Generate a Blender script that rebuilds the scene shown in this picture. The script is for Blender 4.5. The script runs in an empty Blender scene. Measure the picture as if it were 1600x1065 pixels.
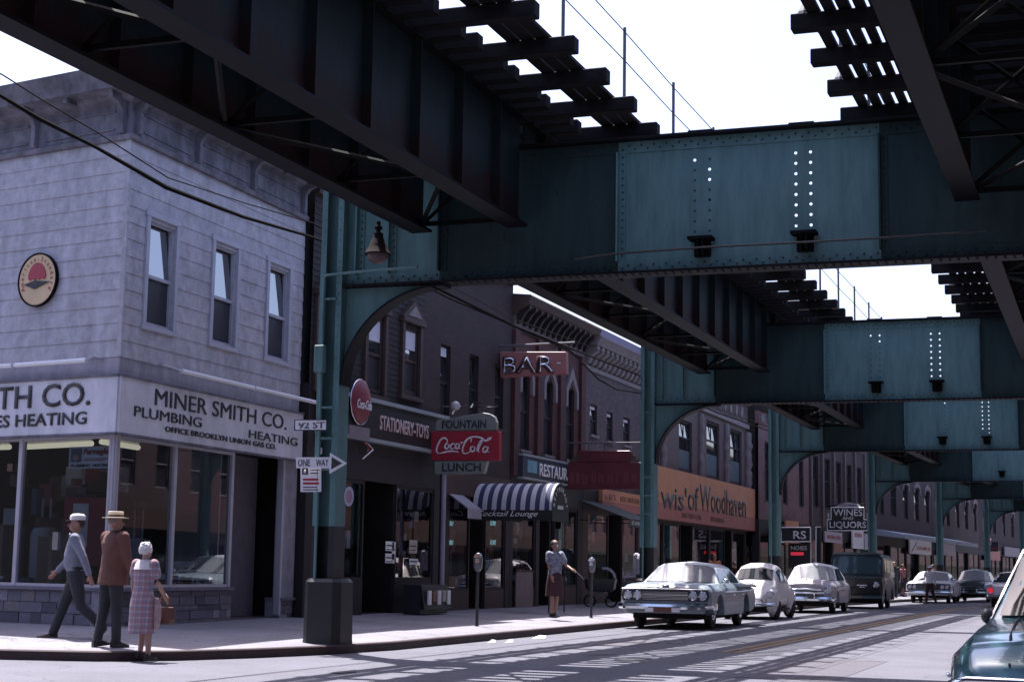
import bpy, bmesh, math, random
from mathutils import Vector, Matrix
S = bpy.context.scene
COL = S.collection
R = math.radians

# ------------------------------------------------------------------ camera
F_PX = 2560.388
YAW, PITCH, ROLL = 0.350888, 0.137691, 0.016593
CH = 1.24
_cy, _sy, _cp, _sp = math.cos(YAW), math.sin(YAW), math.cos(PITCH), math.sin(PITCH)
FW = Vector((-_sy*_cp, _cy*_cp, _sp))
_rt = Vector((_cy, _sy, 0)); _up = _rt.cross(FW)
RT = math.cos(ROLL)*_rt + math.sin(ROLL)*_up
UP = -math.sin(ROLL)*_rt + math.cos(ROLL)*_up
cam_d = bpy.data.cameras.new("camera"); cam = bpy.data.objects.new("camera", cam_d); COL.objects.link(cam)
m = Matrix((RT, UP, -FW)).transposed().to_4x4(); m.translation = Vector((0, 0, CH))
cam.matrix_world = m
cam_d.lens = F_PX*36/1600; cam_d.sensor_width = 36; cam_d.clip_start = .05; cam_d.clip_end = 3000
S.camera = cam

# ------------------------------------------------------------------ light
SUN = Vector((.30, -.26, -1)).normalized()
W = bpy.data.worlds.new("World"); S.world = W; W.use_nodes = True
nt = W.node_tree; nt.nodes.clear()
sky = nt.nodes.new('ShaderNodeTexSky'); sky.sky_type = 'NISHITA'; sky.sun_disc = False
sky.sun_elevation = math.asin(-SUN.z); sky.sun_rotation = math.atan2(-SUN.x, -SUN.y)
sky.air_density = 1.0; sky.dust_density = 4.0; sky.ozone_density = 1.5
tint = nt.nodes.new('ShaderNodeMix'); tint.data_type = 'RGBA'; tint.blend_type = 'MULTIPLY'
tint.inputs[0].default_value = 1.0; tint.inputs[7].default_value = (.95, .92, 1.06, 1)
bg = nt.nodes.new('ShaderNodeBackground'); bg.inputs[1].default_value = .118
wo = nt.nodes.new('ShaderNodeOutputWorld')
nt.links.new(sky.outputs[0], tint.inputs[6]); nt.links.new(tint.outputs[2], bg.inputs[0]); nt.links.new(bg.outputs[0], wo.inputs[0])
sd = bpy.data.lights.new("sun", 'SUN'); sd.energy = 5.0; sd.angle = R(.5); sd.color = (1, .95, .93)
so = bpy.data.objects.new("sun", sd); COL.objects.link(so)
so.rotation_euler = SUN.to_track_quat('-Z', 'Y').to_euler(); so.location = (-10, 10, 40)
S.view_settings.view_transform = 'Standard'; S.view_settings.look = 'None'
S.view_settings.exposure = 1.5; S.view_settings.gamma = 1
S.render.engine = 'CYCLES'
S.cycles.max_bounces = 7; S.cycles.diffuse_bounces = 3; S.cycles.glossy_bounces = 4; S.cycles.transparent_max_bounces = 12
S.cycles.sample_clamp_indirect = 8

# ------------------------------------------------------------------ maths helpers
def ray(px, py): return FW + RT*((px-800)/F_PX) + UP*((532.5-py)/F_PX)
def on_z(px, py, z):
    d = ray(px, py); t = (z-CH)/d.z; return Vector((0, 0, CH)) + d*t
def on_y(px, py, y):
    d = ray(px, py); t = y/d.y; return Vector((0, 0, CH)) + d*t
B0, BK = 64.0, .075
def bend(y): return BK*max(0.0, y-B0)
FX = -14.6           # building line
KX = -10.15          # kerb line

# ------------------------------------------------------------------ object helpers
def tag(o, label=None, cat=None, group=None, kind=None):
    if label: o['label'] = label
    if cat: o['category'] = cat
    if group: o['group'] = group
    if kind: o['kind'] = kind
    return o
def thing(name, label, cat, loc=(0, 0, 0), rz=0, group=None):
    o = bpy.data.objects.new(name, None); COL.objects.link(o)
    o.empty_display_size = .2
    o.location = loc; o.rotation_euler = (0, 0, R(rz))
    return tag(o, label, cat, group)
def dup(o, parent=None):
    c = o.copy(); COL.objects.link(c)
    if parent is not None: c.parent = parent
    for ch in list(o.children): dup(ch, c)
    return c

class MB:
    def __init__(s): s.v = []; s.f = []; s.mi = []; s.m = 0
    def add(s, vs, fs):
        n = len(s.v); s.v += [tuple(x) for x in vs]
        for f in fs: s.f.append([n+i for i in f]); s.mi.append(s.m)
        return s
    def box(s, x0, x1, y0, y1, z0, z1):
        return s.add([(x0,y0,z0),(x1,y0,z0),(x1,y1,z0),(x0,y1,z0),(x0,y0,z1),(x1,y0,z1),(x1,y1,z1),(x0,y1,z1)],
              [(0,3,2,1),(4,5,6,7),(0,1,5,4),(1,2,6,5),(2,3,7,6),(3,0,4,7)])
    def poly(s, pts): return s.add(pts, [tuple(range(len(pts)))])
    def prism(s, out, ax, d0, d1):
        def P(a, b, d): return (d, a, b) if ax == 'x' else ((a, d, b) if ax == 'y' else (a, b, d))
        n = len(out); vs = [P(a, b, d0) for a, b in out]+[P(a, b, d1) for a, b in out]
        fs = [tuple(range(n))[::-1], tuple(range(n, 2*n))]+[(i, (i+1) % n, n+(i+1) % n, n+i) for i in range(n)]
        return s.add(vs, fs)
    def loft(s, rings, closed=True, caps=True):
        n = len(rings[0]); vs = [p for r in rings for p in r]; fs = []
        for k in range(len(rings)-1):
            for i in range(n if closed else n-1):
                j = (i+1) % n; fs.append((k*n+i, k*n+j, (k+1)*n+j, (k+1)*n+i))
        if caps: fs += [tuple(range(n))[::-1], tuple(range((len(rings)-1)*n, len(rings)*n))]
        return s.add(vs, fs)
    def tube(s, pts, r, n=8, caps=True):
        pts = [Vector(p) for p in pts]; rings = []
        for i, p in enumerate(pts):
            a = pts[max(0, i-1)]; b = pts[min(len(pts)-1, i+1)]
            d = (b-a).normalized()
            u = d.cross(Vector((0, 0, 1)) if abs(d.z) < .9 else Vector((0, 1, 0))).normalized(); w = d.cross(u)
            rr = r[i] if isinstance(r, (list, tuple)) else r
            rings.append([tuple(p+(u*math.cos(2*math.pi*k/n)+w*math.sin(2*math.pi*k/n))*rr) for k in range(n)])
        return s.loft(rings, caps=caps)
    def lathe(s, prof, c=(0, 0, 0), n=16, ax='z', caps=True):
        rings = []
        for r, h in prof:
            ring = []
            for k in range(n):
                a = 2*math.pi*k/n; u, w = r*math.cos(a), r*math.sin(a)
                ring.append({'z': (c[0]+u, c[1]+w, c[2]+h), 'x': (c[0]+h, c[1]+u, c[2]+w), 'y': (c[0]+u, c[1]+h, c[2]+w)}[ax])
            rings.append(ring)
        return s.loft(rings, caps=caps)
    def ball(s, c, r, n=12, k=7):
        rx, ry, rz = (r, r, r) if not isinstance(r, (tuple, list)) else r
        rings = []
        for j in range(k+1):
            t = -math.pi/2+math.pi*j/k; q = max(.02, math.cos(t))
            rings.append([(c[0]+rx*q*math.cos(2*math.pi*i/n), c[1]+ry*q*math.sin(2*math.pi*i/n), c[2]+rz*math.sin(t)) for i in range(n)])
        return s.loft(rings)
    def xform(s, M):
        s.v = [tuple(M @ Vector(p)) for p in s.v]; return s
    def build(s, name, mats, parent=None, loc=(0, 0, 0), rz=0, smooth=None, normals=True, bevel=0):
        me = bpy.data.meshes.new(name); me.from_pydata(s.v, [], s.f)
        if not isinstance(mats, (list, tuple)): mats = [mats]
        for q in mats: me.materials.append(q)
        me.polygons.foreach_set('material_index', s.mi)
        if normals:
            b = bmesh.new(); b.from_mesh(me); bmesh.ops.recalc_face_normals(b, faces=b.faces); b.to_mesh(me); b.free()
        if bevel:
            b = bmesh.new(); b.from_mesh(me)
            es = [e for e in b.edges if len(e.link_faces) == 2 and e.calc_face_angle(0) > .6]
            bmesh.ops.bevel(b, geom=es, offset=bevel, segments=1, affect='EDGES'); b.to_mesh(me); b.free()
        if smooth is not None:
            me.polygons.foreach_set('use_smooth', [True]*len(me.polygons)); me.set_sharp_from_angle(angle=R(smooth))
        me.update()
        o = bpy.data.objects.new(name, me); COL.objects.link(o); o.location = loc; o.rotation_euler = (0, 0, R(rz))
        if parent is not None: o.parent = parent
        return o

# ------------------------------------------------------------------ materials
_mc = {}
def mat(name, col, rough=.7, metal=0, var=.25, scale=3, bump=0, bscale=40, spec=.5, emit=None, col2=None, coat=0, streak=0):
    if name in _mc: return _mc[name]
    M = bpy.data.materials.new(name); M.use_nodes = True; t = M.node_tree; N = t.nodes; L = t.links
    p = N['Principled BSDF']; p.inputs['Roughness'].default_value = rough; p.inputs['Metallic'].default_value = metal
    p.inputs['Specular IOR Level'].default_value = spec; p.inputs['Coat Weight'].default_value = coat
    if coat: p.inputs['Coat Roughness'].default_value = .08
    c = tuple(col)+(1,)
    if var:
        tc = N.new('ShaderNodeTexCoord'); no = N.new('ShaderNodeTexNoise'); no.inputs['Scale'].default_value = scale
        no.inputs['Detail'].default_value = 6; no.inputs['Roughness'].default_value = .65
        cr = N.new('ShaderNodeValToRGB'); cr.color_ramp.elements[0].position = .3; cr.color_ramp.elements[1].position = .72
        d = col2 if col2 else [x*(1-var) for x in col]
        cr.color_ramp.elements[0].color = tuple(d)+(1,); cr.color_ramp.elements[1].color = tuple(min(1, x*(1+var*.35)) for x in col)+(1,)
        L.new(tc.outputs['Object'], no.inputs[0]); L.new(no.outputs[0], cr.inputs[0]); L.new(cr.outputs[0], p.inputs['Base Color'])
        if streak:   # rain-washed dirt running down the surface
            mp = N.new('ShaderNodeMapping'); mp.inputs['Scale'].default_value = (1.6, 1.6, .45); ns = N.new('ShaderNodeTexNoise'); ns.inputs['Scale'].default_value = 1.6; ns.inputs['Detail'].default_value = 7; ns.inputs['Roughness'].default_value = .7
            L.new(tc.outputs['Object'], mp.inputs[0]); L.new(mp.outputs[0], ns.inputs[0])
            mr = N.new('ShaderNodeMapRange'); mr.inputs[1].default_value = .36; mr.inputs[2].default_value = .62; mr.inputs[3].default_value = 1-streak; mr.inputs[4].default_value = 1.05; L.new(ns.outputs[0], mr.inputs[0])
            sv = N.new('ShaderNodeVectorMath'); sv.operation = 'SCALE'; L.new(cr.outputs[0], sv.inputs[0]); L.new(mr.outputs[0], sv.inputs[3]); L.new(sv.outputs[0], p.inputs['Base Color'])
    else: p.inputs['Base Color'].default_value = c
    if bump:
        tc = N.new('ShaderNodeTexCoord'); n2 = N.new('ShaderNodeTexNoise'); n2.inputs['Scale'].default_value = bscale; n2.inputs['Detail'].default_value = 5
        bm = N.new('ShaderNodeBump'); bm.inputs['Strength'].default_value = bump; bm.inputs['Distance'].default_value = .02
        L.new(tc.outputs['Object'], n2.inputs[0]); L.new(n2.outputs[0], bm.inputs['Height']); L.new(bm.outputs[0], p.inputs['Normal'])
    if emit:
        p.inputs['Emission Color'].default_value = c; p.inputs['Emission Strength'].default_value = emit
    _mc[name] = M; return M

def brick(name, c1, c2, mortar, bw=.22, bh=.075, var=.3):
    if name in _mc: return _mc[name]
    M = mat(name, c1, .85, var=0); t = M.node_tree; N = t.nodes; L = t.links; p = N['Principled BSDF']
    tc = N.new('ShaderNodeTexCoord'); sp = N.new('ShaderNodeSeparateXYZ'); cb = N.new('ShaderNodeCombineXYZ'); ad = N.new('ShaderNodeMath'); ad.operation = 'ADD'
    L.new(tc.outputs['Object'], sp.inputs[0]); L.new(sp.outputs[0], ad.inputs[0]); L.new(sp.outputs[1], ad.inputs[1])
    L.new(ad.outputs[0], cb.inputs[0]); L.new(sp.outputs[2], cb.inputs[1])
    b = N.new('ShaderNodeTexBrick'); b.inputs['Scale'].default_value = 1; b.inputs['Brick Width'].default_value = bw; b.inputs['Row Height'].default_value = bh
    b.inputs['Mortar Size'].default_value = min(.012, bh*.13); b.inputs['Color1'].default_value = tuple(c1)+(1,); b.inputs['Color2'].default_value = tuple(c2)+(1,); b.inputs['Mortar'].default_value = tuple(mortar)+(1,)
    L.new(cb.outputs[0], b.inputs[0])
    no = N.new('ShaderNodeTexNoise'); no.inputs['Scale'].default_value = 1.7; no.inputs['Detail'].default_value = 7; L.new(tc.outputs['Object'], no.inputs[0])
    mr = N.new('ShaderNodeMapRange'); mr.inputs[1].default_value = .3; mr.inputs[2].default_value = .75; mr.inputs[3].default_value = 1-var; mr.inputs[4].default_value = 1.15
    L.new(no.outputs[0], mr.inputs[0])
    mx = N.new('ShaderNodeVectorMath'); mx.operation = 'SCALE'; L.new(b.outputs[0], mx.inputs[0]); L.new(mr.outputs[0], mx.inputs[3]); L.new(mx.outputs[0], p.inputs['Base Color'])
    bm = N.new('ShaderNodeBump'); bm.inputs['Strength'].default_value = .4; bm.inputs['Distance'].default_value = .01
    L.new(b.outputs[1], bm.inputs['Height']); bm.invert = True; L.new(bm.outputs[0], p.inputs['Normal'])
    return M

def steel(name, paint, rust, amount, zlo=None, zhi=None):
    """painted steel with rust breaking through; optional rusty foot band where dirt and water collect"""
    if name in _mc: return _mc[name]
    M = mat(name, paint, .6, var=0, spec=.15 if paint[0] < .03 else .4); t = M.node_tree; N = t.nodes; L = t.links; p = N['Principled BSDF']
    tc = N.new('ShaderNodeTexCoord')
    mp = N.new('ShaderNodeMapping'); mp.inputs['Scale'].default_value = (2.2, 2.2, .35); L.new(tc.outputs['Object'], mp.inputs[0])
    n1 = N.new('ShaderNodeTexNoise'); n1.inputs['Scale'].default_value = 2.5; n1.inputs['Detail'].default_value = 8; n1.inputs['Roughness'].default_value = .7; L.new(mp.outputs[0], n1.inputs[0])
    r1 = N.new('ShaderNodeValToRGB'); r1.color_ramp.elements[0].position = .35; r1.color_ramp.elements[1].position = .7
    r1.color_ramp.elements[0].color = tuple(x*.72 for x in paint)+(1,); r1.color_ramp.elements[1].color = tuple(x*1.12 for x in paint)+(1,); L.new(n1.outputs[0], r1.inputs[0])
    n2 = N.new('ShaderNodeTexNoise'); n2.inputs['Scale'].default_value = 5; n2.inputs['Detail'].default_value = 9; n2.inputs['Roughness'].default_value = .75; L.new(mp.outputs[0], n2.inputs[0])
    fac = n2.outputs[0]
    if zlo is not None:
        sp = N.new('ShaderNodeSeparateXYZ'); L.new(tc.outputs['Object'], sp.inputs[0])
        mr = N.new('ShaderNodeMapRange'); mr.inputs[1].default_value = zlo; mr.inputs[2].default_value = zhi; mr.inputs[3].default_value = .34; mr.inputs[4].default_value = 0
        L.new(sp.outputs[2], mr.inputs[0]); a = N.new('ShaderNodeMath'); a.operation = 'ADD'; L.new(fac, a.inputs[0]); L.new(mr.outputs[0], a.inputs[1]); fac = a.outputs[0]
    r2 = N.new('ShaderNodeValToRGB'); r2.color_ramp.elements[0].position = .62-amount; r2.color_ramp.elements[1].position = .72-amount*.6; L.new(fac, r2.inputs[0])
    mx = N.new('ShaderNodeMix'); mx.data_type = 'RGBA'; L.new(r2.outputs[0], mx.inputs[0]); L.new(r1.outputs[0], mx.inputs[6]); mx.inputs[7].default_value = tuple(rust)+(1,)
    L.new(mx.outputs[2], p.inputs['Base Color'])
    bm = N.new('ShaderNodeBump'); bm.inputs['Strength'].default_value = .25; bm.inputs['Distance'].default_value = .01; L.new(n2.outputs[0], bm.inputs['Height']); L.new(bm.outputs[0], p.inputs['Normal'])
    return M

def glass(name, tintc=(.75, .8, .85), clear=.85):
    if name in _mc: return _mc[name]
    M = bpy.data.materials.new(name); M.use_nodes = True; t = M.node_tree; N = t.nodes; L = t.links; N.clear()
    o = N.new('ShaderNodeOutputMaterial'); mx = N.new('ShaderNodeMixShader'); tr = N.new('ShaderNodeBsdfTransparent'); gl = N.new('ShaderNodeBsdfGlossy')
    ge = N.new('ShaderNodeNewGeometry'); dt = N.new('ShaderNodeVectorMath'); dt.operation = 'DOT_PRODUCT'; L.new(ge.outputs['Normal'], dt.inputs[0]); L.new(ge.outputs['Incoming'], dt.inputs[1])
    def mth(op, a, b=None):
        k = N.new('ShaderNodeMath'); k.operation = op
        for i, q in enumerate((a, b)):
            if q is None: continue
            if isinstance(q, (int, float)): k.inputs[i].default_value = q
            else: L.new(q, k.inputs[i])
        return k.outputs[0]
    fr = mth('ADD', mth('MULTIPLY', mth('POWER', mth('SUBTRACT', 1.0, mth('ABSOLUTE', dt.outputs['Value'])), 4.0), .9), .07)
    tr.inputs[0].default_value = tuple(c*clear for c in tintc)+(1,); gl.inputs['Roughness'].default_value = .015
    L.new(fr, mx.inputs[0]); L.new(tr.outputs[0], mx.inputs[1]); L.new(gl.outputs[0], mx.inputs[2]); L.new(mx.outputs[0], o.inputs[0])
    _mc[name] = M; return M

def paver(name, c, slab, joint=.012, seam=.45, speck=.5):
    if name in _mc: return _mc[name]
    M = mat(name, c, .88, var=0); t = M.node_tree; N = t.nodes; L = t.links; p = N['Principled BSDF']
    tc = N.new('ShaderNodeTexCoord')
    n0 = N.new('ShaderNodeTexNoise'); n0.inputs['Scale'].default_value = .55; n0.inputs['Detail'].default_value = 9; n0.inputs['Roughness'].default_value = .7; L.new(tc.outputs['Object'], n0.inputs[0])
    n1 = N.new('ShaderNodeTexNoise'); n1.inputs['Scale'].default_value = 28; n1.inputs['Detail'].default_value = 5; L.new(tc.outputs['Object'], n1.inputs[0])
    a = N.new('ShaderNodeMapRange'); a.inputs[1].default_value = .3; a.inputs[2].default_value = .7; a.inputs[3].default_value = .74; a.inputs[4].default_value = 1.16; L.new(n0.outputs[0], a.inputs[0])
    b = N.new('ShaderNodeMapRange'); b.inputs[1].default_value = .3; b.inputs[2].default_value = .7; b.inputs[3].default_value = 1-speck*.4; b.inputs[4].default_value = 1+speck*.4; L.new(n1.outputs[0], b.inputs[0])
    k = N.new('ShaderNodeMath'); k.operation = 'MULTIPLY'; L.new(a.outputs[0], k.inputs[0]); L.new(b.outputs[0], k.inputs[1]); last = k.outputs[0]
    if slab:
        br = N.new('ShaderNodeTexBrick'); br.offset = 0; br.inputs['Scale'].default_value = 1; br.inputs['Brick Width'].default_value = slab; br.inputs['Row Height'].default_value = slab
        br.inputs['Mortar Size'].default_value = joint; br.inputs['Color1'].default_value = (1, 1, 1, 1); br.inputs['Color2'].default_value = (.86, .86, .86, 1); br.inputs['Mortar'].default_value = (seam,)*3+(1,)
        L.new(tc.outputs['Object'], br.inputs[0]); k2 = N.new('ShaderNodeMath'); k2.operation = 'MULTIPLY'; L.new(last, k2.inputs[0]); L.new(br.outputs[0], k2.inputs[1]); last = k2.outputs[0]
    # hairline cracks and dark spots trodden into the surface
    nv = N.new('ShaderNodeTexNoise'); nv.inputs['Scale'].default_value = 1.3; nv.inputs['Detail'].default_value = 4; L.new(tc.outputs['Object'], nv.inputs[0])
    av = N.new('ShaderNodeVectorMath'); av.operation = 'ADD'; L.new(tc.outputs['Object'], av.inputs[0]); L.new(nv.outputs['Color'], av.inputs[1])
    vo = N.new('ShaderNodeTexVoronoi'); vo.feature = 'DISTANCE_TO_EDGE'; vo.inputs['Scale'].default_value = .33; L.new(av.outputs[0], vo.inputs[0])
    cm = N.new('ShaderNodeMapRange'); cm.inputs[1].default_value = .0; cm.inputs[2].default_value = .008; cm.inputs[3].default_value = .5; cm.inputs[4].default_value = 1; L.new(vo.outputs[0], cm.inputs[0])
    v2 = N.new('ShaderNodeTexVoronoi'); v2.inputs['Scale'].default_value = 1.6; L.new(tc.outputs['Object'], v2.inputs[0])
    sm = N.new('ShaderNodeMapRange'); sm.inputs[1].default_value = .05; sm.inputs[2].default_value = .09; sm.inputs[3].default_value = .62; sm.inputs[4].default_value = 1; L.new(v2.outputs[0], sm.inputs[0])
    for q in (cm, sm):
        kk = N.new('ShaderNodeMath'); kk.operation = 'MULTIPLY'; L.new(last, kk.inputs[0]); L.new(q.outputs[0], kk.inputs[1]); last = kk.outputs[0]
    mx = N.new('ShaderNodeVectorMath'); mx.operation = 'SCALE'; mx.inputs[0].default_value = c; L.new(last, mx.inputs[3]); L.new(mx.outputs[0], p.inputs['Base Color'])
    bm = N.new('ShaderNodeBump'); bm.inputs['Strength'].default_value = .35; bm.inputs['Distance'].default_value = .01; L.new(n1.outputs[0], bm.inputs['Height']); L.new(bm.outputs[0], p.inputs['Normal'])
    return M

def stripes(name, c1, c2, period, axis=0, duty=.5, rough=.85):
    """woven stripe pattern along an object axis"""
    if name in _mc: return _mc[name]
    M = mat(name, c1, rough, var=0); t = M.node_tree; N = t.nodes; L = t.links; p = N['Principled BSDF']
    tc = N.new('ShaderNodeTexCoord'); sp = N.new('ShaderNodeSeparateXYZ'); L.new(tc.outputs['Object'], sp.inputs[0])
    d = N.new('ShaderNodeMath'); d.operation = 'DIVIDE'; d.inputs[1].default_value = period; L.new(sp.outputs[axis], d.inputs[0])
    f = N.new('ShaderNodeMath'); f.operation = 'FRACT'; L.new(d.outputs[0], f.inputs[0])
    g = N.new('ShaderNodeMath'); g.operation = 'GREATER_THAN'; g.inputs[1].default_value = duty; L.new(f.outputs[0], g.inputs[0])
    mx = N.new('ShaderNodeMix'); mx.data_type = 'RGBA'; mx.inputs[6].default_value = tuple(c1)+(1,); mx.inputs[7].default_value = tuple(c2)+(1,)
    L.new(g.outputs[0], mx.inputs[0]); L.new(mx.outputs[2], p.inputs['Base Color'])
    return M

def plaid(name, base, ca, cb, s=.09):
    if name in _mc: return _mc[name]
    M = mat(name, base, .9, var=0); t = M.node_tree; N = t.nodes; L = t.links; p = N['Principled BSDF']
    tc = N.new('ShaderNodeTexCoord'); sp = N.new('ShaderNodeSeparateXYZ'); L.new(tc.outputs['Object'], sp.inputs[0])
    cur = None
    for ax, cc, ph, duty in ((0, ca, 0, .5), (2, ca, .3, .55), (0, cb, .55, .78), (2, cb, .1, .8)):
        d = N.new('ShaderNodeMath'); d.operation = 'MULTIPLY_ADD'; d.inputs[1].default_value = 1/s; d.inputs[2].default_value = ph+20; L.new(sp.outputs[ax], d.inputs[0])
        f = N.new('ShaderNodeMath'); f.operation = 'FRACT'; L.new(d.outputs[0], f.inputs[0])
        g = N.new('ShaderNodeMath'); g.operation = 'GREATER_THAN'; g.inputs[1].default_value = duty; L.new(f.outputs[0], g.inputs[0])
        h = N.new('ShaderNodeMath'); h.operation = 'MULTIPLY'; h.inputs[1].default_value = .55; L.new(g.outputs[0], h.inputs[0])
        mx = N.new('ShaderNodeMix'); mx.data_type = 'RGBA'; L.new(h.outputs[0], mx.inputs[0]); mx.inputs[7].default_value = tuple(cc)+(1,)
        if cur is None: mx.inputs[6].default_value = tuple(base)+(1,)
        else: L.new(cur, mx.inputs[6])
        cur = mx.outputs[2]
    L.new(cur, p.inputs['Base Color']); return M

TEAL = (.10, .20, .205)
M_col = steel('column_paint', TEAL, (.07, .06, .06), .0)
M_web = steel('girder_paint', TEAL, (.09, .05, .045), -.01)
M_long = steel('track_girder_paint', (.013, .022, .026), (.020, .009, .009), .03, 6.1, 6.75)
M_flange = steel('rusty_flange', (.007, .007, .009), (.014, .008, .008), .06)
M_shaded = steel('shaded_girder_paint', (.026, .048, .052), (.018, .012, .011), .04)  # teal darkened to stand for shade under the tracks, with rust
M_dark = mat('dark_steel', (.002, .002, .003), .7, var=.4, spec=.15)
M_tie = mat('creosote_wood', (.012, .010, .012), .9, var=.5, scale=6, spec=.2)
M_black = mat('black_paint', (.018, .018, .022), .5, var=.3)
M_band = mat('column_black_band', (.011, .011, .015), .5, var=.4, scale=6)
M_wire = mat('black_cable', (.006, .006, .007), .8, var=0, spec=.1)
M_rail = mat('weathered_pipe', (.10, .10, .12), .6, var=.3)
M_road = paver('asphalt', (.088, .089, .113), None, speck=.55)
M_walk = paver('sidewalk_concrete', (.19, .183, .213), 1.5, seam=.6)
M_kerb = mat('kerb_steel', (.035, .016, .02), .7, var=.4, scale=5)
M_yellow = mat('yellow_line_paint', (.36, .22, .085), .8, var=.5, scale=12)
M_white = mat('white_paint', (.78, .77, .8), .5, var=.12)
M_enamel = mat('white_enamel', (.75, .74, .78), .3, var=.06)
M_ink = mat('black_ink', (.010, .010, .014), .5, var=.2, scale=9, col2=(.035, .033, .04))
M_red = mat('red_enamel', (.36, .025, .045), .35, var=.2)
M_chrome = mat('chrome', (.75, .76, .8), .12, 1.0, var=0)
M_alu = mat('aluminium_mullion', (.45, .43, .50), .4, .2, var=.15)
M_glass = glass('shop_glass')
M_glare = mat('sky_glare_windshield', (.24, .25, .27), .12, var=.2, scale=4, spec=.6)  # pale base colour stands for bright sky glare on the windshields
M_carglass = mat('car_glass', (.02, .024, .028), .05, var=0, spec=.5)
M_pane_up = mat('window_pane', (.03, .034, .042), .03, var=0, spec=1.0); M_pane_up.node_tree.nodes['Principled BSDF'].inputs['IOR'].default_value = 2.6
M_pane_low = mat('screened_pane', (.035, .035, .045), .35, var=.3)
M_blind = mat('window_blind', (.62, .62, .70), .7, var=.1)
M_tyre = mat('tyre_rubber', (.012, .012, .013), .8, var=0)
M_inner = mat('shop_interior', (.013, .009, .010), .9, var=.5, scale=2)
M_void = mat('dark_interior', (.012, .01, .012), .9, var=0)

# ------------------------------------------------------------------ text
def text_mesh(txt, mat_, parent, name, x0, x1, z0, z1, y=-.01, th=.012, bold=.0, shear=0.0, skew=0.0, spacing=1.0):
    """lettering fitted to a box in the parent's local x/z plane, facing local -y"""
    cu = bpy.data.curves.new(name, 'FONT'); cu.body = txt; cu.size = 1; cu.offset = bold; cu.shear = shear; cu.space_character = spacing; cu.resolution_u = 3
    tmp = bpy.data.objects.new(name, cu); COL.objects.link(tmp)
    bpy.context.view_layer.update()
    dg = bpy.context.evaluated_depsgraph_get(); me = bpy.data.meshes.new_from_object(tmp.evaluated_get(dg))
    bpy.data.objects.remove(tmp); bpy.data.curves.remove(cu)
    xs = [v.co.x for v in me.vertices]; ys = [v.co.y for v in me.vertices]
    ax, bx, ay, by = min(xs), max(xs), min(ys), max(ys)
    for v in me.vertices:
        u = (v.co.x-ax)/(bx-ax); w = (v.co.y-ay)/(by-ay)
        v.co = Vector((x0+u*(x1-x0), y, z0+w*(z1-z0)+skew*u))
    b = bmesh.new(); b.from_mesh(me)
    r = bmesh.ops.extrude_face_region(b, geom=b.faces[:]); vs = [g for g in r['geom'] if isinstance(g, bmesh.types.BMVert)]
    bmesh.ops.translate(b, verts=vs, vec=(0, -th, 0)); bmesh.ops.recalc_face_normals(b, faces=b.faces); b.to_mesh(me); b.free()
    me.materials.clear(); me.materials.append(mat_); me.name = name
    o = bpy.data.objects.new(name, me); COL.objects.link(o); o.parent = parent
    return o
def smudge(parent, name, x0, x1, z0, z1, y, m, seed=1, lean=0.0):
    """worn lettering too small to read: a row of broken strokes"""
    rng = random.Random(seed); mb = MB(); h = z1-z0; x = x0
    while x < x1:
        w = h*rng.uniform(.3, .6)
        for k in range(rng.choice((1, 2, 2))):
            a = x+w*k*.5; o = rng.uniform(0, .25)*h; mb.prism([(a, z0+o*.4), (a+h*.13, z0+o*.4), (a+h*.13+lean*h, z1-o), (a+lean*h, z1-o)], 'y', y-.006, y)
        if rng.random() < .7: zz = z0+h*rng.choice((.0, .42, .84)); mb.box(x, min(x1, x+w*.8), y-.005, y-.0005, zz, zz+h*.13)
        x += w+h*rng.uniform(.15, .3)
    return mb.build(name, m, parent, normals=False)
def arc_text(txt, mat_, parent, name, cx, cz, rx, rz, a0, a1, size, y=-.01, flip=False, bold=.02):
    """letters set one by one along an ellipse, joined in one mesh"""
    V = []; Fs = []
    n = len(txt)
    for i, ch in enumerate(txt):
        if ch == ' ': continue
        cu = bpy.data.curves.new('t', 'FONT'); cu.body = ch; cu.size = size; cu.align_x = 'CENTER'; cu.offset = bold*size; cu.resolution_u = 2
        tmp = bpy.data.objects.new('t', cu); COL.objects.link(tmp); bpy.context.view_layer.update()
        me = bpy.data.meshes.new_from_object(tmp.evaluated_get(bpy.context.evaluated_depsgraph_get()))
        bpy.data.objects.remove(tmp); bpy.data.curves.remove(cu)
        a = R(a0+(a1-a0)*i/max(1, n-1)); t = (a-math.pi/2) if not flip else (a+math.pi/2)
        px, pz = cx+rx*math.cos(a), cz+rz*math.sin(a); k = len(V)
        for v in me.vertices: V.append((px+v.co.x*math.cos(t)-v.co.y*math.sin(t), y, pz+v.co.x*math.sin(t)+v.co.y*math.cos(t)))
        for p in me.polygons: Fs.append([k+j for j in p.vertices])
        bpy.data.meshes.remove(me)
    b = MB(); b.add(V, Fs)
    o = b.build(name, mat_, parent); return o
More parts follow.
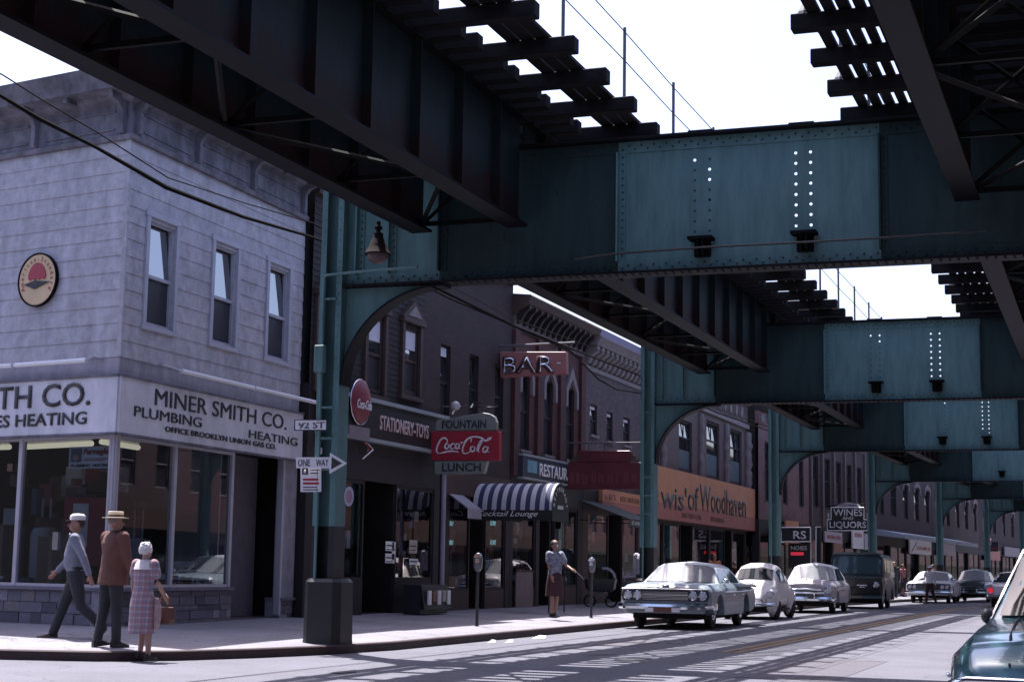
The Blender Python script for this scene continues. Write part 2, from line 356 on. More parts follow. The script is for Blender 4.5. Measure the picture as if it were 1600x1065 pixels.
# ================================================================== ground
YS = [22.8, 26, 30, 36, 42, 48, 54, 60, 64, 70, 80, 95, 115, 140, 170, 230]
mb = MB(); mb.poly([(-400, -60, 0), (400, -60, 0), (400, 600, 0), (-400, 600, 0)])
tag(mb.build('road', M_road), kind='structure')
corner = [(-60, 25.5), (-25, 18.9), (-14.5, 17.45), (-13.15, 17.5), (-12.0, 17.85), (-11.3, 18.6), (-10.8, 19.7), (-10.4, 21)]
inner = [(-60, 31), (-25, 24.0), (-14.6, 21.93)] + [(-14.6, 21.93)]*3 + [(-14.6, 21.93), (-14.6, 22.2)]
kerb_pts = corner + [(KX+bend(y), y) for y in YS]
in_pts = inner + [(FX+bend(y)-.3, y) for y in YS]
mb = MB(); top = [(x, y, .12) for x, y in kerb_pts]; bk = [(x, y, .25) for x, y in in_pts]
mb.loft([top, bk], closed=False, caps=False)
tag(mb.build('sidewalk', M_walk), kind='structure')
mb = MB()
def offs(pts, d):
    out = []
    for i, p in enumerate(pts):
        a = Vector(pts[max(0, i-1)]); b = Vector(pts[min(len(pts)-1, i+1)]); t = (b-a).normalized(); n = Vector((t.y, -t.x))
        out.append((p[0]+n.x*d, p[1]+n.y*d))
    return out
ko, ki = offs(kerb_pts, .0), offs(kerb_pts, -.13)
mb.loft([[(x+.012*0, y, -.01) for x, y in offs(kerb_pts, .012)], [(x, y, .112) for x, y in offs(kerb_pts, .012)], [(x, y, .126) for x, y in ko], [(x, y, .126) for x, y in ki]], closed=False, caps=False)
tag(mb.build('kerb', M_kerb, smooth=30), kind='structure')
mb = MB(); mb.box(1.13, 6.2, -20, 260, -.05, .13)
tag(mb.build('far_sidewalk', M_walk), kind='structure')
# double yellow centre line, worn
mb = MB()
ysl = [25.6+i*1.5 for i in range(28)]+[70, 80, 95, 115, 140]
for off in (-.11, .11):
    mb.loft([[(-5.66+off-.05+bend(y), y, .004) for y in ysl], [(-5.66+off+.05+bend(y), y, .004) for y in ysl]], closed=False, caps=False)
tag(mb.build('road_marking', M_yellow), kind='structure')
# worn asphalt repairs and oil drips on the carriageway
M_patch = paver('asphalt_patch', (.075, .07, .088), None, speck=.6); M_oil = mat('oil_stain', (.045, .042, .052), .5, var=.4, scale=6)
for x0, x1, y0, y1 in ((-4.3, -3.1, 19.5, 24.5), (-8.3, -7.5, 26.5, 29.3), (-7.2, -5.9, 15.0, 17.0)):
    mb = MB(); random.seed(int(y0)); n = 8
    pts = [(x0+(x1-x0)*k/n, y0+random.uniform(-.1, .1)) for k in range(n+1)]+[(x1-(x1-x0)*k/n, y1+random.uniform(-.1, .1)) for k in range(n+1)]
    mb.poly([(x, y, .004) for x, y in pts]); tag(mb.build('road_patch', M_patch), kind='structure')
random.seed(9)
for k in range(9):
    x, y, r = random.uniform(-8.6, -2.2), random.uniform(16, 44), random.uniform(.08, .28); mb = MB()
    mb.poly([(x+r*random.uniform(.7, 1.2)*math.cos(a), y+r*2.2*random.uniform(.7, 1.2)*math.sin(a), .008) for a in [2*math.pi*j/14 for j in range(14)]]); tag(mb.build('oil_stain_on_road', M_oil), kind='structure')
# litter in the gutter
random.seed(4)
for i, (x, y, lb) in enumerate([(-9.75, 25.9, 'crumpled white paper scrap in the gutter nearest the corner'), (-9.7, 28.2, 'larger white paper scrap lying against the kerb'), (-9.55, 26.2, 'tiny white paper scrap on the road beside the gutter'), (-9.6, 36.9, 'white paper scrap in front of the pale sedan')]):
    mb = MB(); q = .07+.05*(i == 1)
    mb.add([(-q, -q*.6, 0), (q, -q*.5, .01), (q*.8, q*.7, .05), (-q*.7, q*.6, .03), (0, 0, .06)], [(0, 1, 4), (1, 2, 4), (2, 3, 4), (3, 0, 4)])
    tag(mb.build('paper_scrap', M_white, loc=(x, y, .006)), lb, 'litter')

# ================================================================== elevated railway
BENTS = [21.65, 39.3, 55.5, 74.0, 91.0, 108.0, 125.0]
CX = -4.75; ZB, ZT = 5.33, 7.2; GB, GT = 6.03, 7.61
def rivet(mb, x, y, z, r=.018, d=.012):
    a = .7; n = 6
    ring = [(x+r*math.cos(math.pi*2*k/n), y, z+r*math.sin(math.pi*2*k/n)) for k in range(n)]
    tip = [(x+r*.55*math.cos(math.pi*2*k/n), y-d, z+r*.55*math.sin(math.pi*2*k/n)) for k in range(n)]
    mb.loft([ring, tip])
M_rivet = mat('rivet_dark', (.03, .055, .062), .5, var=.2)
def cross_girder(i, Y):
    ords = ['nearest teal cross girder spanning the street below open sky', 'second teal cross girder beyond the bar sign', 'third teal cross girder above the orange shop sign', 'fourth teal cross girder far down the street', 'fifth cross girder in shade far down the street', 'sixth cross girder in shade near the street end', 'last cross girder visible at the street end']
    t = thing('cross_girder', ords[i], 'girder', (bend(Y), Y, 0), group='cross girders of the elevated railway')
    x0, x1 = -10.54, 1.05
    zmb = [MB() for _ in range(4)]; mb3 = MB()
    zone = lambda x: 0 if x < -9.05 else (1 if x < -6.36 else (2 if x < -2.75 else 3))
    holes = [-5.27, -5.06, -3.87, -3.67] if i < 4 else []
    edges = [x0]
    zs = [5.87+.1435*k for k in range(8)]
    # web, with open rivet holes where the stringers of a third track were never fitted
    segs = []; cur = x0
    for h in holes: segs += [(cur, h-.04, None), (h-.04, h+.04, h)]; cur = h+.04
    segs.append((cur, x1, None))
    cut = []
    for a, b, h in segs:
        if h is not None: cut.append((a, b, h)); continue
        es = [a]+[e for e in (-9.05, -6.36, -2.75) if a < e < b]+[b]
        cut += [(p, q, None) for p, q in zip(es, es[1:])]
    segs = cut
    mb = zmb[2]
    for a, b, h in segs:
        if h is None: zmb[zone((a+b)/2)].box(a, b, -.008, .008, ZB, ZT); continue
        zc = ZB
        opened = [True]*8 if h > -4.5 else ([True]+[False]*7 if h < -5.2 else [False, True, True, False, True, False, False, False])
        if h < -4.5: opened = opened[::-1]
        if i == 1 and h < -4.5: opened = [False]*6+[h > -5.2, True]
        if i == 2 and h < -4.5: opened = [False]*7+[h > -5.2]
        for k, z in enumerate(zs):
            if z-.06 > zc: mb.box(a, b, -.008, .008, zc, z-.06)
            zc = z+.06
            if not opened[k]:
                mb.box(a, b, -.008, .008, z-.06, z+.06); rivet(mb3, h, -.008, z, .02, .01); continue
            n = 8; r = .021
            cir = [(h+r*math.cos(math.pi*2*(q+.5)/n), z+r*math.sin(math.pi*2*(q+.5)/n)) for q in range(n)]
            sq = []
            for q in range(n):
                c, s = math.cos(math.pi*2*(q+.5)/n), math.sin(math.pi*2*(q+.5)/n); kx = min(.04/abs(c), .06/abs(s)); sq.append((h+c*kx, z+s*kx))
            # square corners so that cells close up
            sq = [(h+.04 if c[0] > h else h-.04, c[1]) if abs(abs(c[0]-h)-.04) < 1e-6 else c for c in sq]
            vs = [(p[0], -.008, p[1]) for p in cir]+[(p[0], -.008, p[1]) for p in sq]
            fs = [(q, (q+1) % n, n+(q+1) % n, n+q) for q in range(n)]
            base = len(vs); corners = [(h+.04, z+.06), (h-.04, z+.06), (h-.04, z-.06), (h+.04, z-.06)]
            vs += [(p[0], -.008, p[1]) for p in corners]
            fs += [(n+0, base+0, n+1), (n+2, base+1, n+3), (n+4, base+2, n+5), (n+6, base+3, n+7)]
            mb.add(vs, fs)
        if zc < ZT: mb.box(a, b, -.008, .008, zc, ZT)
    # angles along top and bottom with rivet rows
    for za, zb in ((ZT-.16, ZT-.002), (ZB+.002, ZB+.16)):
        for pa, pb in ((x0, -9.05), (-9.05, -6.36), (-6.36, -2.75), (-2.75, x1)):
            t_ = zmb[zone((pa+pb)/2)]; t_.box(pa, pb, -.028, -.0085, za, zb); t_.box(pa, pb, .0085, .028, za, zb)
    if i < 3:
        k = 0; x = x0+.1
        while x < x1:
            for zz in (ZT-.11+.05*(k % 2), ZB+.06+.05*(k % 2)): rivet(mb3 if zone(x) in (0, 2) else zmb[zone(x)], x, -.028, zz)
            x += .09; k += 1
    # stiffeners
    for sx in (-10.37, -9.85, -9.05, -6.36, -2.75, -.6, .3):
        mb = zmb[zone(sx+.02)]; mb.box(sx-.012, sx+.012, -.12, -.0285, ZB+.16, ZT-.16); mb.box(sx+.0125, sx+.10, -.026, -.0085, ZB+.161, ZT-.161); mb.box(sx-.012, sx+.012, .0285, .12, ZB+.16, ZT-.16)
        if i < 3:
            z = ZB+.25
            while z < ZT-.2: rivet(mb3 if zone(sx+.01) in (0, 2) else zmb[zone(sx+.01)], sx+.06, -.026, z); z += .10
    for k, q in enumerate(zmb): q.build('web_plate' if k % 2 == 0 else 'shaded_web_plate', M_web if k % 2 == 0 else M_shaded, t, normals=False)  # plates under the tracks have their shade painted in
    if mb3.v: mb3.build('rivet_row', M_rivet, t, normals=False)
    mb = MB()
    mb.box(x0, x1, -.19, .19, ZT, ZT+.035); mb.box(x0, x1, -.19, .19, ZB-.035, ZB)
    for cx_ in (-5.165, -3.77): mb.box(cx_-.17, cx_+.17, -.16, .16, ZT+.036, ZT+.062)
    if i < 3:
        x = x0+.05
        while x < x1:
            for yy in (-.15, -.06):
                n = 6; mb.loft([[(x+.02*math.cos(math.pi*2*q/n), yy+.02*math.sin(math.pi*2*q/n), ZB-.035) for q in range(n)], [(x+.01*math.cos(math.pi*2*q/n), yy+.01*math.sin(math.pi*2*q/n), ZB-.05) for q in range(n)]])
            x += .115
    mb.build('flange', M_flange, t, normals=False)
    for cx_ in (-5.145, -3.74):
        mb = MB(); mb.box(cx_-.17, cx_+.17, -.27, -.03, 5.715, 5.755); mb.box(cx_-.11, cx_+.11, -.10, -.03, ZB+.17, 5.714)
        mb.box(cx_-.05, cx_-.02, -.24, -.1005, ZB+.17, 5.714); mb.box(cx_+.02, cx_+.05, -.24, -.1005, ZB+.17, 5.714)
        mb.build('bracket_seat', M_dark, t)
    # curved knee brace to the column
    ce = (-9.02, 3.92); out = [(-10.54, ZB-.036)]
    arc = [(-10.54+1.60*(1-math.cos(a)), 3.85+1.44*math.sin(a)) for a in [math.pi/2*k/14 for k in range(15)]]
    mb = MB(); mb.prism(arc+[(-10.54, ZB-.037)], 'y', -.012, .012)
    o = mb.build('knee_brace', M_web, t)
    mb = MB(); arc2 = [(-10.54+1.60*(1-math.cos(a))+.03*math.cos(a)*1, 3.85+1.44*math.sin(a)-.035*math.sin(a)) for a in [math.pi/2*k/14 for k in range(15)]]
    mb.loft([[(p[0], y, p[1]) for p, y in ((arc[k], -.15), (arc[k], .15), (arc2[k], .15), (arc2[k], -.15))] for k in range(15)])
    mb.build('brace_flange', M_flange, o, smooth=40)
    mb = MB(); mb.prism([(2*CX-p[0], p[1]) for p in arc]+[(2*CX+10.54, ZB-.037)], 'y', -.012, .012); mb.build('knee_brace', M_web, t)
    if i == 0:
        mb = MB(); mb.tube([(-6.9, -.33, 5.50), (-6.35, -.30, 5.555), (-5.08, -.29, 5.585), (-3.7, -.30, 5.58), (-2.61, -.30, 5.585), (-1.4, -.3, 5.6)], .016, 6)
        mb.build('conduit', M_black, t)
    return t
for i, Y in enumerate(BENTS): cross_girder(i, Y)

CLAB = ['teal steel column of the elevated railway at the street corner behind the one way sign', 'teal steel column standing behind the pale sedan left of the orange sign', 'teal steel column between the orange sign and the white sedan', 'teal steel column right of the wines and liquors sign', 'slim teal column near the white canopy down the street', 'slim far column beside the distant parked cars', 'last visible column at the far end of the street']
def column(i, Y):
    t = thing('steel_column', CLAB[i], 'column', (bend(Y), Y, 0), group='columns of the elevated railway')
    if i == 99: return
    x0, x1 = -10.90, -10.545; yf, yb = -.17, .18
    mb = MB()
    for xa, xb in ((x0, x0+.022), (x1-.022, x1)): mb.box(xa, xb, yf, yb, 1.8, 7.55)
    for xa, xb in ((x0+.0225, x0+.09), (x1-.09, x1-.0225)):
        mb.box(xa, xb, yf, yf+.016, 1.8, 7.55); mb.box(xa, xb, yb-.016, yb, 1.8, 7.55)
    mb.box(x0+.0225, x1-.0225, -.01, .01, 1.8, 7.55)
    if i < 2:
        z = 2.0
        while z < 7.4:
            for xx in (x0+.055, x1-.055): rivet(mb, xx, yf, z, .014, .01)
            z += .16
    mb.build('shaft', M_col, t, normals=False)
    mb = MB()
    for xa, xb in ((x0-.003, x0+.022), (x1-.022, x1+.003)): mb.box(xa, xb, yf-.003, yb+.003, 1.02, 1.8)
    for xa, xb in ((x0+.0225, x0+.09), (x1-.09, x1-.0225)): mb.box(xa, xb, yf-.003, yf+.016, 1.02, 1.8)
    mb.box(x0+.0225, x1-.0225, -.013, .013, 1.02, 1.8)
    mb.build('black_band', M_band, t, normals=False)
    if i > 0: pl = (.27, .12)
    mb = MB(); w, d, c = .36, .36, .12
    oc = lambda k: [(-10.6+sx*(w-k), sy*(d-k)) for sx, sy in ((-1, -1),)]
    def ring(s, z):
        a, b = w*s, c*s
        return [(-10.68+x, y, z) for x, y in ((-a+b, -a), (a-b, -a), (a, -a+b), (a, a-b), (a-b, a), (-a+b, a), (-a, a-b), (-a, -a+b))]
    if i < 2: mb.loft([ring(.84, .10), ring(.82, .2), ring(.80, 1.0), ring(.70, 1.05)])
    else: mb.loft([ring(.8, .10), ring(.75, .8), ring(.62, 1.03)])
    mb.build('base', M_band, t, smooth=25)
    if i < 3:
        mb = MB(); mb.tube([(-10.80, -.24, 1.0), (-10.80, -.24, 5.42), (-10.77, -.24, 5.47), (-10.4, -.24, 5.49), (-9.3, -.26, 5.52)] if i == 0 else [(-10.80, -.24, 1.0), (-10.80, -.24, 6.6)], .022, 8)
        for z in (2.6, 3.05, 3.5, 5.1): mb.box(-10.86, -10.6, -.245, -.215, z, z+.03)
        mb.build('conduit', M_col, t, smooth=40)
    if i == 0:
        mb = MB(); mb.box(-10.87, -10.72, -.36, -.245, 4.02, 4.42); mb.build('junction_box', M_col, t, bevel=.012)
for i, Y in enumerate(BENTS): column(i, Y)
CR = ['level with the corner shop', 'level with the pale sedan', 'level with the orange sign', 'farther along']
for i, Y in enumerate(BENTS[:4]):
    t = thing('steel_column', 'teal steel column on the opposite kerb '+CR[i], 'column', (1.22, Y, 0), group='columns of the elevated railway'); mb = MB()
    for a, b in ((-.175, -.15), (.15, .175)): mb.box(a, b, -.17, .18, .9, 7.55)
    mb.box(-.15, .15, -.01, .01, .9, 7.55); mb.build('shaft', M_col, t); mb = MB(); mb.box(-.28, .28, -.28, .28, .1, .899); mb.build('base', M_band, t, bevel=.05)

# longitudinal girders, one span per bay and track
SP = [-18.0]+BENTS
def span(k, side):
    y0, y1 = SP[k], SP[k+1]; gap = .02
    xa, xb = (-9.27, -7.8) if side == 'left' else (-1.62, -.15)
    yaw = -math.degrees(math.atan((bend(y1)-bend(y0))/(y1-y0)))
    wh = ['above the corner shop', 'above the parked pale sedan', 'above the orange sign', 'beyond the dark van', 'far down the street', 'near the street end', 'at the very street end'][k]
    t = thing('track_span', f'dark riveted girder pair under the {side} hand track {wh}', 'track girder', (bend(y0), y0, 0), yaw, group=f'girder spans of the {side} track')
    L = y1-y0-.2
    for q, x in enumerate((xa, xb)):
        mb = MB(); mb.box(x-.01, x+.01, 0, L, GB+.04, GT-.04)
        yy = .6+(0 if k else .51)
        while yy < L:
            for sx in (-1, 1):
                a, b = sorted((x+sx*.0105, x+sx*.135)); mb.box(a, b, yy-.012, yy+.012, GB+.041, GT-.041)
                a, b = sorted((x+sx*.0105, x+sx*.02)); mb.box(a, b, yy+.0125, yy+.09, GB+.041, GT-.041)
            yy += 1.38
        for sx in (-1, 1):
            a, b = sorted((x+sx*.0105, x+sx*.03)); mb.box(a, b, 0, L, GB+.042, GB+.16)
        g = mb.build('girder', M_long, t, normals=False)
        mb = MB(); mb.box(x-.155, x+.155, 0, L, GB, GB+.04); mb.box(x-.155, x+.155, 0, L, GT-.04, GT-.003)
        mb.build('flange', M_flange, g, normals=False)
    mb = MB(); n = max(3, int(L/2.76)); s = L/n
    for j in range(n):
        p, q = ((xa+.03, j*s+.1), (xb-.03, (j+1)*s-.1)); 
        if j % 2: p, q = (xb-.03, p[1]), (xa+.03, q[1])
        mb.tube([(p[0], p[1], GB+.09), (q[0], q[1], GB+.09)], .035, 4)
        mb.box(xa+.02, xb-.02, j*s+s-.03, j*s+s+.03, GB+.1, GB+.16); mb.box(xa+.02, xb-.02, j*s+s-.02, j*s+s+.02, GT-.3, GT-.2)
        mb.tube([(xa+.03, j*s+s, GB+.15), (xb-.03, j*s+s, GT-.25)], .03, 4); mb.tube([(xb-.03, j*s+s, GB+.15), (xa+.03, j*s+s, GT-.25)], .03, 4)
    mb.build('bracing', M_dark, t, normals=False)
for k in range(7): span(k, 'left')
for k in range(7): span(k, 'right')

# timber ties, each one an object
def tie_set(first, side):
    lx = (-10.95, -6.1) if side == 'left' else (-3.42, .35); sx = (-9.95, -7.2) if side == 'left' else (-1.95, .35)
    protos = []
    for nm, (a, b) in (('long', lx), ('short', sx)):
        mb = MB(); mb.box(a, b, -.1, .1, 7.612, 7.81); o = mb.build('railway_tie', M_tie, loc=(0, -500, 0), bevel=.012)
        protos.append(tag(o, f'dark {nm} timber tie across the girders of the {side} track', 'railway tie', f'{nm} timber ties of the {side} track'))
    y = first; k = 0; random.seed(7)
    used = [False, False]
    while y < 57:
        for q, yj in ((0, y), (1, y+.46), (1, y+.92)):
            o = protos[q] if not used[q] else dup(protos[q]); used[q] = True
            o.location = (bend(yj)+random.uniform(-.03, .03), yj, random.uniform(-.004, .0)); 
        y += 1.38
tie_set(4.97, 'left'); tie_set(5.0, 'right')
for side, xs in (('left', (-9.27, -7.8)), ('right', (-1.62, -.15))):
    for j, x in enumerate(xs):
        mb = MB(); prof = [(-.065, 7.814), (.065, 7.814), (.065, 7.83), (.01, 7.85), (.01, 7.92), (.035, 7.93), (.035, 7.96), (-.035, 7.96), (-.035, 7.93), (-.01, 7.92), (-.01, 7.85), (-.065, 7.83)]
        mb.loft([[(x+a+bend(yy), yy, b) for a, b in prof] for yy in (-18, 40, 64, 90, 125)])
        tag(mb.build('rail', M_dark), f'{"outer" if (j == 0) == (side == "left") else "inner"} running rail on the ties of the {side} track', 'rail')
for side, x0, x1 in (('left', -11.2, -6.3), ('right', -2.3, .35)):
    for y0, y1, wh in ((-40, 3.9, 'behind and above the camera'), (57.4, 125, 'far down the street')):
        mb = MB(); ys = [y0, y1] if y1 < 10 else [57.4, 64, 74, 91, 108, 125]
        mb.loft([[(x+bend(yy), yy, z) for x, z in ((x0, 7.612), (x1, 7.612), (x1, 7.8), (x0, 7.8))] for yy in ys]); tag(mb.build('track_deck', M_tie), f'dark timber deck of the {side} track {wh}', 'track deck')
def walkway(side):
    pl = [(-6.985, -6.815), (-6.785, -6.615), (-6.59, -6.42)] if side == 'left' else [(-3.2, -3.055), (-3.0, -2.875), (-2.825, -2.69), (-2.635, -2.515), (-2.46, -2.33)]
    t = thing('plank_walkway', f'plank walkway on the tie ends beside the {side} track', 'walkway', (0, 0, 0))
    for a, b in pl:
        mb = MB(); y = 3.0
        random.seed(int(a*100) % 97)
        while y < 57: 
            l = 5.52 if y+5.52 < 57 else 57-y
            mb.box(a+random.uniform(-.006, .006), b+random.uniform(-.006, .006), y, y+l-.02, 7.812, 7.86); y += 5.52
        mb.build('plank', M_tie, t)
    x = -6.26 if side == 'left' else -3.24; y = 4.97 if side == 'left' else 5.0
    r = thing('handrail', f'thin post and wire railing along the {side} track walkway', 'railing', (0, 0, 0))
    ys = []
    while y < 56: ys.append(y); y += 2.76
    for y in ys:
        mb = MB(); mb.tube([(x, y, 7.80), (x, y, 8.84)], .024, 6)
        if side == 'right': mb.lathe([(.1, 7.80), (.09, 7.84), (.03, 7.95)], (x, y, 0), 8)
        mb.build('post', M_rail, r)
    for z in (8.78, 8.36):
        mb = MB(); mb.tube([(x, yy, z-(.02 if q % 2 else 0)) for q, yy in enumerate(ys)], .008, 5); mb.build('wire', M_dark, r)
walkway('left'); walkway('right')
t = thing('plank_walkway', 'plank walkway along the building side of the left track', 'walkway', (0, 0, 0))
for a, b in ((-10.93, -10.68), (-10.64, -10.4)):
    mb = MB(); mb.box(a, b, 3.9, 57, 7.812, 7.86); mb.build('plank', M_tie, t)

# hanging lamp under the outer girder
t = thing('hanging_lamp', 'dark bell shaped lamp with glass bowl hanging beside the corner column', 'lamp', (-9.57, 20.6, 0))
mb = MB(); mb.lathe([(.03, 6.04), (.03, 5.98), (.055, 5.97), (.055, 5.93), (.03, 5.92), (.03, 5.88)], n=12); mb.build('stem', M_dark, t, smooth=40)
mb = MB(); mb.lathe([(.035, 5.885), (.07, 5.87), (.075, 5.80), (.10, 5.77), (.115, 5.70), (.165, 5.62), (.19, 5.58), (.185, 5.565), (.05, 5.60)], n=16); mb.build('shade', mat('lamp_shade_rust', (.010, .006, .007), .8, var=.4, spec=.15), t, smooth=40)
mb = MB(); mb.lathe([(.15, 5.575), (.155, 5.54), (.12, 5.48), (.06, 5.44), (.01, 5.43)], n=16); mb.build('glass_bowl', mat('lamp_glass', (.09, .06, .065), .4, var=.2, spec=.3), t, smooth=60)

# cables strung along the columns
pts = [(-10.95, y, z) for y, z in ((9.0, 6.55), (12, 6.25), (13.98, 6.12), (14.65, 6.05), (15.75, 6.0), (17.28, 5.87), (19.22, 5.9), (21.2, 6.02), (23.8, 6.09), (26.5, 5.98), (29.9, 5.97), (34, 6.0), (39.25, 6.05), (43.84, 5.95), (48, 5.93), (55.5, 6.05))]
mb = MB(); mb.tube(pts, [.022, .024, .02, .028, .022, .03, .024, .02, .02, .02, .022, .02, .02, .02, .02, .02], 6)
tag(mb.build('power_cable', M_wire), 'thick sagging black cable running past the corner building to the columns', 'cable')
mb = MB(); mb.tube([(p[0]+.02, p[1], p[2]+.17+.05*math.sin(p[1])) for p in pts], .009, 5)
tag(mb.build('signal_wire', M_wire), 'thin black wire strung just above the thick sagging cable', 'cable')
mb = MB(); mb.tube([(-9.0, 21.2, 5.2), (-8.75, 24.5, 5.0), (-8.8, 27, 5.02), (-9.8, 32, 5.1), (-10.6, 36, 5.35), (-10.9, 39.2, 5.6)], .018, 6)
tag(mb.build('drop_cable', M_wire), 'drooping black cable under the nearest cross girder', 'cable')
# ================================================================== buildings
def PF(px, py, face):
    (ox, oy), rz = face; a = R(rz); U = Vector((math.cos(a), math.sin(a), 0)); N = Vector((-math.sin(a), math.cos(a), 0))
    d = ray(px, py); o = Vector((ox, oy, 0)); C = Vector((0, 0, CH)); t = (o-C).dot(N)/d.dot(N); p = C+d*t
    return (p-o).dot(U), p.z
def PB(face, pl, pr, pt, pb):
    """box on a facade seen between columns pl and pr, its left edge running from row pt to pb"""
    a = PF(pl, pt, face); b = PF(pl, pb, face); c = PF(pr, (pt+pb)/2, face)
    return a[0], c[0], b[1], a[1]
def wall(mb, x0, x1, z0, z1, holes=(), rev=.14, clap=None):
    xs = sorted({x0, x1, *[min(max(h[0], x0), x1) for h in holes], *[min(max(h[1], x0), x1) for h in holes]})
    zs = {z0, z1, *[h[2] for h in holes], *[h[3] for h in holes]}; zs = {z for z in zs if z0 <= z <= z1}
    if clap:
        z = z0
        while z < z1: zs.add(z); z += clap[0]
    zs = sorted(zs); zs = [z for i, z in enumerate(zs) if i == 0 or z-zs[i-1] > 1e-4]
    inh = lambda x, z: any(h[0] < x < h[1] and h[2] < z < h[3] for h in holes)
    def yf(z, zm):
        if not clap: return 0
        k = math.floor((zm-z0)/clap[0]); f = (z-z0)/clap[0]-k
        return -clap[1]*(1-f)
    for a, b in zip(xs, xs[1:]):
        for c, d in zip(zs, zs[1:]):
            xm, zm = (a+b)/2, (c+d)/2
            if inh(xm, zm): continue
            ya, yb = yf(c, zm), yf(d, zm)
            mb.add([(a, ya, c), (b, ya, c), (b, yb, d), (a, yb, d)], [(0, 1, 2, 3)])
            if clap and abs((c-z0)/clap[0]-round((c-z0)/clap[0])) < 1e-3: mb.add([(a, ya, c), (b, ya, c), (b, 0.002, c), (a, 0.002, c)], [(3, 2, 1, 0)])
    for xa, xb, za, zb in holes:
        for p, q in (((xa, za), (xa, zb)), ((xa, zb), (xb, zb)), ((xb, zb), (xb, za)), ((xb, za), (xa, za))):
            y = -(clap[1] if clap else 0)
            mb.add([(p[0], y*.5, p[1]), (q[0], y*.5, q[1]), (q[0], rev, q[1]), (p[0], rev, p[1])], [(0, 1, 2, 3)])
    return mb
class Face:
    def __init__(s, thing_, origin, rz):
        s.t = thing_; s.o = origin; s.rz = rz; s.key = ((origin[0], origin[1]), rz)
        b = thing_.location; a = -thing_.rotation_euler.z
        dx, dy = origin[0]-b.x, origin[1]-b.y
        s.loc = (dx*math.cos(a)-dy*math.sin(a), dx*math.sin(a)+dy*math.cos(a), 0); s.r = rz-math.degrees(thing_.rotation_euler.z)
    def put(s, mb, name, m, smooth=None, bevel=0, normals=True): return mb.build(name, m, s.t, s.loc, s.r, smooth, normals, bevel)
    def sign(s, name, label, group=None, cat='sign'): return thing(name, label, cat, (s.o[0], s.o[1], 0), s.rz, group)
def window(f, x0, x1, z0, z1, fm, y=.07, rail=.5, up=None, low=None, blind=0.0, sill=None, cw=.05, muntin=False, name='window'):
    up = up or M_pane_up; low = low or M_pane_low
    mb = MB(); zm = z0+(z1-z0)*rail
    for a, b, c, d in ((x0, x0+cw, z0, z1), (x1-cw, x1, z0, z1), (x0+cw, x1-cw, z1-cw, z1), (x0+cw, x1-cw, z0, z0+cw*1.2), (x0+cw, x1-cw, zm-.025, zm+.025)):
        mb.box(a, b, y-.03, y+.03, c, d)
    if muntin: mb.box((x0+x1)/2-.015, (x0+x1)/2+.015, y-.02, y+.02, zm+.026, z1-cw-.001)
    w = f.put(mb, name, fm)
    mb = MB(); mb.poly([(x0+cw, y+.004, zm+.025), (x1-cw, y+.004, zm+.025), (x1-cw, y+.026+.045*(z1-cw-zm), z1-cw), (x0+cw, y+.026+.045*(z1-cw-zm), z1-cw)]); mb.build('pane', up, w)
    mb = MB(); mb.box(x0+cw, x1-cw, y+.018, y+.022, z0+cw*1.2, zm-.025); mb.build('pane', low, w)
    if blind:
        mb = MB(); mb.box(x0+cw, x1-cw, y-.004, y+.006, z1-cw-(z1-z0)*blind, z1-cw-.002); mb.build('blind', M_blind, w)
    if sill:
        mb = MB(); mb.box(x0-.06, x1+.06, -.07, y-.031, z0-.07, z0-.002); mb.build('sill', sill, w)
    return w
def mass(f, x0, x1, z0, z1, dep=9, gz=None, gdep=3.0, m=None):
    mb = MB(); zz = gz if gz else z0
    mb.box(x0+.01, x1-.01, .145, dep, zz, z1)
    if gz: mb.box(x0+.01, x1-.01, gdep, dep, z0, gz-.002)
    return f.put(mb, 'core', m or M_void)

# ------------------------------------------------------------------ corner building
M_shing = mat('asbestos_shingle', (.47, .45, .50), .85, var=.30, scale=5, bump=.25, streak=.22)
M_cornice = mat('cornice_paint', (.20, .19, .235), .8, var=.45, scale=4, streak=.5, bump=.3)
M_casing = mat('window_casing_paint', (.40, .40, .47), .6, var=.15)
M_stucco = mat('fascia_stucco', (.34, .32, .375), .8, var=.3, scale=3, streak=.3)
c0 = Vector((-14.6, 21.93)); aU = Vector((math.cos(R(91.5)), math.sin(R(91.5)))); bU = Vector((math.cos(R(168.7)), math.sin(R(168.7))))
shop = thing('corner_building', 'pale shingled two storey corner building with a plumbing shop at street level', 'building', (c0.x, c0.y, 0))
LA, LB = 6.45, 9.0
fR = Face(shop, (c0.x, c0.y), 91.5); lo = c0+bU*LB; fL = Face(shop, (lo.x, lo.y), -11.3)
ZS, ZC, ZR = 4.14, 8.0, 9.0
wr = [PB(fR.key, 233, 271, 344, 507), PB(fR.key, 335, 367.5, 381, 534), PB(fR.key, 420, 449, 414, 557)]
mb = MB(); wall(mb, 0, LA, ZS+.30, ZC, [(a, b, c, d) for a, b, c, d in wr], .14, (.272, .012)); fR.put(mb, 'wall', M_shing, normals=False)
mb = MB(); wall(mb, 0, LB, ZS+.30, ZC, [], .14, (.272, .012)); fL.put(mb, 'wall', M_shing, normals=False)
for f, L in ((fR, LA), (fL, LB)):
    mb = MB(); wall(mb, 0, L, ZS-.02, ZS+.30); f.put(mb, 'fascia', M_stucco, normals=False)
for i, (a, b, c, d) in enumerate(wr):
    w = window(fR, a, b, c, d, M_casing, y=.06, rail=.47, cw=.035)
    mb = MB(); k = .10
    for p, q, r_, s_ in ((a-k, a-.002, c-.02, d+.06), (b+.002, b+k, c-.02, d+.06), (a-k-.03, b+k+.03, d+.061, d+.16), (a-k-.02, b+k+.02, c-.10, c-.021)): mb.box(p, q, -.045, .0, r_, s_)
    mb.build('casing', M_casing, w, bevel=.006)
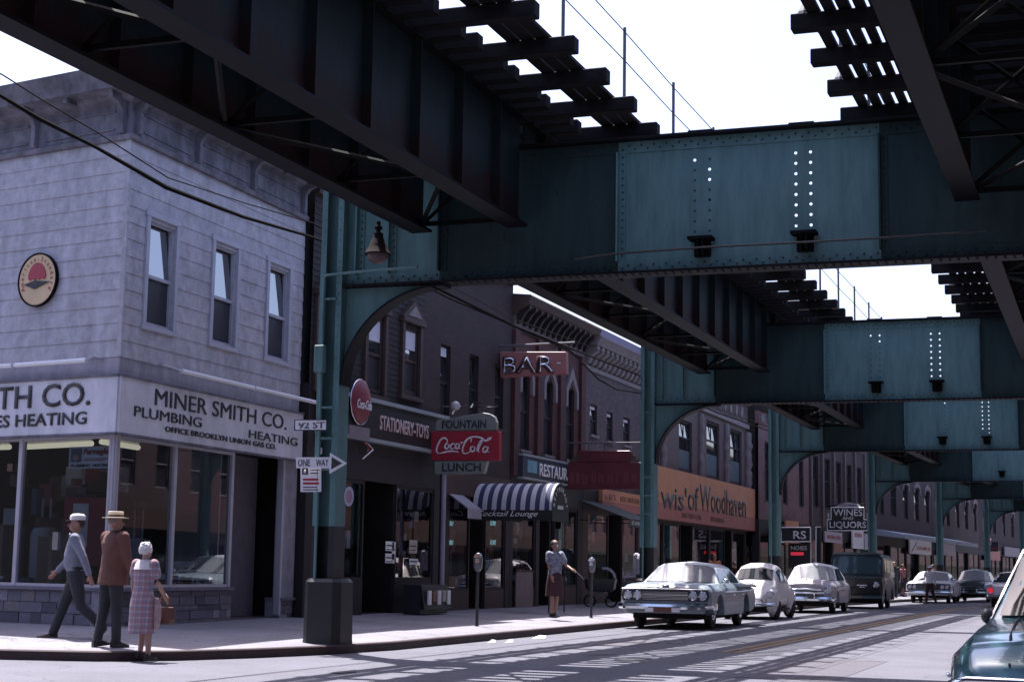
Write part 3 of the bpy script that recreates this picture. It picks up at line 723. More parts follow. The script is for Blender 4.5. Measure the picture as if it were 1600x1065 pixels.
mb = MB(); mb.prism([(-.02, -.02), (.03, -.02), (.03, .05), (-.02, .05)], 'z', ZS+.30, ZC-.06); fR.put(mb, 'corner_board', M_shing)
# core and roof
def ab(x, y): return tuple(c0+aU*x+bU*y)
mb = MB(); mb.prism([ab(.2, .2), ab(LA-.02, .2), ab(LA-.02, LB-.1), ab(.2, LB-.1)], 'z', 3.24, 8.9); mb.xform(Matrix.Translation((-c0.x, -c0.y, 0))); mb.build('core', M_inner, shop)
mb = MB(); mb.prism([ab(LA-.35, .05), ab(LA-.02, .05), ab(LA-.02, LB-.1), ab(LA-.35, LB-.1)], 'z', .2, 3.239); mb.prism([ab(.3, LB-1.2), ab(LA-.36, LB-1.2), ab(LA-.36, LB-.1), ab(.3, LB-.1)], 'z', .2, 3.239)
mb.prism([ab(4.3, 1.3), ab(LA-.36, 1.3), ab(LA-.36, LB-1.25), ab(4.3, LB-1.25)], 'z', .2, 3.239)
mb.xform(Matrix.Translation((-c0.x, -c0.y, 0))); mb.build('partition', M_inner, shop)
mb = MB(); mb.prism([ab(.12, .12), ab(LA, .12), ab(LA, LB), ab(.12, LB)], 'z', .05, .27); mb.xform(Matrix.Translation((-c0.x, -c0.y, 0))); mb.build('floor', mat('shop_floor', (.09, .08, .09), .5, var=.3), shop)
mb = MB(); mb.prism([ab(-.1, -.1), ab(LA, -.1), ab(LA, LB), ab(-.1, LB)], 'z', 8.9, 9.02); mb.xform(Matrix.Translation((-c0.x, -c0.y, 0))); mb.build('roof', M_dark, shop)
# bracketed cornice around both street faces
prof = [(.0, ZC-.06), (-.07, ZC-.05), (-.09, ZC+.02), (-.035, ZC+.06), (-.03, ZC+.55), (-.16, ZC+.60), (-.20, ZC+.66), (-.46, ZC+.70), (-.48, ZC+.80), (-.54, ZC+.90), (-.60, ZC+1.02), (0, ZC+1.06)]
half = R((168.7-91.5)/2+91.5)      # inner bisector
for f, L, end in ((fR, LA, 0), (fL, LB, 1)):
    mb = MB(); ext = math.tan(R((180-77.2)/2))
    n = []
    for xx in ((0, L) if end == 0 else (0, L)):
        corner_end = (xx == 0) if end == 0 else (xx == L)
        n.append([(xx+((p[0]*ext) if end == 0 else (-p[0]*ext)) if corner_end else xx, p[0], p[1]) for p in prof])
    mb.loft(n); f.put(mb, 'cornice', M_cornice, smooth=25)
    xs_ = [.12, 2.05, 4.1, 6.2] if end == 0 else [LB-.12-2.0*k for k in range(5)]
    for xx in xs_:
        mb = MB(); o = [(-.02, ZC+.02), (-.13, ZC+.06), (-.13, ZC+.40), (-.20, ZC+.50), (-.36, ZC+.58), (-.40, ZC+.70), (-.02, ZC+.70)]
        mb.prism([(p[0], p[1]) for p in o], 'x', xx-.05, xx+.05); f.put(mb, 'bracket', M_cornice, bevel=.01)
    for q, xx in enumerate(xs_[:-1]):
        nx = xs_[q+1]; a, b = sorted((xx, nx)); mb = MB()
        for s0, s1, z0, z1 in ((a+.2, b-.2, ZC+.13, ZC+.155), (a+.2, b-.2, ZC+.42, ZC+.445)): mb.box(s0, s1, -.055, -.032, z0, z1)
        mid = (a+b)/2; mb.box(mid-.05, mid+.05, -.40, -.16, ZC+.60, ZC+.695); f.put(mb, 'frieze_moulding', M_cornice)
# ground floor: fieldstone bulkhead, mullions, glass
def stones(name, x0, x1, z0, z1, f, seed, back=.3):
    random.seed(seed); mb = MB(); z = z0
    cols = [mat('field_stone_%s' % n, c, .85, var=.25, scale=8, bump=.4) for n, c in (('pale', (.28, .265, .31)), ('mid', (.17, .155, .20)), ('dark', (.10, .09, .12)), ('warm', (.20, .17, .19)))]
    mb.box(x0+.01, x1-.01, .03, back, z0, z1-.05); 
    while z < z1-.06:
        h = min(random.choice([.09, .11, .15, .17]), z1-.05-z); 
        if z1-.05-(z+h) < .06: h = z1-.05-z
        x = x0
        while x < x1-.01:
            w = random.uniform(.18, .6); w = x1-x if x1-x-w < .12 else w
            mb.m = random.choice([0, 1, 1, 2, 3, 1]); d = random.uniform(-.012, .012)
            mb.box(x+.008, x+w-.008, d, .0295, z+.007, z+h-.007); x += w
        z += h
    mb.m = 1; mb.box(x0-.02, x1+.02, -.05, back, z1-.049, z1)
    return f.put(mb, name, cols, bevel=0)
xd0 = PF(366, 800, fR.key)[0]; xd1 = PF(441, 800, fR.key)[0]; xm = PF(274, 800, fR.key)[0]
ZT_ST = PF(310, 917, fR.key)[1]
ZST = ZT_ST
stones('stone_bulkhead', .0, xd0, .1, ZST, fR, 3); stones('stone_bulkhead', 0, LB-.02, .1, ZST, fL, 5); stones('stone_bulkhead', xd1, LA, .1, .62, fR, 8)
for f, xs_, L in ((fR, [.05, xm, xd0-.05], xd0), (fL, [LB-.05, PF(25, 800, fL.key)[0], PF(-120, 800, fL.key)[0]], LB)):
    for xx in xs_:
        mb = MB(); mb.box(xx-.045, xx+.045, .02, .12, ZST, 3.235); f.put(mb, 'mullion', M_alu, bevel=.008)
    mb = MB(); mb.box(0, L, .03, .11, ZST+.001, ZST+.05); mb.box(0, L, .03, .11, 3.16, 3.234); f.put(mb, 'window_rail', M_alu)
    mb = MB(); mb.box(.0, L, .068, .072, ZST+.05, 3.16); f.put(mb, 'shop_glass', M_glass)
mb = MB(); mb.box(xd1, LA, -.01, .14, .621, 3.235); fR.put(mb, 'pier', M_stucco)
mb = MB(); mb.box(xd1-.06, xd1+.02, -.03, .10, .3, 3.234); fR.put(mb, 'mullion', M_alu, bevel=.008)
# recessed shop door
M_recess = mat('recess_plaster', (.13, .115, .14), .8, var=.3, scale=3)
dx = xd0+(xd1-xd0)*.42
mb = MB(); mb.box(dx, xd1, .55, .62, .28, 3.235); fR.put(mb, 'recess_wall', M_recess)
mb = MB(); mb.box(xd0-.02, xd0+.03, .3, 1.3, ZST, 3.235); fR.put(mb, 'window_return', M_alu)
mb = MB(); mb.box(xd0+.03, dx, .9, .95, .28, 2.42); dr = fR.put(mb, 'door', mat('door_dark', (.035, .028, .04), .5, var=.2))
mb = MB(); mb.box(xd0+.14, dx-.12, .885, .899, 1.0, 2.25); mb.build('pane', M_carglass, dr)
mb = MB(); mb.ball((dx-.07, .87, 1.2), .03, 8, 5); mb.build('handle', M_chrome, dr)
mb = MB(); mb.box(dx-.03, dx+.03, .50, .96, .28, 2.421); mb.box(xd0+.03, dx+.03, .86, .96, 2.4215, 2.49); mb.build('door_frame', M_alu, dr)
mb = MB(); mb.box(xd0+.03, dx, .9, .95, 2.5, 3.235); fR.put(mb, 'transom', M_recess)
# sign boards on both faces
M_signw = mat('sign_board_white', (.66, .65, .72), .5, var=.14, scale=2, streak=.22)
def TF(sg, key, txt, pl, pr, pt, pb, m=None, y=-.105, bold=.02, th=.012, prb=None, shear=0):
    x0, z1 = PF(pl, pt, key); z0 = PF(pl, pb, key)[1]; x1 = PF(pr, (pt+pb)/2, key)[0]
    return text_mesh(txt, m or M_ink, sg, 'lettering', x0, x1, z0, z1, y, th, bold, shear)
for f, L, nm in ((fR, LA, 'sign board facing the avenue above the shop door with plumbing and heating lettering'), (fL, LB, 'brighter sign board over the side street window ending in co and heating')):
    sg = f.sign('shop_sign', nm); mb = MB(); mb.box(-.08 if f is fR else 0, L if f is fR else L+.08, -.10, -.005, 3.24, ZS-.025)
    mb.build('board', M_signw, sg)
    mb = MB(); mb.box(-.09 if f is fR else 0, L if f is fR else L+.09, -.125, .0, ZS-.0245, ZS+.01); mb.box(-.09 if f is fR else 0, L if f is fR else L+.09, -.115, .0, 3.205, 3.2395); mb.build('trim', M_cornice, sg)
    if f is fR:
        TF(sg, f.key, 'MINER SMITH CO.', 234, 441, 607, 633, bold=.0); TF(sg, f.key, 'PLUMBING', 201, 307, 633.5, 650, bold=.0)
        TF(sg, f.key, 'HEATING', 381, 457, 671, 684, bold=.0); TF(sg, f.key, 'OFFICE BROOKLYN UNION GAS CO.', 249, 424, 665, 674, bold=.02)
    else:
        TF(sg, f.key, 'TH CO.', 4, 149, 606, 641, bold=.0125)
        x1 = PF(4, 620, f.key)[0]; zt, zb = PF(4, 606, f.key)[1], PF(4, 641, f.key)[1]
        text_mesh('MINER SMI', M_ink, sg, 'lettering', x1-2.35, x1-.1, zb, zt, -.105, .012, .006)
        TF(sg, f.key, 'ES HEATING', 1, 143, 650, 669, bold=.0125)
        x1 = PF(1, 650, f.key)[0]; zt, zb = PF(1, 650, f.key)[1], PF(1, 669, f.key)[1]
        text_mesh('SUPPLI', M_ink, sg, 'lettering', x1-.75, x1-.05, zb, zt, -.105, .012, .006)
# fluorescent tubes over the boards
for f, pl, pr, py, lb in ((fR, 252, 470, 567, 'long white fluorescent tube on arms over the avenue side shop sign'), (fL, -60, 160, 560, 'long white fluorescent tube on arms over the side street shop sign')):
    sg = f.sign('sign_light', lb, cat='lamp'); a, z = PF(pl, py, f.key); b = PF(pr, 600, f.key)[0]; z = 4.36; n = 2
    a, b = (a+.05, min(b, LA+.2)) if f is fR else (a, b)
    for k in range(n):
        p, q = a+(b-a)*k/n, a+(b-a)*(k+1)/n
        mb = MB(); mb.tube([(p+.03, -.34, z), (q-.03, -.34, z)], .04, 10); mb.build('tube', M_enamel, sg, smooth=40)
    mb = MB()
    for xx in (a-.35 if f is fR else a, (a+b)/2, b-.02): mb.tube([(xx, 0, z+.04), (xx, -.2, z+.07), (xx+(.38 if xx < a else 0), -.34, z)], .014, 6)
    mb.build('arm', M_alu, sg)
# round emblem sign on the side wall
x, z = PF(63.5, 438, fL.key); sg = fL.sign('round_sign', 'round tan emblem sign with a red half disc on the shingled side wall')
xr = PF(93, 438, fL.key)[0]-x; zr = PF(63.5, 396.5, fL.key)[1]-z; rr = (zr+xr)/2*.98
mb = MB(); mb.lathe([(rr, 0), (rr, -.03), (rr*.96, -.045)], (x, -.03, z), 40, 'y'); mb.build('disc', mat('emblem_tan', (.62, .44, .26), .5, var=.15), sg, smooth=30)
mb = MB(); mb.lathe([(rr*1.03, 0), (rr*1.03, -.06), (rr*.985, -.06), (rr*.985, 0)], (x, -.026, z), 40, 'y', caps=False); mb.build('rim', M_dark, sg, smooth=30)
mb = MB(); o = [(x+rr*.47*math.cos(t), z+rr*.05+rr*.60*math.sin(t)) for t in [math.pi*k/16 for k in range(17)]]
o += [(x-rr*.47+rr*.94*k/8, z+rr*(.05-(.06 if k % 2 else 0))) for k in range(1, 8)]; mb.prism(o, 'y', -.09, -.0755); mb.build('emblem', M_red, sg)
mb = MB(); mb.prism([(x-rr*.68, z-rr*.15), (x-rr*.1, z-rr*.03), (x+rr*.68, z-rr*.12), (x-rr*.1, z-rr*.36)], 'y', -.09, -.0755); mb.build('emblem_base', M_ink, sg)
arc_text('American-Standard', M_red, sg, 'lettering', x, z, rr*.72, rr*.72, 205, -28, rr*.24, y=-.082)
# things in the shop window
random.seed(77)
M_tap = [mat('fitting_chrome', (.5, .5, .53), .25, .8, var=0), mat('fitting_white', (.5, .48, .5), .4, var=.1), mat('fitting_red', (.26, .04, .05), .5, var=.1), mat('fitting_brown', (.12, .07, .05), .7, var=.2), mat('fitting_blue', (.10, .14, .20), .6, var=.2)]
for f, a, b in ((fR, .2, xd0-.2), (fL, LB-4.2, LB-.2)):
    mb = MB(); x = a
    while x < b:
        mb.m = random.randrange(5); w = random.uniform(.06, .28); h = random.uniform(.06, .3); y = random.uniform(.25, .5)
        if mb.m == 0: mb.lathe([(w*.4, ZST+.05), (w*.45, ZST+.05+h*.7), (w*.2, ZST+.05+h)], (x+w/2, y, 0), 10)
        else: mb.box(x, x+w, y, y+.12, ZST-.1, ZST+.05+h)
        x += w+random.uniform(.03, .25)
    f.put(mb, 'window_display', M_tap)
    mb = MB()
    for k in range(16):
        mb.m = random.randrange(5); x, z, y = random.uniform(a, b-.5), random.uniform(1.2, 2.7), random.uniform(1.0, 2.4); mb.box(x, x+random.uniform(.1, .5), y, y+.1, z, z+random.uniform(.1, .45))
    f.put(mb, 'window_display', M_tap)
def inshop(a, b, z=0): v = c0+aU*a+bU*b; return (v.x, v.y, z)
M_lampy = mat('warm_tube', (1, .86, .6), .4, var=0, emit=.35)
for k, (p0, p1, lb) in enumerate((((.25, .5), (1.5, .6), 'lit warm fluorescent strip inside the shop beside the corner post'), ((.5, .9), (.7, 2.6), 'lit warm fluorescent strip along the side street shop window'), ((.6, 2.9), (.8, 6), 'lit warm fluorescent strip at the left edge inside the shop'))):
    t = thing('ceiling_light', lb, 'lamp'); a, b = Vector(inshop(*p0, 3.13)), Vector(inshop(*p1, 3.13))
    mb = MB(); mb.tube([a, b], .045, 8); mb.build('tube', M_lampy, t, smooth=40); mb = MB(); mb.tube([a+Vector((0, 0, .09)), b+Vector((0, 0, .09))], .04, 4); mb.build('housing', M_white, t)
x0, x1, z0, z1 = PB(fL.key, 97, 165, 697, 731)
sg = fL.sign('hanging_sign', 'white and red lettered card hanging inside the window under the side sign')
mb = MB(); mb.box(x0, x1-.03, .16, .175, z0, z1); mb.build('card', M_white, sg)
w, h = x1-x0-.03, z1-z0
mb = MB(); mb.box(x0+w*.05, x0+w*.3, .15, .158, z0+h*.3, z1-h*.08); mb.build('picture', mat('card_blue', (.10, .12, .18), .6, var=.3), sg)
mb = MB(); mb.ball((x0+w*.175, .148, z0+h*.5), (w*.07, .006, h*.14)); mb.build('picture_detail', mat('card_tan', (.45, .34, .22), .7, var=0), sg)
text_mesh('Permaglas', M_red, sg, 'lettering', x0+w*.34, x1-w*.06, z1-h*.45, z1-h*.1, .157, .006, .03, .2)
text_mesh('PLUMBING  HEATING', M_ink, sg, 'lettering', x0+w*.06, x1-w*.06, z0+h*.06, z0+h*.2, .157, .006, .02)
mb = MB()
for k in range(2): mb.box(x0+w*.36, x1-w*.1-k*.08, .15, .158, z0+h*(.42-.08*k), z0+h*(.45-.08*k))
mb.build('rule_line', M_red, sg)
M_board = mat('cardboard', (.24, .16, .11), .9, var=.2)
def crate(a, b, w, d, h, lb, rz=0, z=.27, m=None):
    t = thing('cardboard_box', lb, 'box', inshop(a, b, z), rz); mb = MB(); mb.box(-w/2, w/2, -d/2, d/2, 0, h); mb.build('carton', m or M_board, t, bevel=.008)
    mb = MB(); mb.box(-.03, .03, -d/2-.002, d/2+.002, .002, h+.002); mb.build('packing_tape', mat('packing_tape', (.30, .22, .15), .4, var=0), t)
crate(.45, 1.55, .45, .4, 1.35, 'tall tan carton behind the glass left of the walking man', 10)
crate(.5, 2.9, .6, .5, 1.55, 'wide tan carton at the left edge of the shop window', -8)
for a, b, h, lb in ((.8, 2.1, 1.5, 'white water heater standing inside behind the walking man'), (1.9, .8, 1.35, 'white water heater inside behind the plaid dress')):
    t = thing('water_heater', lb, 'heater', inshop(a, b, .27)); mb = MB(); mb.lathe([(.2, 0), (.24, .04), (.24, h-.1), (.2, h), (.05, h+.03)], n=20); mb.build('tank', mat('heater_enamel', (.5, .48, .5), .25, var=.1), t, smooth=40)
    mb = MB(); mb.tube([(.08, 0, h), (.08, 0, h+.5)], .02, 6); mb.tube([(-.08, 0, h), (-.08, 0, h+.5)], .02, 6); mb.build('pipe', M_alu, t)
    mb = MB(); mb.box(-.08, .08, -.26, -.22, .2, .42); mb.build('control_box', M_red, t)
mb = MB(); t = thing('wash_basin', 'white wash basin on chrome legs in the window beside the shop door', 'basin', inshop(3.3, .45, .27), 92)
rings = [[(q*.36*math.cos(2*math.pi*k/16), q*.24*math.sin(2*math.pi*k/16), z) for k in range(16)] for q, z in ((.55, .62), (.95, .72), (1.05, .84), (1, .86), (.9, .80), (.5, .68))]
mb.loft(rings); mb.build('bowl', M_enamel, t, smooth=50)
mb = MB(); mb.box(-.4, .4, .20, .24, .80, 1.0); mb.build('splashback', M_enamel, t, bevel=.01)
for sx in (-.3, .3):
    mb = MB(); mb.tube([(sx, -.15, 0), (sx, -.15, .75)], .015, 6); mb.tube([(sx, .15, 0), (sx, .15, .75)], .015, 6); mb.build('leg', M_chrome, t)
t = thing('red_display', 'dark red painted display panel inside the shop behind the two men', 'display', inshop(.75, 1.15, .27), 20)
mb = MB(); mb.box(-.35, .35, -.03, .03, .9, 2.0); mb.build('panel', M_red, t); mb = MB(); mb.box(-.3, .3, -.02, .02, 0, .899); mb.build('stand', M_dark, t); mb = MB(); mb.box(-.2, .05, -.045, -.031, 1.2, 1.9); mb.build('price_card', M_white, t)

# ------------------------------------------------------------------ storefront pieces
random.seed(11)
GOODS = [mat('goods_%s' % n, c, .6, var=.3, scale=9) for n, c in (('red', (.28, .05, .05)), ('cream', (.45, .38, .34)), ('blue', (.10, .16, .26)), ('brown', (.15, .08, .06)), ('pink', (.38, .18, .19)), ('black', (.03, .03, .035)), ('white', (.55, .53, .56)), ('rust', (.25, .11, .07)))]
def goods(f, x0, x1, z0, z1, y, n, seed, smin=.08, smax=.3):
    random.seed(seed); mb = MB()
    for k in range(n):
        w, h = random.uniform(smin, smax), random.uniform(smin, smax*1.3); x = random.uniform(x0, max(x0+.01, x1-w)); z = random.uniform(z0, max(z0+.01, z1-h)); mb.m = random.randrange(8)
        yy = y+random.uniform(-.55, .1)+k*.0007; mb.box(x, x+w, yy, yy+.05, z, z+h)
    return f.put(mb, 'window_display', GOODS)
def storefront(f, x0, x1, zt, layout, fm, bm, gz=.75, seed=1, back=2.6, fl=.16):
    """layout: list of (kind, width fraction) with kind g glass, d recessed door, p pier"""
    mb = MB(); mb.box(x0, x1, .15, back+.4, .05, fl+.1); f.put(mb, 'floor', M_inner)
    tot = sum(w for _, w in layout); x = x0
    for k, (kind, w) in enumerate(layout):
        a, b = x, x+(x1-x0)*w/tot; x = b
        if kind == 'p':
            mb = MB(); mb.box(a, b, -.02, .3, .08, zt); f.put(mb, 'pier', fm)
        elif kind == 'g':
            mb = MB(); mb.box(a, b, .0, .25, .08, gz); f.put(mb, 'bulkhead', bm)
            fr = MB()
            for p, q in ((a, a+.06), (b-.06, b)): fr.box(p, q, .01, .09, gz+.001, zt)
            fr.box(a+.061, b-.061, .01, .09, zt-.08, zt); fr.box(a+.061, b-.061, .01, .09, gz+.001, gz+.06)
            w_ = f.put(fr, 'shop_window', fm)
            mb = MB(); mb.poly([(a+.06, .04, gz+.06), (b-.06, .04, gz+.06), (b-.06, .04, zt-.08), (a+.06, .04, zt-.08)]); mb.build('pane', M_glass, w_)
            goods(f, a+.1, b-.1, gz+.08, zt-.5, .75, int(40*(b-a)), seed+k)
            mb = MB(); mb.box(a, b, 1.25, 1.3, .2, zt); f.put(mb, 'display_back', M_inner)
        else:
            mb = MB(); mb.box(a, a+.05, .05, 1.3, .2, zt); f.put(mb, 'door_reveal', M_inner); mb = MB(); mb.box(b-.05, b, .05, 1.3, .2, zt); f.put(mb, 'door_reveal', M_inner)
            mb = MB(); mb.box(a+.06, b-.06, 1.1, 1.16, .27, 2.35); d_ = f.put(mb, 'door', mat('door_brown', (.045, .03, .03), .5, var=.3))
            mb = MB(); mb.box(a+.2, b-.2, 1.085, 1.099, 1.0, 2.15); mb.build('pane', M_carglass, d_)
            mb = MB(); mb.ball((b-.14, 1.07, 1.15), .03, 8, 5); mb.build('handle', M_chrome, d_)
    return x

def bld(name, label, y0, y1, rz=90.0):
    t = thing(name, label, 'building', (FX+bend(y0), y0, 0), rz); return Face(t, (FX+bend(y0), y0), rz), y1-y0

M_board2 = mat('dark_clapboard', (.018, .012, .014), .8, var=.35, scale=5)
M_trimbr = mat('brown_trim', (.06, .032, .028), .7, var=.3)
M_trimdk = mat('dark_trim', (.016, .011, .013), .7, var=.3)
M_brickD = brick('dark_brick', (.046, .019, .022), (.030, .014, .018), (.028, .02, .024))
M_brickR = brick('red_brick', (.105, .028, .028), (.068, .020, .023), (.055, .032, .034))
M_brickG = brick('grey_brick', (.115, .078, .088), (.066, .048, .058), (.12, .10, .115))
M_brickP = brick('pink_brick', (.20, .095, .10), (.15, .07, .08), (.16, .115, .125))
M_brickB = brick('brown_brick', (.075, .036, .038), (.05, .026, .03), (.07, .055, .06))
M_stone = mat('cream_stone', (.22, .185, .20), .8, var=.3, scale=5, bump=.2)
M_terra = mat('terracotta_trim', (.12, .085, .09), .75, var=.35, scale=8, bump=.3)
M_signdk = mat('sign_black', (.02, .018, .022), .4, var=.3)

# stationery shop
f, L = bld('wooden_building', 'dark clapboard building with stationery and toys shop behind the corner column', 28.42, 34.05)
y0 = 28.42
mass(f, 0, L, .1, 9.2, gz=3.5); G2 = 3.55
ws = [PB(f.key, 497, 513, 468, 600), PB(f.key, 573, 590, 490, 610), PB(f.key, 630, 649, 509, 612)]
ws = [(max(.25, a), max(.25, a)+.85 if i == 0 else a+.85, c, d) for i, (a, b, c, d) in enumerate(ws)]
mb = MB(); wall(mb, 0, L, 4.75, 8.5, ws, .14, (.125, .012)); f.put(mb, 'wall', M_board2, normals=False)
for i, (a, b, c, d) in enumerate(ws):
    w = window(f, a, b, c, d, M_trimbr, y=.05, rail=.5, blind=.28, cw=.06)
    mb = MB(); mb.box(a-.14, a-.002, -.07, 0, c-.05, d+.1); mb.box(b+.002, b+.14, -.07, 0, c-.05, d+.1); mb.box(a-.2, b+.2, -.12, 0, d+.101, d+.2)
    mb.prism([(a-.22, d+.2), (b+.22, d+.2), ((a+b)/2, d+.62)], 'y', -.1, -.002); mb.box(a-.2, b+.2, -.1, 0, c-.16, c-.06); mb.build('hood', M_trimbr, w)
    mb = MB(); mb.prism([(a+.05, d+.25), (b-.05, d+.25), ((a+b)/2, d+.5)], 'y', -.115, -.101); mb.build('hood_panel', M_stone, w)
mb = MB(); mb.loft([[(xx, p, z) for p, z in ((0, 8.5), (-.1, 8.52), (-.12, 8.62), (-.05, 8.7), (-.05, 8.95), (-.4, 9.05), (-.46, 9.2), (0, 9.25))] for xx in (0, L)]); f.put(mb, 'cornice', M_trimbr, smooth=25)
for k in range(6):
    mb = MB(); mb.prism([(-.02, 8.7), (-.12, 8.72), (-.16, 8.85), (-.34, 8.95), (-.36, 9.03), (-.02, 9.03)], 'x', .12+k*1.05, .24+k*1.05); f.put(mb, 'bracket', M_trimdk)
mb = MB(); mb.box(0, L+1.1, -.02, .14, G2, 4.75); f.put(mb, 'fascia', M_trimdk)
storefront(f, 0, L+1.1, 3.0, [('p', .3), ('g', 2.2), ('d', 1.5), ('g', 1.9), ('p', .3)], M_trimdk, M_trimdk, gz=.95, seed=21)
mb = MB(); mb.box(0, L+1.1, -.01, .14, 3.001, G2-.001); f.put(mb, 'transom', M_trimdk)
f2 = f
sg = f.sign('shop_sign', 'black stationery and toys sign board with pale edge over the shop')
a = PF(581, 626, f.key); b = PF(690, 653, f.key); zb_ = PF(580, 692, f.key)[1]
mb = MB(); mb.box(.3, b[0], -.14, -.021, zb_+.08, a[1]-.06); mb.build('board', M_signdk, sg)
mb = MB(); mb.box(.28, b[0]+.02, -.2, -.0215, a[1]-.059, a[1]+.02); mb.box(.28, b[0]+.02, -.18, -.0215, zb_, zb_+.079); mb.build('edge', mat('sign_edge', (.30, .34, .36), .4, var=.15), sg)
TF(sg, f.key, 'STATIONERY-TOYS', 584, 661, 648, 671, mat('letter_pink', (.58, .42, .42), .5, var=.1), y=-.142, bold=.02)
# red disc at the left end of the sign
x, z = PF(549, 632, f.key); sg = f.sign('round_sign', 'red soft drink disc at the left end of the stationery sign')
mb = MB(); mb.lathe([(.46, 0), (.46, -.03), (.40, -.07), (.2, -.10), (.01, -.105)], (x-.02, -.20, z+.05), 32, 'y'); mb.build('disc', mat('red_disc_faded', (.22, .03, .05), .5, var=.25), sg, smooth=60)
mb = MB(); mb.tube([(x-.02+.465*math.cos(t), -.215, z+.05+.465*math.sin(t)) for t in [2*math.pi*k/32 for k in range(33)]], .014, 6); mb.build('rim', M_chrome, sg, smooth=60)
text_mesh('Coca-Cola', M_white, sg, 'lettering', x-.36, x+.32, z-.1, z+.09, -.308, .01, .0, .35)
mb = MB(); mb.box(x-.45, x+.5, -.2, -.145, z-.68, z-.45); mb.build('panel', mat('sign_grey', (.22, .19, .22), .5, var=.2), sg)
sg = f.sign('neon_arrow', 'bent neon tube arrow under the red soft drink disc'); x, z = PF(566, 703, f.key)
mb = MB(); mb.tube([(x-.25, -.16, z+.14), (x-.1, -.16, z+.12), (x-.02, -.16, z+.02), (x-.1, -.16, z-.03)], .02, 6); mb.build('hook', M_red, sg); mb = MB(); mb.tube([(x-.3, -.16, z-.2), (x+.2, -.16, z+.03), (x-.05, -.16, z+.12)], .014, 6); mb.build('arrow', M_white, sg)
# newspaper rack and posters by the shop door
t = thing('newspaper_rack', 'dark newspaper rack with papers below the stationery window', 'rack', (FX+.75, 33.2, .24), 90)
mb = MB(); mb.box(-.75, .75, 0, .4, 0, .62); mb.build('cabinet', M_black, t); mb = MB(); mb.prism([(-.1, .1), (-.02, .6), (.02, .6), (-.06, .1)], 'x', -.75, .75); mb.build('front_panel', M_black, t)
for k in range(5):
    mb = MB(); x = -.62+k*.27; mb.box(x, x+.17, -.13, -.1, .2+.06*(k % 2), .5); mb.build('newspaper', [M_white, GOODS[7], M_white, GOODS[1], M_white][k], t)
for px, pt, pb, wpx, lb, m_ in ((601, 845, 860, 13, 'upper white notice card on the shop window right of the column', M_white), (600.5, 864, 879, 14, 'lower white notice card on the shop window right of the column', M_white), (638, 843, 864, 12, 'tan poster on the window above the newspaper rack', GOODS[1]), (638, 872, 883, 13, 'white notice above the newspaper rack', M_white), (611, 846, 874, 5, 'narrow pale paper strip hanging by the stationery door', M_white)):
    x0, x1, z0, z1 = PB(f.key, px, px+wpx, pt, pb); t = f.sign('poster', lb, cat='poster'); mb = MB(); mb.box(x0, x1, -.03, -.022, z0, z1); mb.build('sheet', m_, t)
    mb = MB(); mb.box(x0+.03, x1-.05, -.033, -.0305, (z0+z1)/2, (z0+z1)/2+.03); mb.box(x0+.03, x1-.09, -.033, -.0305, (z0+z1)/2-.08, (z0+z1)/2-.06); mb.build('print', M_ink, t)

# dark brick building with narrow windows
f, L = bld('brick_building', 'tall plain dark brick building with three narrow windows behind the fountain sign', 34.06, 39.92)
mass(f, 0, L, .1, 8.6, gz=3.5)
ws = [PB(f.key, 689, 703, 536, 655), PB(f.key, 734, 744, 552, 660), PB(f.key, 774, 784, 568, 668)]
ws = [(a, a+.62, max(4.2, c), d) for a, b, c, d in ws]
mb = MB(); wall(mb, 0, L, 3.5, 8.6, ws, .14); f.put(mb, 'wall', M_brickD, normals=False)
for i, (a, b, c, d) in enumerate(ws): window(f, a, b, c, d, M_trimdk, y=.10, rail=.5, blind=.12 if i == 0 else 0, low=M_pane_up if i else None, sill=M_trimdk)
mb = MB(); mb.box(0, L, -.15, .14, 8.601, 8.75); f.put(mb, 'coping', M_trimdk)
storefront(f, 1.2, L, 2.95, [('p', .5), ('g', 1.3), ('d', 1.0), ('g', 1.3), ('p', .3)], M_trimdk, M_trimbr, gz=.7, seed=31)
mb = MB(); mb.box(1.2, L, -.015, .14, 2.951, 3.499); f.put(mb, 'transom', M_trimbr)
f3 = f
mb = MB()
for k in range(2): pass
for px, py, lb in ((700, 818, 'upper'), (700, 848, 'lower'), (769, 818, 'upper'), (769, 848, 'lower')):
    x, z = PF(px, py, f.key); t = f.sign('neon_sign', f'{lb} pale blue neon script in the {"left" if px < 730 else "right"} cocktail lounge window'); o = smudge(t, 'neon_tube', x-.05, x+.36, z-.04, z+.09, .035, mat('neon_blue', (.30, .62, .66), .4, var=0, emit=.1), px, .3)

# gothic brick building
f, L = bld('brick_building', 'red brick building with pointed stone window hoods above the striped awning', 39.94, 46.1)
mass(f, 0, L, .1, 8.2, gz=3.6)
ws = [(.65, 1.4, 4.35, 6.4), (2.6, 3.35, 4.35, 6.4), (4.55, 5.3, 4.35, 6.4)]
mb = MB(); wall(mb, 0, L, 3.6, 7.45, ws, .14); f.put(mb, 'wall', M_brickR, normals=False)
for a, b, c, d in ws:
    w = window(f, a, b, c, d, M_trimdk, y=.09, rail=.5, up=M_pane_low, sill=M_stone)
    mb = MB(); o = [(a-.2, d-.55), (a-.2, d-.05), ((a+b)/2-.1, d+.5), ((a+b)/2, d+.62), ((a+b)/2+.1, d+.5), (b+.2, d-.05), (b+.2, d-.55), (b+.04, d-.55), (b+.02, d-.1), ((a+b)/2, d+.28), (a-.02, d-.1), (a-.04, d-.55)]
    mb.prism(o, 'y', -.08, -.001); mb.build('hood', M_stone, w)
for xx in (.0, 1.85, 3.8, L-.42):
    mb = MB(); mb.box(xx, xx+.42, -.09, -.001, 3.62, 7.44); f.put(mb, 'pilaster', M_brickR)
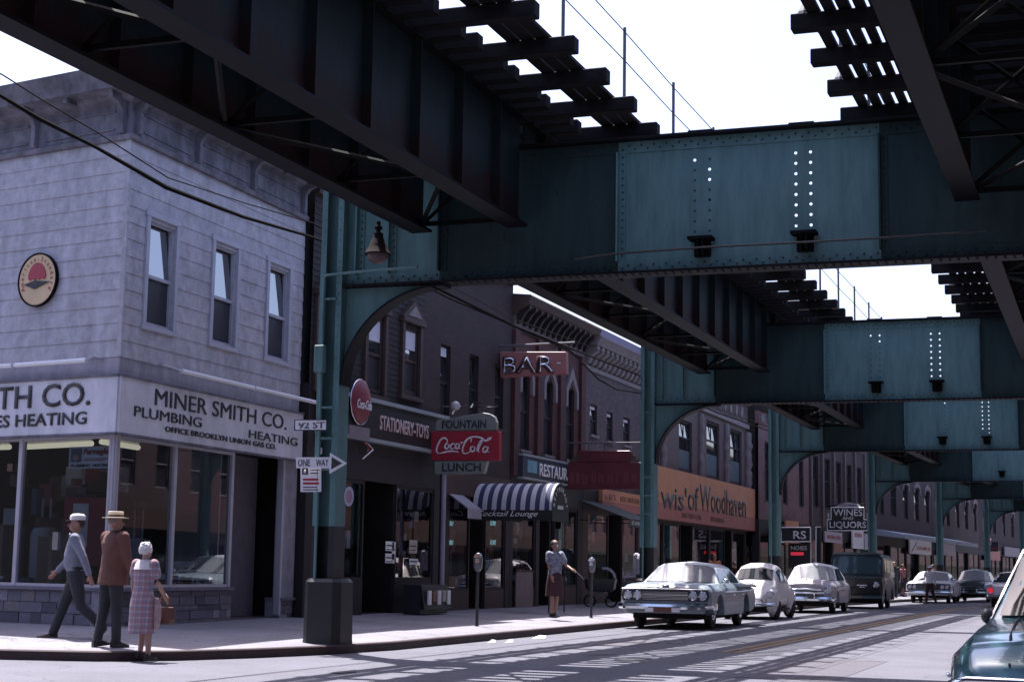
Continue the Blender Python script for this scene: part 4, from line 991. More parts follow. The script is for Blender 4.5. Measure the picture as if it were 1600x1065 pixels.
mb = MB(); mb.box(0, L, -.06, .14, 7.451, 7.85); f.put(mb, 'frieze', M_terra)
mb = MB(); mb.loft([[(xx, p, z) for p, z in ((.14, 7.851), (-.1, 7.86), (-.12, 7.93), (-.45, 8.12), (-.52, 8.3), (-.5, 8.34), (.14, 8.4))] for xx in (-.05, L+.15)]); f.put(mb, 'cornice', M_trimbr, smooth=25)
for k in range(13):
    mb = MB(); x = .12+k*.48; mb.prism([(-.061, 7.6), (-.15, 7.65), (-.3, 7.9), (-.42, 8.0), (-.42, 8.1), (-.061, 8.1)], 'x', x, x+.14); f.put(mb, 'bracket', M_trimdk)
storefront(f, 0, L, 2.95, [('p', .2), ('g', 1.6), ('p', .25), ('d', 1.2), ('g', 1.8), ('p', .4)], M_trimdk, M_trimbr, gz=.75, seed=41)
mb = MB(); mb.box(0, L, -.02, .14, 2.951, 3.599); f.put(mb, 'transom', M_trimdk)
f4 = f
sg = f.sign('restaurant_sign', 'dark blue restaurant sign board above the striped awning')
a = PF(806, 711, f.key); b = PF(882, 735, f.key); zb_ = PF(806, 744, f.key)[1]
mb = MB(); mb.box(a[0], b[0], -.2, -.025, zb_, a[1]); mb.build('board', mat('sign_navy', (.035, .05, .07), .5, var=.2), sg)
mb = MB(); mb.box(a[0]-.02, b[0]+.02, -.22, -.024, a[1]+.001, a[1]+.06); mb.box(a[0]-.02, b[0]+.02, -.22, -.024, zb_-.05, zb_-.001); mb.build('edge', mat('sign_edge', (.30, .34, .36)), sg)
x0, x1, z0, z1 = PB(f.key, 813, 828, 718, 737); mb = MB(); mb.box(x0, x1, -.21, -.2005, z0, z1); mb.build('badge', mat('badge_blue', (.16, .34, .42), .5, var=.2), sg)
TF(sg, f.key, 'RESTAURANT', 832, 896, 723, 743, M_white, y=-.201, bold=.015)

# grey brick building
f, L = bld('brick_building', 'grey brick building with white corbelled cornice and three small windows', 46.12, 52.7)
mass(f, 0, L, .1, 8.0, gz=3.6)
ws = [PB(f.key, 922, 933, 630, 678), PB(f.key, 948, 957.5, 642, 688), PB(f.key, 974, 984, 651, 694)]
mb = MB(); wall(mb, 0, L, 3.6, 7.15, ws, .14); f.put(mb, 'wall', M_brickG, normals=False)
for i, (a, b, c, d) in enumerate(ws): window(f, a, b, c, d, M_trimdk, y=.07, rail=.48, blind=.1, sill=M_stone)
mb = MB(); mb.box(0, L, -.05, .14, 7.151, 7.28); f.put(mb, 'band', M_stone)
mb = MB(); mb.box(0, L, -.02, .14, 7.281, 7.85); f.put(mb, 'frieze', M_trimdk)
for k in range(13):
    mb = MB(); x = .1+k*.5; mb.prism([(-.021, 7.30), (-.12, 7.34), (-.22, 7.55), (-.40, 7.68), (-.40, 7.849), (-.021, 7.849)], 'x', x, x+.26); f.put(mb, 'bracket', M_stone, bevel=.02)
mb = MB(); mb.loft([[(xx, p, z) for p, z in ((.14, 7.85), (-.42, 7.851), (-.46, 7.95), (-.55, 8.08), (-.55, 8.12), (.14, 8.16))] for xx in (0, L)]); f.put(mb, 'cornice', M_stone, smooth=25)
mb = MB(); mb.box(0, L, .0, .2, 8.161, 8.6); f.put(mb, 'parapet', mat('blue_coping', (.14, .14, .24), .7, var=.2))
storefront(f, 0, L, 2.95, [('p', .5), ('g', 2.0), ('d', 1.4), ('g', 1.6), ('p', .5)], M_trimbr, M_trimbr, gz=.7, seed=51)
mb = MB(); mb.box(0, L, -.02, .14, 2.951, 3.599); f.put(mb, 'transom', M_trimdk)
f5 = f
M_orange = mat('sign_orange', (.52, .225, .12), .5, var=.15, scale=2); M_orlow = mat('sign_orange_red', (.36, .12, .105), .5, var=.15, scale=2)
sg = f.sign('shop_sign', 'small orange shop sign panel reading gift left of the second column')
x0, x1, z0, z1 = PB(f.key, 934, 995, 763, 795); mb = MB(); mb.box(x0, x1, -.16, -.025, z0+(z1-z0)*.42, z1); mb.build('board', M_orange, sg); mb = MB(); mb.box(x0, x1, -.16, -.025, z0, z0+(z1-z0)*.419); mb.build('lower_board', M_orlow, sg)
text_mesh('GIFT', M_orlow, sg, 'lettering', x0+.2, x0+1.5, z0+(z1-z0)*.5, z1-.12, -.161, .01, .02); smudge(sg, 'worn_lettering', x0+1.9, x1-.3, z0+(z1-z0)*.5, z1-.12, -.161, mat('letter_brown', (.16, .07, .05), .6, var=0), 5)

# terracotta building with the big orange sign
f, L = bld('terracotta_building', 'ornate building with rope pilasters and large windows above the big orange sign', 52.72, 69.4)
mass(f, 0, L, .1, 8.6, gz=3.6)
wl = [PB(f.key, 1061, 1078, 653, 740), PB(f.key, 1104, 1121, 655, 740), PB(f.key, 1141, 1156, 668, 745), PB(f.key, 1177, 1188, 682, 752)]
wl = [(.7, 2.0, 4.85, 7.0)]+[(a, b+.35, 4.85, d) for a, b, c, d in wl]
wl = [w for i, w in enumerate(wl) if i == 0 or w[0] > 2.6]
mb = MB(); wall(mb, 0, L, 3.6, 7.3, wl, .2); f.put(mb, 'wall', M_terra, normals=False)
for a, b, c, d in wl:
    w = window(f, a, b, c, d, M_trimdk, y=.1, rail=.66, cw=.09, muntin=True, low=M_pane_up)
    mb = MB(); mb.box(a+.09, b-.09, .085, .095, c+.1, c+(d-c)*.42); mb.build('shade', mat('shade_blue_green', (.06, .10, .13), .6, var=.2), w)
pil = [.22, 2.45]+[(wl[i][1]+wl[i+1][0])/2 for i in range(1, len(wl)-1)]+[L-.25]
for k, xx in enumerate(pil):
    mb = MB(); mb.tube([(xx+.02*math.sin(z*9), -.06+.02*math.cos(z*9), z) for z in [3.7+j*.12 for j in range(30)]], [.13+.025*math.sin(j*1.9) for j in range(30)], 8); f.put(mb, 'rope_pilaster', M_stone, smooth=50)
mb = MB(); mb.box(0, L, -.12, .14, 7.301, 7.48); f.put(mb, 'band', M_stone)
mb = MB(); mb.box(0, L, -.04, .14, 7.481, 8.28); f.put(mb, 'frieze', M_terra)
random.seed(3)
for k in range(int(L/1.05)):
    x = .55+k*1.05; mb = MB(); mb.box(x-.38, x-.33, -.08, -.041, 7.55, 8.2); mb.box(x+.33, x+.38, -.08, -.041, 7.55, 8.2)
    mb.prism([(x-.2, 8.1), (x-.2, 7.85), (x, 7.6), (x+.2, 7.85), (x+.2, 8.1), (x+.1, 8.16), (x, 8.05), (x-.1, 8.16)], 'y', -.1, -.041); f.put(mb, 'frieze_ornament', M_stone)
mb = MB(); mb.loft([[(xx, p, z) for p, z in ((.14, 8.281), (-.1, 8.29), (-.3, 8.42), (-.34, 8.55), (.14, 8.62))] for xx in (0, L)]); f.put(mb, 'cornice', M_stone, smooth=25)
storefront(f, 0, L-.3, 2.9, [('p', .2), ('g', 2.2), ('p', .2), ('g', 2.2), ('d', 1.6), ('g', 2.4), ('p', .2), ('g', 2.4), ('d', 1.2), ('g', 2.2), ('p', .3)], M_trimdk, M_trimdk, gz=.6, seed=61)
mb = MB(); mb.box(0, L, -.02, .14, 2.901, 3.599); f.put(mb, 'transom', M_trimdk)
f6 = f
sg = f.sign('shop_sign', 'long orange and red shop sign reading of Woodhaven behind the pale sedan')
a = PF(1036, 732, f.key); e_ = PF(1169, 763, f.key)[0]; zl = PF(1037, 812, f.key)[1]; zt_ = a[1]
mb = MB(); mb.box(.15, e_, -.3, -.025, zl+.55, zt_); mb.build('board', M_orange, sg); mb = MB(); mb.box(.15, e_, -.3, -.025, zl, zl+.549); mb.build('lower_board', M_orlow, sg)
TF(sg, f.key, "wis'", 1019, 1060, 754, 793, M_ink, y=-.302, bold=.0125); TF(sg, f.key, 'of', 1062, 1079, 757, 796, M_ink, y=-.302, bold=.0125); TF(sg, f.key, 'Woodhaven', 1081, 1154, 756, 797, M_ink, y=-.302, bold=.0125)
x_ = PF(1027, 770, f.key)[0]; text_mesh('Le', M_ink, sg, 'lettering', x_-2.6, x_-1.0, PF(1028, 793, f.key)[1], zt_-.35, -.302, .012, .014)
xa, za = PF(1052, 808, f.key); smudge(sg, 'worn_lettering', xa, PF(1083, 804, f.key)[0], za, za+.2, -.302, mat('letter_brown', (.16, .07, .05)), 6); xa = PF(1098, 813, f.key)[0]; smudge(sg, 'worn_lettering', xa, PF(1120, 810, f.key)[0], za, za+.2, -.302, mat('letter_brown', (.16, .07, .05)), 7)
t = f.sign('hanging_sign', 'white notice board hanging beside the third column', cat='sign'); x0, x1, z0, z1 = PB(f.key, 1179, 1196, 829, 846)
mb = MB(); mb.box(x0, x1, -.9, -.88, z0, z1); mb.build('board', M_white, t); mb = MB(); mb.box(x0+.1, x0+.4, -.91, -.9005, z1-.35, z1-.08); mb.build('print', M_ink, t); mb = MB(); mb.tube([(x0+.2, -.89, z1), (x0+.2, -.0, z1+.3)], .02, 6); mb.build('arm', M_dark, t)

# farther rows, turned with the bend of the street
RZ = 90-math.degrees(math.atan(BK))
def far_building(name, label, y0, y1, wm, nwin, wz, zt, seed, stone=True, hood=True, ww=1.0, canopy=False):
    f, L = bld(name, label, y0, y1, RZ); L = L*math.sqrt(1+BK*BK)-.02
    mass(f, 0, L, .1, zt, gz=3.5)
    s = L/nwin; ws = [(s*(k+.5)-ww/2, s*(k+.5)+ww/2, wz[0], wz[1]) for k in range(nwin)]
    mb = MB(); wall(mb, 0, L, 3.5, zt-.8, ws, .16); f.put(mb, 'wall', wm, normals=False)
    for i, (a, b, c, d) in enumerate(ws):
        w = window(f, a, b, c, d, M_trimdk, y=.1, rail=.55, cw=.07, low=M_pane_up if i % 2 else None)
        if hood:
            mb = MB(); mb.prism([(a-.2, d-.3), (a-.2, d+.1), ((a+b)/2, d+.45), (b+.2, d+.1), (b+.2, d-.3), (b+.02, d-.3), (b, d), ((a+b)/2, d+.12), (a, d), (a-.02, d-.3)], 'y', -.1, -.001); mb.build('hood', M_stone, w)
    if stone:
        for k in range(nwin+1):
            xx = min(max(s*k, .15), L-.15); mb = MB(); mb.box(xx-.14, xx+.14, -.1, -.001, 3.52, zt-.81); f.put(mb, 'pilaster', M_terra)
    mb = MB(); mb.box(0, L, -.05, .14, zt-.799, zt-.25); f.put(mb, 'frieze', M_terra if stone else wm)
    for k in range(int(L/1.1)):
        x = .5+k*1.1; mb = MB(); mb.box(x-.3, x+.3, -.09, -.051, zt-.7, zt-.35); f.put(mb, 'frieze_ornament', M_stone)
    mb = MB(); mb.loft([[(xx, p, z) for p, z in ((.14, zt-.249), (-.15, zt-.24), (-.38, zt-.1), (-.4, zt), (.14, zt+.05))] for xx in (0, L)]); f.put(mb, 'cornice', M_stone if stone else M_trimdk, smooth=25)
    lay = []; random.seed(seed)
    n = max(3, int(L/4))
    for k in range(n): lay += [('p', .3), ('g', 2.2), ('d', 1.3) if k % 2 == 0 else ('g', 2.0)]
    storefront(f, 0, L, 2.9, lay+[('p', .3)], M_trimdk, M_trimbr, gz=.65, seed=seed)
    mb = MB(); mb.box(0, L, -.02, .14, 2.901, 3.499); f.put(mb, 'transom', M_trimdk)
    return f
fP = far_building('brick_building', 'pink brick building with tall narrow windows beyond the third column', 69.7, 78.5, M_brickP, 3, (4.3, 6.9), 8.4, 71, stone=False, hood=False, ww=.9)
f7 = far_building('terracotta_building', 'ornate pale trimmed building behind the wines and liquors sign', 78.55, 93.0, M_brickB, 6, (4.4, 6.9), 8.5, 81, ww=1.1, hood=False)
f8 = far_building('brick_building', 'brown brick building with white arched windows above the pale canopy', 93.1, 111.0, M_brickB, 5, (4.6, 6.6), 8.3, 91, stone=False, ww=1.6)
f9 = far_building('brick_building', 'brown brick building with paired pale windows past the fifth column', 111.1, 131.0, M_brickB, 5, (4.6, 6.6), 8.3, 101, stone=False, ww=1.6)
f10 = far_building('brick_building', 'dim brick building closing the far end of the street', 131.1, 185.0, M_brickD, 10, (4.6, 6.6), 8.6, 111, stone=False, ww=1.6)
# signs on the far rows
def board(f, name, label, pl, pr, pt, pb, m, out=.3, texts=(), frame=None, cat='sign', d=.08):
    sg = f.sign(name, label, cat=cat); x0, x1, z0, z1 = PB(f.key, pl, pr, pt, pb); mb = MB(); mb.box(x0, x1, -out, -out+d, z0, z1); mb.build('board', m, sg)
    if out > .2:
        mb = MB(); mb.tube([(x0+.15, -out+d, z1-.1), (x0+.15, .0, z1-.1)], .03, 6); mb.tube([(x1-.15, -out+d, z1-.1), (x1-.15, .0, z1-.1)], .03, 6); mb.build('bracket', M_dark, sg)
    if frame:
        mb = MB(); w = .07
        for a, b, c, e in ((x0, x1, z1-w, z1), (x0, x1, z0, z0+w), (x0, x0+w, z0+w, z1-w), (x1-w, x1, z0+w, z1-w)): mb.box(a, b, -out-.03, -out-.001, c, e)
        mb.build('border', frame, sg)
    for tx, a, b, c, e, tm in texts:
        smudge(sg, 'worn_lettering', x0+(x1-x0)*a, x0+(x1-x0)*b, z0+(z1-z0)*c, z0+(z1-z0)*e, -out-.002, tm, tx)
    return sg
board(fP, 'shop_sign', 'orange shop sign right of the third column', 1218, 1238, 812, 850, M_orange, texts=((5, .15, .85, .55, .8, M_orlow),))
board(f7, 'shop_sign', 'pale painted shop sign below the wines sign', 1283, 1310, 829, 846, mat('sign_pale', (.42, .38, .44), .6, var=.2), .2, ((8, .1, .9, .3, .7, M_red),))
board(f7, 'banner', 'white banner with red print right of the wines sign', 1325, 1342, 826, 856, M_white, .25, ((4, .15, .85, .6, .85, M_red),))
board(f7, 'banner', 'grey white banner beside the fourth column', 1345, 1357, 833, 858, mat('banner_grey', (.5, .48, .55), .7, var=.1), .2, ())
sg8 = board(f8, 'shop_sign', 'white shop sign with slanted dark stroke under the pale canopy', 1415, 1449, 842, 864, M_white, .25, ((9, .3, .95, .3, .6, M_red),))
q = PB(f8.key, 1417, 1427, 845, 861); mb = MB(); mb.prism([(q[0], q[2]), (q[0]+.25, q[2]), (q[1], q[3]), (q[1]-.25, q[3])], 'y', -.262, -.2505); mb.build('emblem', M_ink, sg8)
board(f8, 'shop_sign', 'dim pale shop sign right of the fifth column', 1462, 1487, 848, 866, mat('sign_pale', (.42, .38, .44)), .25, ())
board(f9, 'shop_sign', 'wide grey sign board near the end of the street', 1565, 1598, 853, 868, mat('sign_grey', (.22, .19, .22)), .25, ())
board(f9, 'shop_sign', 'small orange sign panel under the distant red sign', 1538, 1558, 858, 874, M_orlow, .25, ())
for f, x0_, x1_, lb in ((f8, .3, 17.2, 'pale blue metal canopy along the far brown brick shops'), (f9, .2, 8.5, 'pale blue metal canopy beyond the fifth column')):
    t = f.sign('canopy', lb, cat='canopy'); mb = MB(); mb.prism([(0, 3.75), (-1.6, 3.45), (-1.6, 3.3), (0, 3.4)], 'x', x0_, x1_); mb.build('roof_sheet', mat('canopy_blue', (.38, .44, .54), .6, var=.15), t)
    mb = MB(); mb.box(x0_, x1_, -1.62, -1.601, 3.22, 3.47); mb.build('fascia', mat('canopy_edge', (.24, .29, .36), .6, var=.1), t)

# block on the near side of the side street, beside and behind the camera
for k, (y0, y1, m_) in enumerate(((-14, 7.5, M_brickB), (-36, -14.05, M_brickR))):
    t = thing('brick_building', ['brown brick building on the near corner of the side street beside the camera', 'red brick building behind the near corner beside the camera'][k], 'building', (FX, y0, 0), 90); f = Face(t, (FX, y0), 90); L = y1-y0
    ws = [(1+2.9*q, 2.1+2.9*q, 4.3, 6.3) for q in range(int((L-1)/2.9))]; mb = MB(); wall(mb, 0, L, .1, 9.2, ws, .14); f.put(mb, 'wall', m_, normals=False); mass(f, 0, L, .1, 9.2, dep=45)
    for a, b, c, d in ws: window(f, a, b, c, d, M_stone, y=.08)
    mb = MB(); mb.box(-.1, L+.1, -.3, 45.1, 9.201, 9.5); f.put(mb, 'cornice', M_trimbr)
# row of brick shops across the street, seen in the shop glass
for k, (y0, y1, m_) in enumerate(((-12, 6, M_brickR), (6.05, 24, M_brickB), (24.05, 42, M_brickR), (42.05, 62, M_brickB), (62.05, 86, M_brickR), (86.05, 118, M_brickB), (118.05, 165, M_brickR), (165.05, 300, M_brickB))):
    t = thing('brick_building', ['red brick shop row across the street behind the camera', 'brown brick shop row across the street level with the corner', 'red brick shop row facing the striped awning', 'brown brick shop row facing the orange sign', 'red brick shop row facing the dark van', 'brown brick shop row facing the pale canopy', 'red brick shop row at the far bend of the street', 'brown brick shop row beyond the far bend of the street'][k], 'building', (5.8+bend((y0+y1)/2), y1, 0), -90); L = y1-y0
    f = Face(t, (5.8+bend((y0+y1)/2), y1), -90); ws = [(1+2.8*q, 2.1+2.8*q, 4.3, 6.3) for q in range(int((L-1)/2.8))]
    mb = MB(); wall(mb, 0, L, 3.4, 10.4, ws, .14); f.put(mb, 'wall', m_, normals=False); mass(f, 0, L, .1, 10.4, gz=3.4, gdep=1.5)
    for a, b, c, d in ws: window(f, a, b, c, d, M_stone, y=.1)
    mb = MB(); mb.box(0, L, -.3, .14, 10.401, 10.7); f.put(mb, 'cornice', M_stone); mb = MB(); mb.box(0, L, -.1, .14, 2.6, 3.399); f.put(mb, 'fascia', M_trimbr)
    mb = MB(); mb.box(0, L, .0, .3, .1, .7); f.put(mb, 'bulkhead', M_trimbr); mb = MB(); mb.box(0, L, .2, .22, .7, 2.6); f.put(mb, 'shop_window', M_pane_up)
# ================================================================== street signs and furniture
class Blade:
    """sign standing across the pavement, facing down the street toward -y"""
    def __init__(s, name, label, y, px, py, cat='sign', group=None):
        p = on_y(px, py, y); s.y = y; s.x0 = p.x; s.key = ((p.x, y), 0.0); s.t = thing(name, label, cat, (p.x, y, 0), 0, group)
    def P(s, px, py): return PF(px, py, s.key)
    def panel(s, name, pts, m, y0=-.06, y1=.06, bevel=0, raw=False):
        mb = MB(); mb.prism([p if raw else s.P(*p) for p in pts], 'y', y0, y1); return mb.build(name, m, s.t, bevel=bevel)
    def rect(s, name, a, b, c, d, m, y0=-.06, y1=.06, bevel=0): return s.panel(name, [(a, d), (b, d), (b, c), (a, c)], m, y0, y1, bevel)
    def text(s, tx, a, b, c, d, m, y=-.062, bold=.02, shear=0, th=.012):
        x0, z0 = s.P(a, d); x1, z1 = s.P(b, c); return text_mesh(tx, m, s.t, 'lettering', x0, x1, z0, z1, y, th, bold, shear)

M_signwhite = mat('street_sign_white', (.62, .60, .66), .45, var=.08)
b = Blade('street_sign', 'white street name sign reading 92 ST on the corner column', 21.36, 460, 673)
b.rect('plate', 460, 511, 655, 672.5, M_ink, -.01, .01); b.rect('face', 462, 510, 656.5, 671, M_signwhite, -.014, -.0101)
b.text('92 ST', 467, 508, 658.5, 669.5, M_ink, -.0145, .015, th=.004)
b = Blade('one_way_sign', 'white one way sign ending in a black arrowhead on the corner column', 21.30, 463, 731)
b.rect('plate', 463, 516, 714, 731, M_signwhite, -.01, .01); b.text('ONE', 466, 485, 717, 728, M_ink, -.0105, .008, th=.004); b.text('WAY', 494, 514, 717, 728, M_ink, -.0105, .008, th=.004)
b.panel('arrowhead', [(515.5, 740), (543, 723.5), (516.5, 707)], M_signwhite, -.02, -.0101); b.panel('arrow_face', [(518.5, 733), (536, 723.5), (519.3, 713.5)], M_ink, -.024, -.0201)
b = Blade('parking_sign', 'white parking regulation sign below the one way sign', 21.40, 470, 768)
b.rect('plate', 470, 502, 728, 768, M_signwhite, -.01, .01); b.rect('symbol', 472.5, 482, 731, 741, M_ink, -.013, -.0101)
b.text('I', 475.5, 479, 733, 739, M_signwhite, -.0135, .03, th=.003)
for k, (a_, c_, w_) in enumerate(((486, 733, 14), (486, 738, 12), (474, 747, 24), (474, 753, 25), (474, 760, 22), (474, 764, 24))): b.rect('text_line', a_, a_+w_, c_, c_+(1.5 if k not in (2, 3) else 3.5), M_red if k in (2, 3) else M_ink, -.0125, -.0101)
b = Blade('small_plate', 'small white plate edge beside the corner column above the one way sign', 21.44, 497, 709); b.rect('plate', 497, 503, 699, 709, M_signwhite, -.01, .01); b.rect('rim', 496.5, 498, 698.5, 709.5, M_ink, -.012, -.0101)
p = on_y(545.5, 775, 21.47); t = thing('round_plate', 'small oval pale plate low on the corner column', 'sign', (p.x, p.y, 0)); mb = MB(); mb.lathe([(.075, 0), (.075, -.008)], (0, 0, 0), 20, 'y'); mb.xform(Matrix.Translation((0, 0, p.z)) @ Matrix.Scale(1.9, 4, (0, 0, 1))); mb.build('plate', mat('oval_plate', (.36, .32, .40), .6, var=.2), t)
mb = MB(); mb.lathe([(.05, 0), (.05, -.003)], (0, -.009, 0), 20, 'y'); mb.xform(Matrix.Translation((0, 0, p.z)) @ Matrix.Scale(1.9, 4, (0, 0, 1))); mb.build('print', mat('oval_print', (.26, .16, .22), .6, var=.3), t)

# fountain / lunch sign on a pole
M_fount = mat('sign_sage', (.22, .235, .215), .5, var=.15)
b = Blade('fountain_sign', 'pole sign reading fountain Coca-Cola and lunch before the dark brick building', 34.3, 690, 741)
b.panel('upper_panel', [(683, 673), (777, 671.5), (777.5, 660), (774, 651), (767, 646.5), (758, 645), (735, 648), (700, 655), (686, 656), (683, 660)], M_fount, -.08, .08, .01)
b.rect('middle_panel', 676, 782, 674, 719, M_red, -.09, .09, .01)
b.panel('lower_panel', [(681, 741), (758, 739.5), (763, 720), (681, 721)], M_fount, -.08, .08, .01)
b.text('FOUNTAIN', 693, 762, 656, 670, M_ink, -.082, .02); b.text('LUNCH', 693, 754, 723, 736.5, M_ink, -.082, .02)
zc = lambda x, y: b.P(640+x/4.097, 600+y/4.097)
strokes = [[(240, 385), (252, 368), (242, 350), (222, 347), (200, 370), (184, 410), (186, 437), (206, 444), (236, 430)],
 [(252, 383), (238, 390), (236, 408), (246, 415), (258, 406), (262, 390), (252, 383)], [(300, 388), (286, 382), (272, 396), (274, 412), (286, 416), (300, 406)],
 [(326, 384), (312, 383), (304, 398), (307, 412), (318, 411), (327, 396), (330, 382), (326, 408), (334, 414)], [(338, 377), (352, 374)],
 [(400, 372), (404, 352), (388, 348), (366, 372), (350, 410), (352, 440), (376, 444), (400, 428)], [(358, 372), (388, 346), (430, 338), (468, 346), (496, 364), (524, 352), (530, 345), (514, 346), (500, 360)],
 [(416, 400), (402, 406), (400, 424), (410, 432), (424, 424), (428, 408), (416, 400)], [(440, 430), (448, 395), (466, 362), (472, 368), (454, 405), (448, 432), (460, 432)],
 [(508, 404), (492, 402), (480, 416), (482, 434), (496, 434), (508, 416), (512, 402), (506, 430), (520, 436)], [(204, 444), (232, 438), (268, 430), (314, 434), (322, 440)]]
mb = MB()
for st in strokes:
    P_ = [Vector((zc(*q)[0], 0, zc(*q)[1])) for q in st]; dense = []
    for k in range(len(P_)-1):
        p0, p1, p2, p3 = P_[max(0, k-1)], P_[k], P_[k+1], P_[min(len(P_)-1, k+2)]
        for j in range(5):
            u = j/5; dense.append(.5*((2*p1)+(p2-p0)*u+(2*p0-5*p1+4*p2-p3)*u*u+(-p0+3*p1-3*p2+p3)*u**3))
    dense.append(P_[-1]); n = len(dense)
    mb.tube([(q.x, -.094, q.z) for q in dense], [.010+.012*math.sin(math.pi*min(1, (k+1)/n*1.1)) for k in range(n)], 6)
mb.build('script_lettering', M_enamel, b.t, smooth=60)
mb = MB(); p = b.P(694, 741); mb.tube([(p[0], 0, .2), (p[0], 0, p[1])], .055, 10); mb.build('pole', mat('pole_paint', (.30, .27, .36), .6, var=.2), b.t, smooth=40)
mb = MB(); q = b.P(712, 634); mb.ball((q[0], -.02, q[1]), .11, 12, 7); mb.build('lamp_globe', mat('globe_glass', (.5, .46, .5), .2, var=.1), b.t, smooth=60)
mb = MB(); mb.tube([(b.P(706, 646)[0], 0, b.P(706, 646)[1]), (q[0], 0, q[1])], .03, 6); mb.tube([(b.P(688, 640)[0], .05, b.P(688, 634)[1]), (b.P(776, 637)[0], .05, b.P(776, 634)[1])], .02, 6); mb.tube([(b.P(736, 632)[0], -.03, b.P(736, 636)[1]), (b.P(740, 632)[0], -.03, b.P(740, 630)[1]), (b.P(752, 630)[0], -.03, b.P(752, 629)[1])], .025, 6); mb.build('lamp_arm', M_chrome, b.t)

# bar sign
b = Blade('bar_sign', 'dusty orange sign with BAR in outlined letters hanging from a pole', 39.0, 783, 589)
b.panel('board', [(784, 590), (887, 584), (886, 550), (783, 550)], mat('sign_rose', (.34, .13, .12), .5, var=.2), -.1, .1, .012)
M_letter = mat('letter_dark_red', (.06, .03, .035), .5, var=0)
b.text('BAR', 788, 868, 556, 584, M_letter, -.101, .03, th=.05)
b.text('BAR', 789.5, 867, 557.5, 583, M_chrome, -.152, -.022, th=.008)
b.text('-', 872, 878, 567, 569, M_white, -.102)
mb = MB(); p, q = b.P(778, 541), b.P(898, 535); mb.tube([(p[0], .0, p[1]), (q[0], 0, q[1])], .03, 8)
for px in (800, 870): s_, e_ = b.P(px, 538), b.P(px, 551); mb.tube([(s_[0], 0, s_[1]), (e_[0], 0, e_[1])], .015, 6)
mb.build('bracket_pole', M_rail, b.t)

# stepped red neon sign
M_sdred = mat('sign_deep_red', (.13, .022, .032), .4, var=.25)
b = Blade('neon_sign', 'stepped dark red neon sign hanging from a pole left of the second column', 44.2, 886, 763)
b.rect('board', 886, 1003, 722, 764, M_sdred, -.12, .12, .012); b.rect('upper_board', 905, 986, 704, 721.6, M_sdred, -.12, .12, .012)
for k in range(3):
    y = 708+k*5
    b.rect('step', 901-k*5, 904.6, y, y+3.6, mat('step_bronze', (.10, .06, .045), .5, var=.2), -.1, .1); b.rect('step', 986.4, 990+k*5, y, y+3.6, mat('step_bronze', (.10, .06, .045)), -.1, .1)
q0, q1 = b.P(893, 756), b.P(996, 737); smudge(b.t, 'neon_tube', q0[0], q1[0], q0[1], q1[1], -.122, mat('neon_off', (.20, .05, .05), .3, var=0), 3); q0, q1 = b.P(925, 717), b.P(968, 708); smudge(b.t, 'neon_tube', q0[0], q1[0], q0[1], q1[1], -.122, mat('neon_off', (.20, .05, .05)), 4, .3)
mb = MB(); p, q = b.P(876, 692), b.P(1003, 691); mb.tube([(p[0], 0, p[1]), (q[0], 0, q[1])], .022, 8)
for px in (920, 945, 972): s_, e_ = b.P(px, 691), b.P(px, 704); mb.tube([(s_[0], 0, s_[1]), (e_[0], 0, e_[1])], .018, 6)
mb.build('bracket_pole', M_rail, b.t)

# wines and liquors
b = Blade('liquor_sign', 'black wines and liquors sign with white outlined border over the dark van', 79.5, 1293, 829)
b.panel('board', [(1293, 829), (1357, 829), (1357, 811), (1351, 811), (1351, 792), (1299, 792), (1299, 811), (1293, 811)], M_signdk, -.15, .15)
b.panel('crest', [(1307, 791.5), (1345, 791.5), (1340, 787), (1326, 784.5), (1312, 787)], mat('sign_pale2', (.45, .42, .48), .5, var=.1), -.15, .15)
mb = MB()
pth = [(1293.5, 828.5), (1356.5, 828.5), (1356.5, 811.5), (1350.5, 811.5), (1350.5, 792.5), (1299.5, 792.5), (1299.5, 811.5), (1293.5, 811.5), (1293.5, 828.5)]
for p, q in zip(pth, pth[1:]): u, v = b.P(*p), b.P(*q); mb.tube([(u[0], -.17, u[1]), (v[0], -.17, v[1])], .022, 4)
mb.build('border', M_white, b.t)
b.text('COLUMBIA', 1312, 1340, 787, 790.5, M_ink, -.152, .01); b.text('WINES', 1303, 1348, 795, 805.5, M_white, -.152, .005); b.text('AND', 1317, 1334, 807, 811.5, M_white, -.152, .01); b.text('LIQUORS', 1297, 1354, 814.5, 826, M_white, -.152, .015)
for px in (1294.5, 1356): mb = MB(); u, v = b.P(px, 809), b.P(px, 801); mb.tube([(u[0], 0, u[1]), (v[0], 0, v[1])], .04, 6); mb.build('finial', M_white, b.t)
mb = MB(); p, q = b.P(1290, 790), b.P(1362, 786); mb.tube([(p[0], .1, p[1]), (q[0], .1, q[1])], .03, 6); mb.build('bracket_pole', M_dark, b.t)

b = Blade('shop_sign', 'black sign ending in large white RS letters right of the third column', 70.6, 1222, 846)
b.rect('board', 1222, 1267.5, 823, 846, M_signdk, -.1, .1); b.text('RS', 1240, 1260, 829, 841.5, M_white, -.102, .015)
mb = MB(); pth = [(1222, 845.5), (1267, 845.5), (1267, 823.5), (1222, 823.5)]
for p, q in zip(pth, pth[1:]): u, v = b.P(*p), b.P(*q); mb.tube([(u[0], -.11, u[1]), (v[0], -.11, v[1])], .025, 4)
mb.build('border', M_white, b.t)
b = Blade('shop_sign', 'black sign ending in DIES with white side border under the RS sign', 70.9, 1232, 885)
b.rect('board', 1232, 1268, 848, 886, M_signdk, -.05, .05); b.text('NDIES', 1236, 1261, 852.5, 858.5, M_enamel, -.052, .01); b.rect('neon_strip', 1236, 1256, 862, 867, mat('neon_red', (.55, .03, .05), .4, var=.2, emit=.25), -.07, -.051)
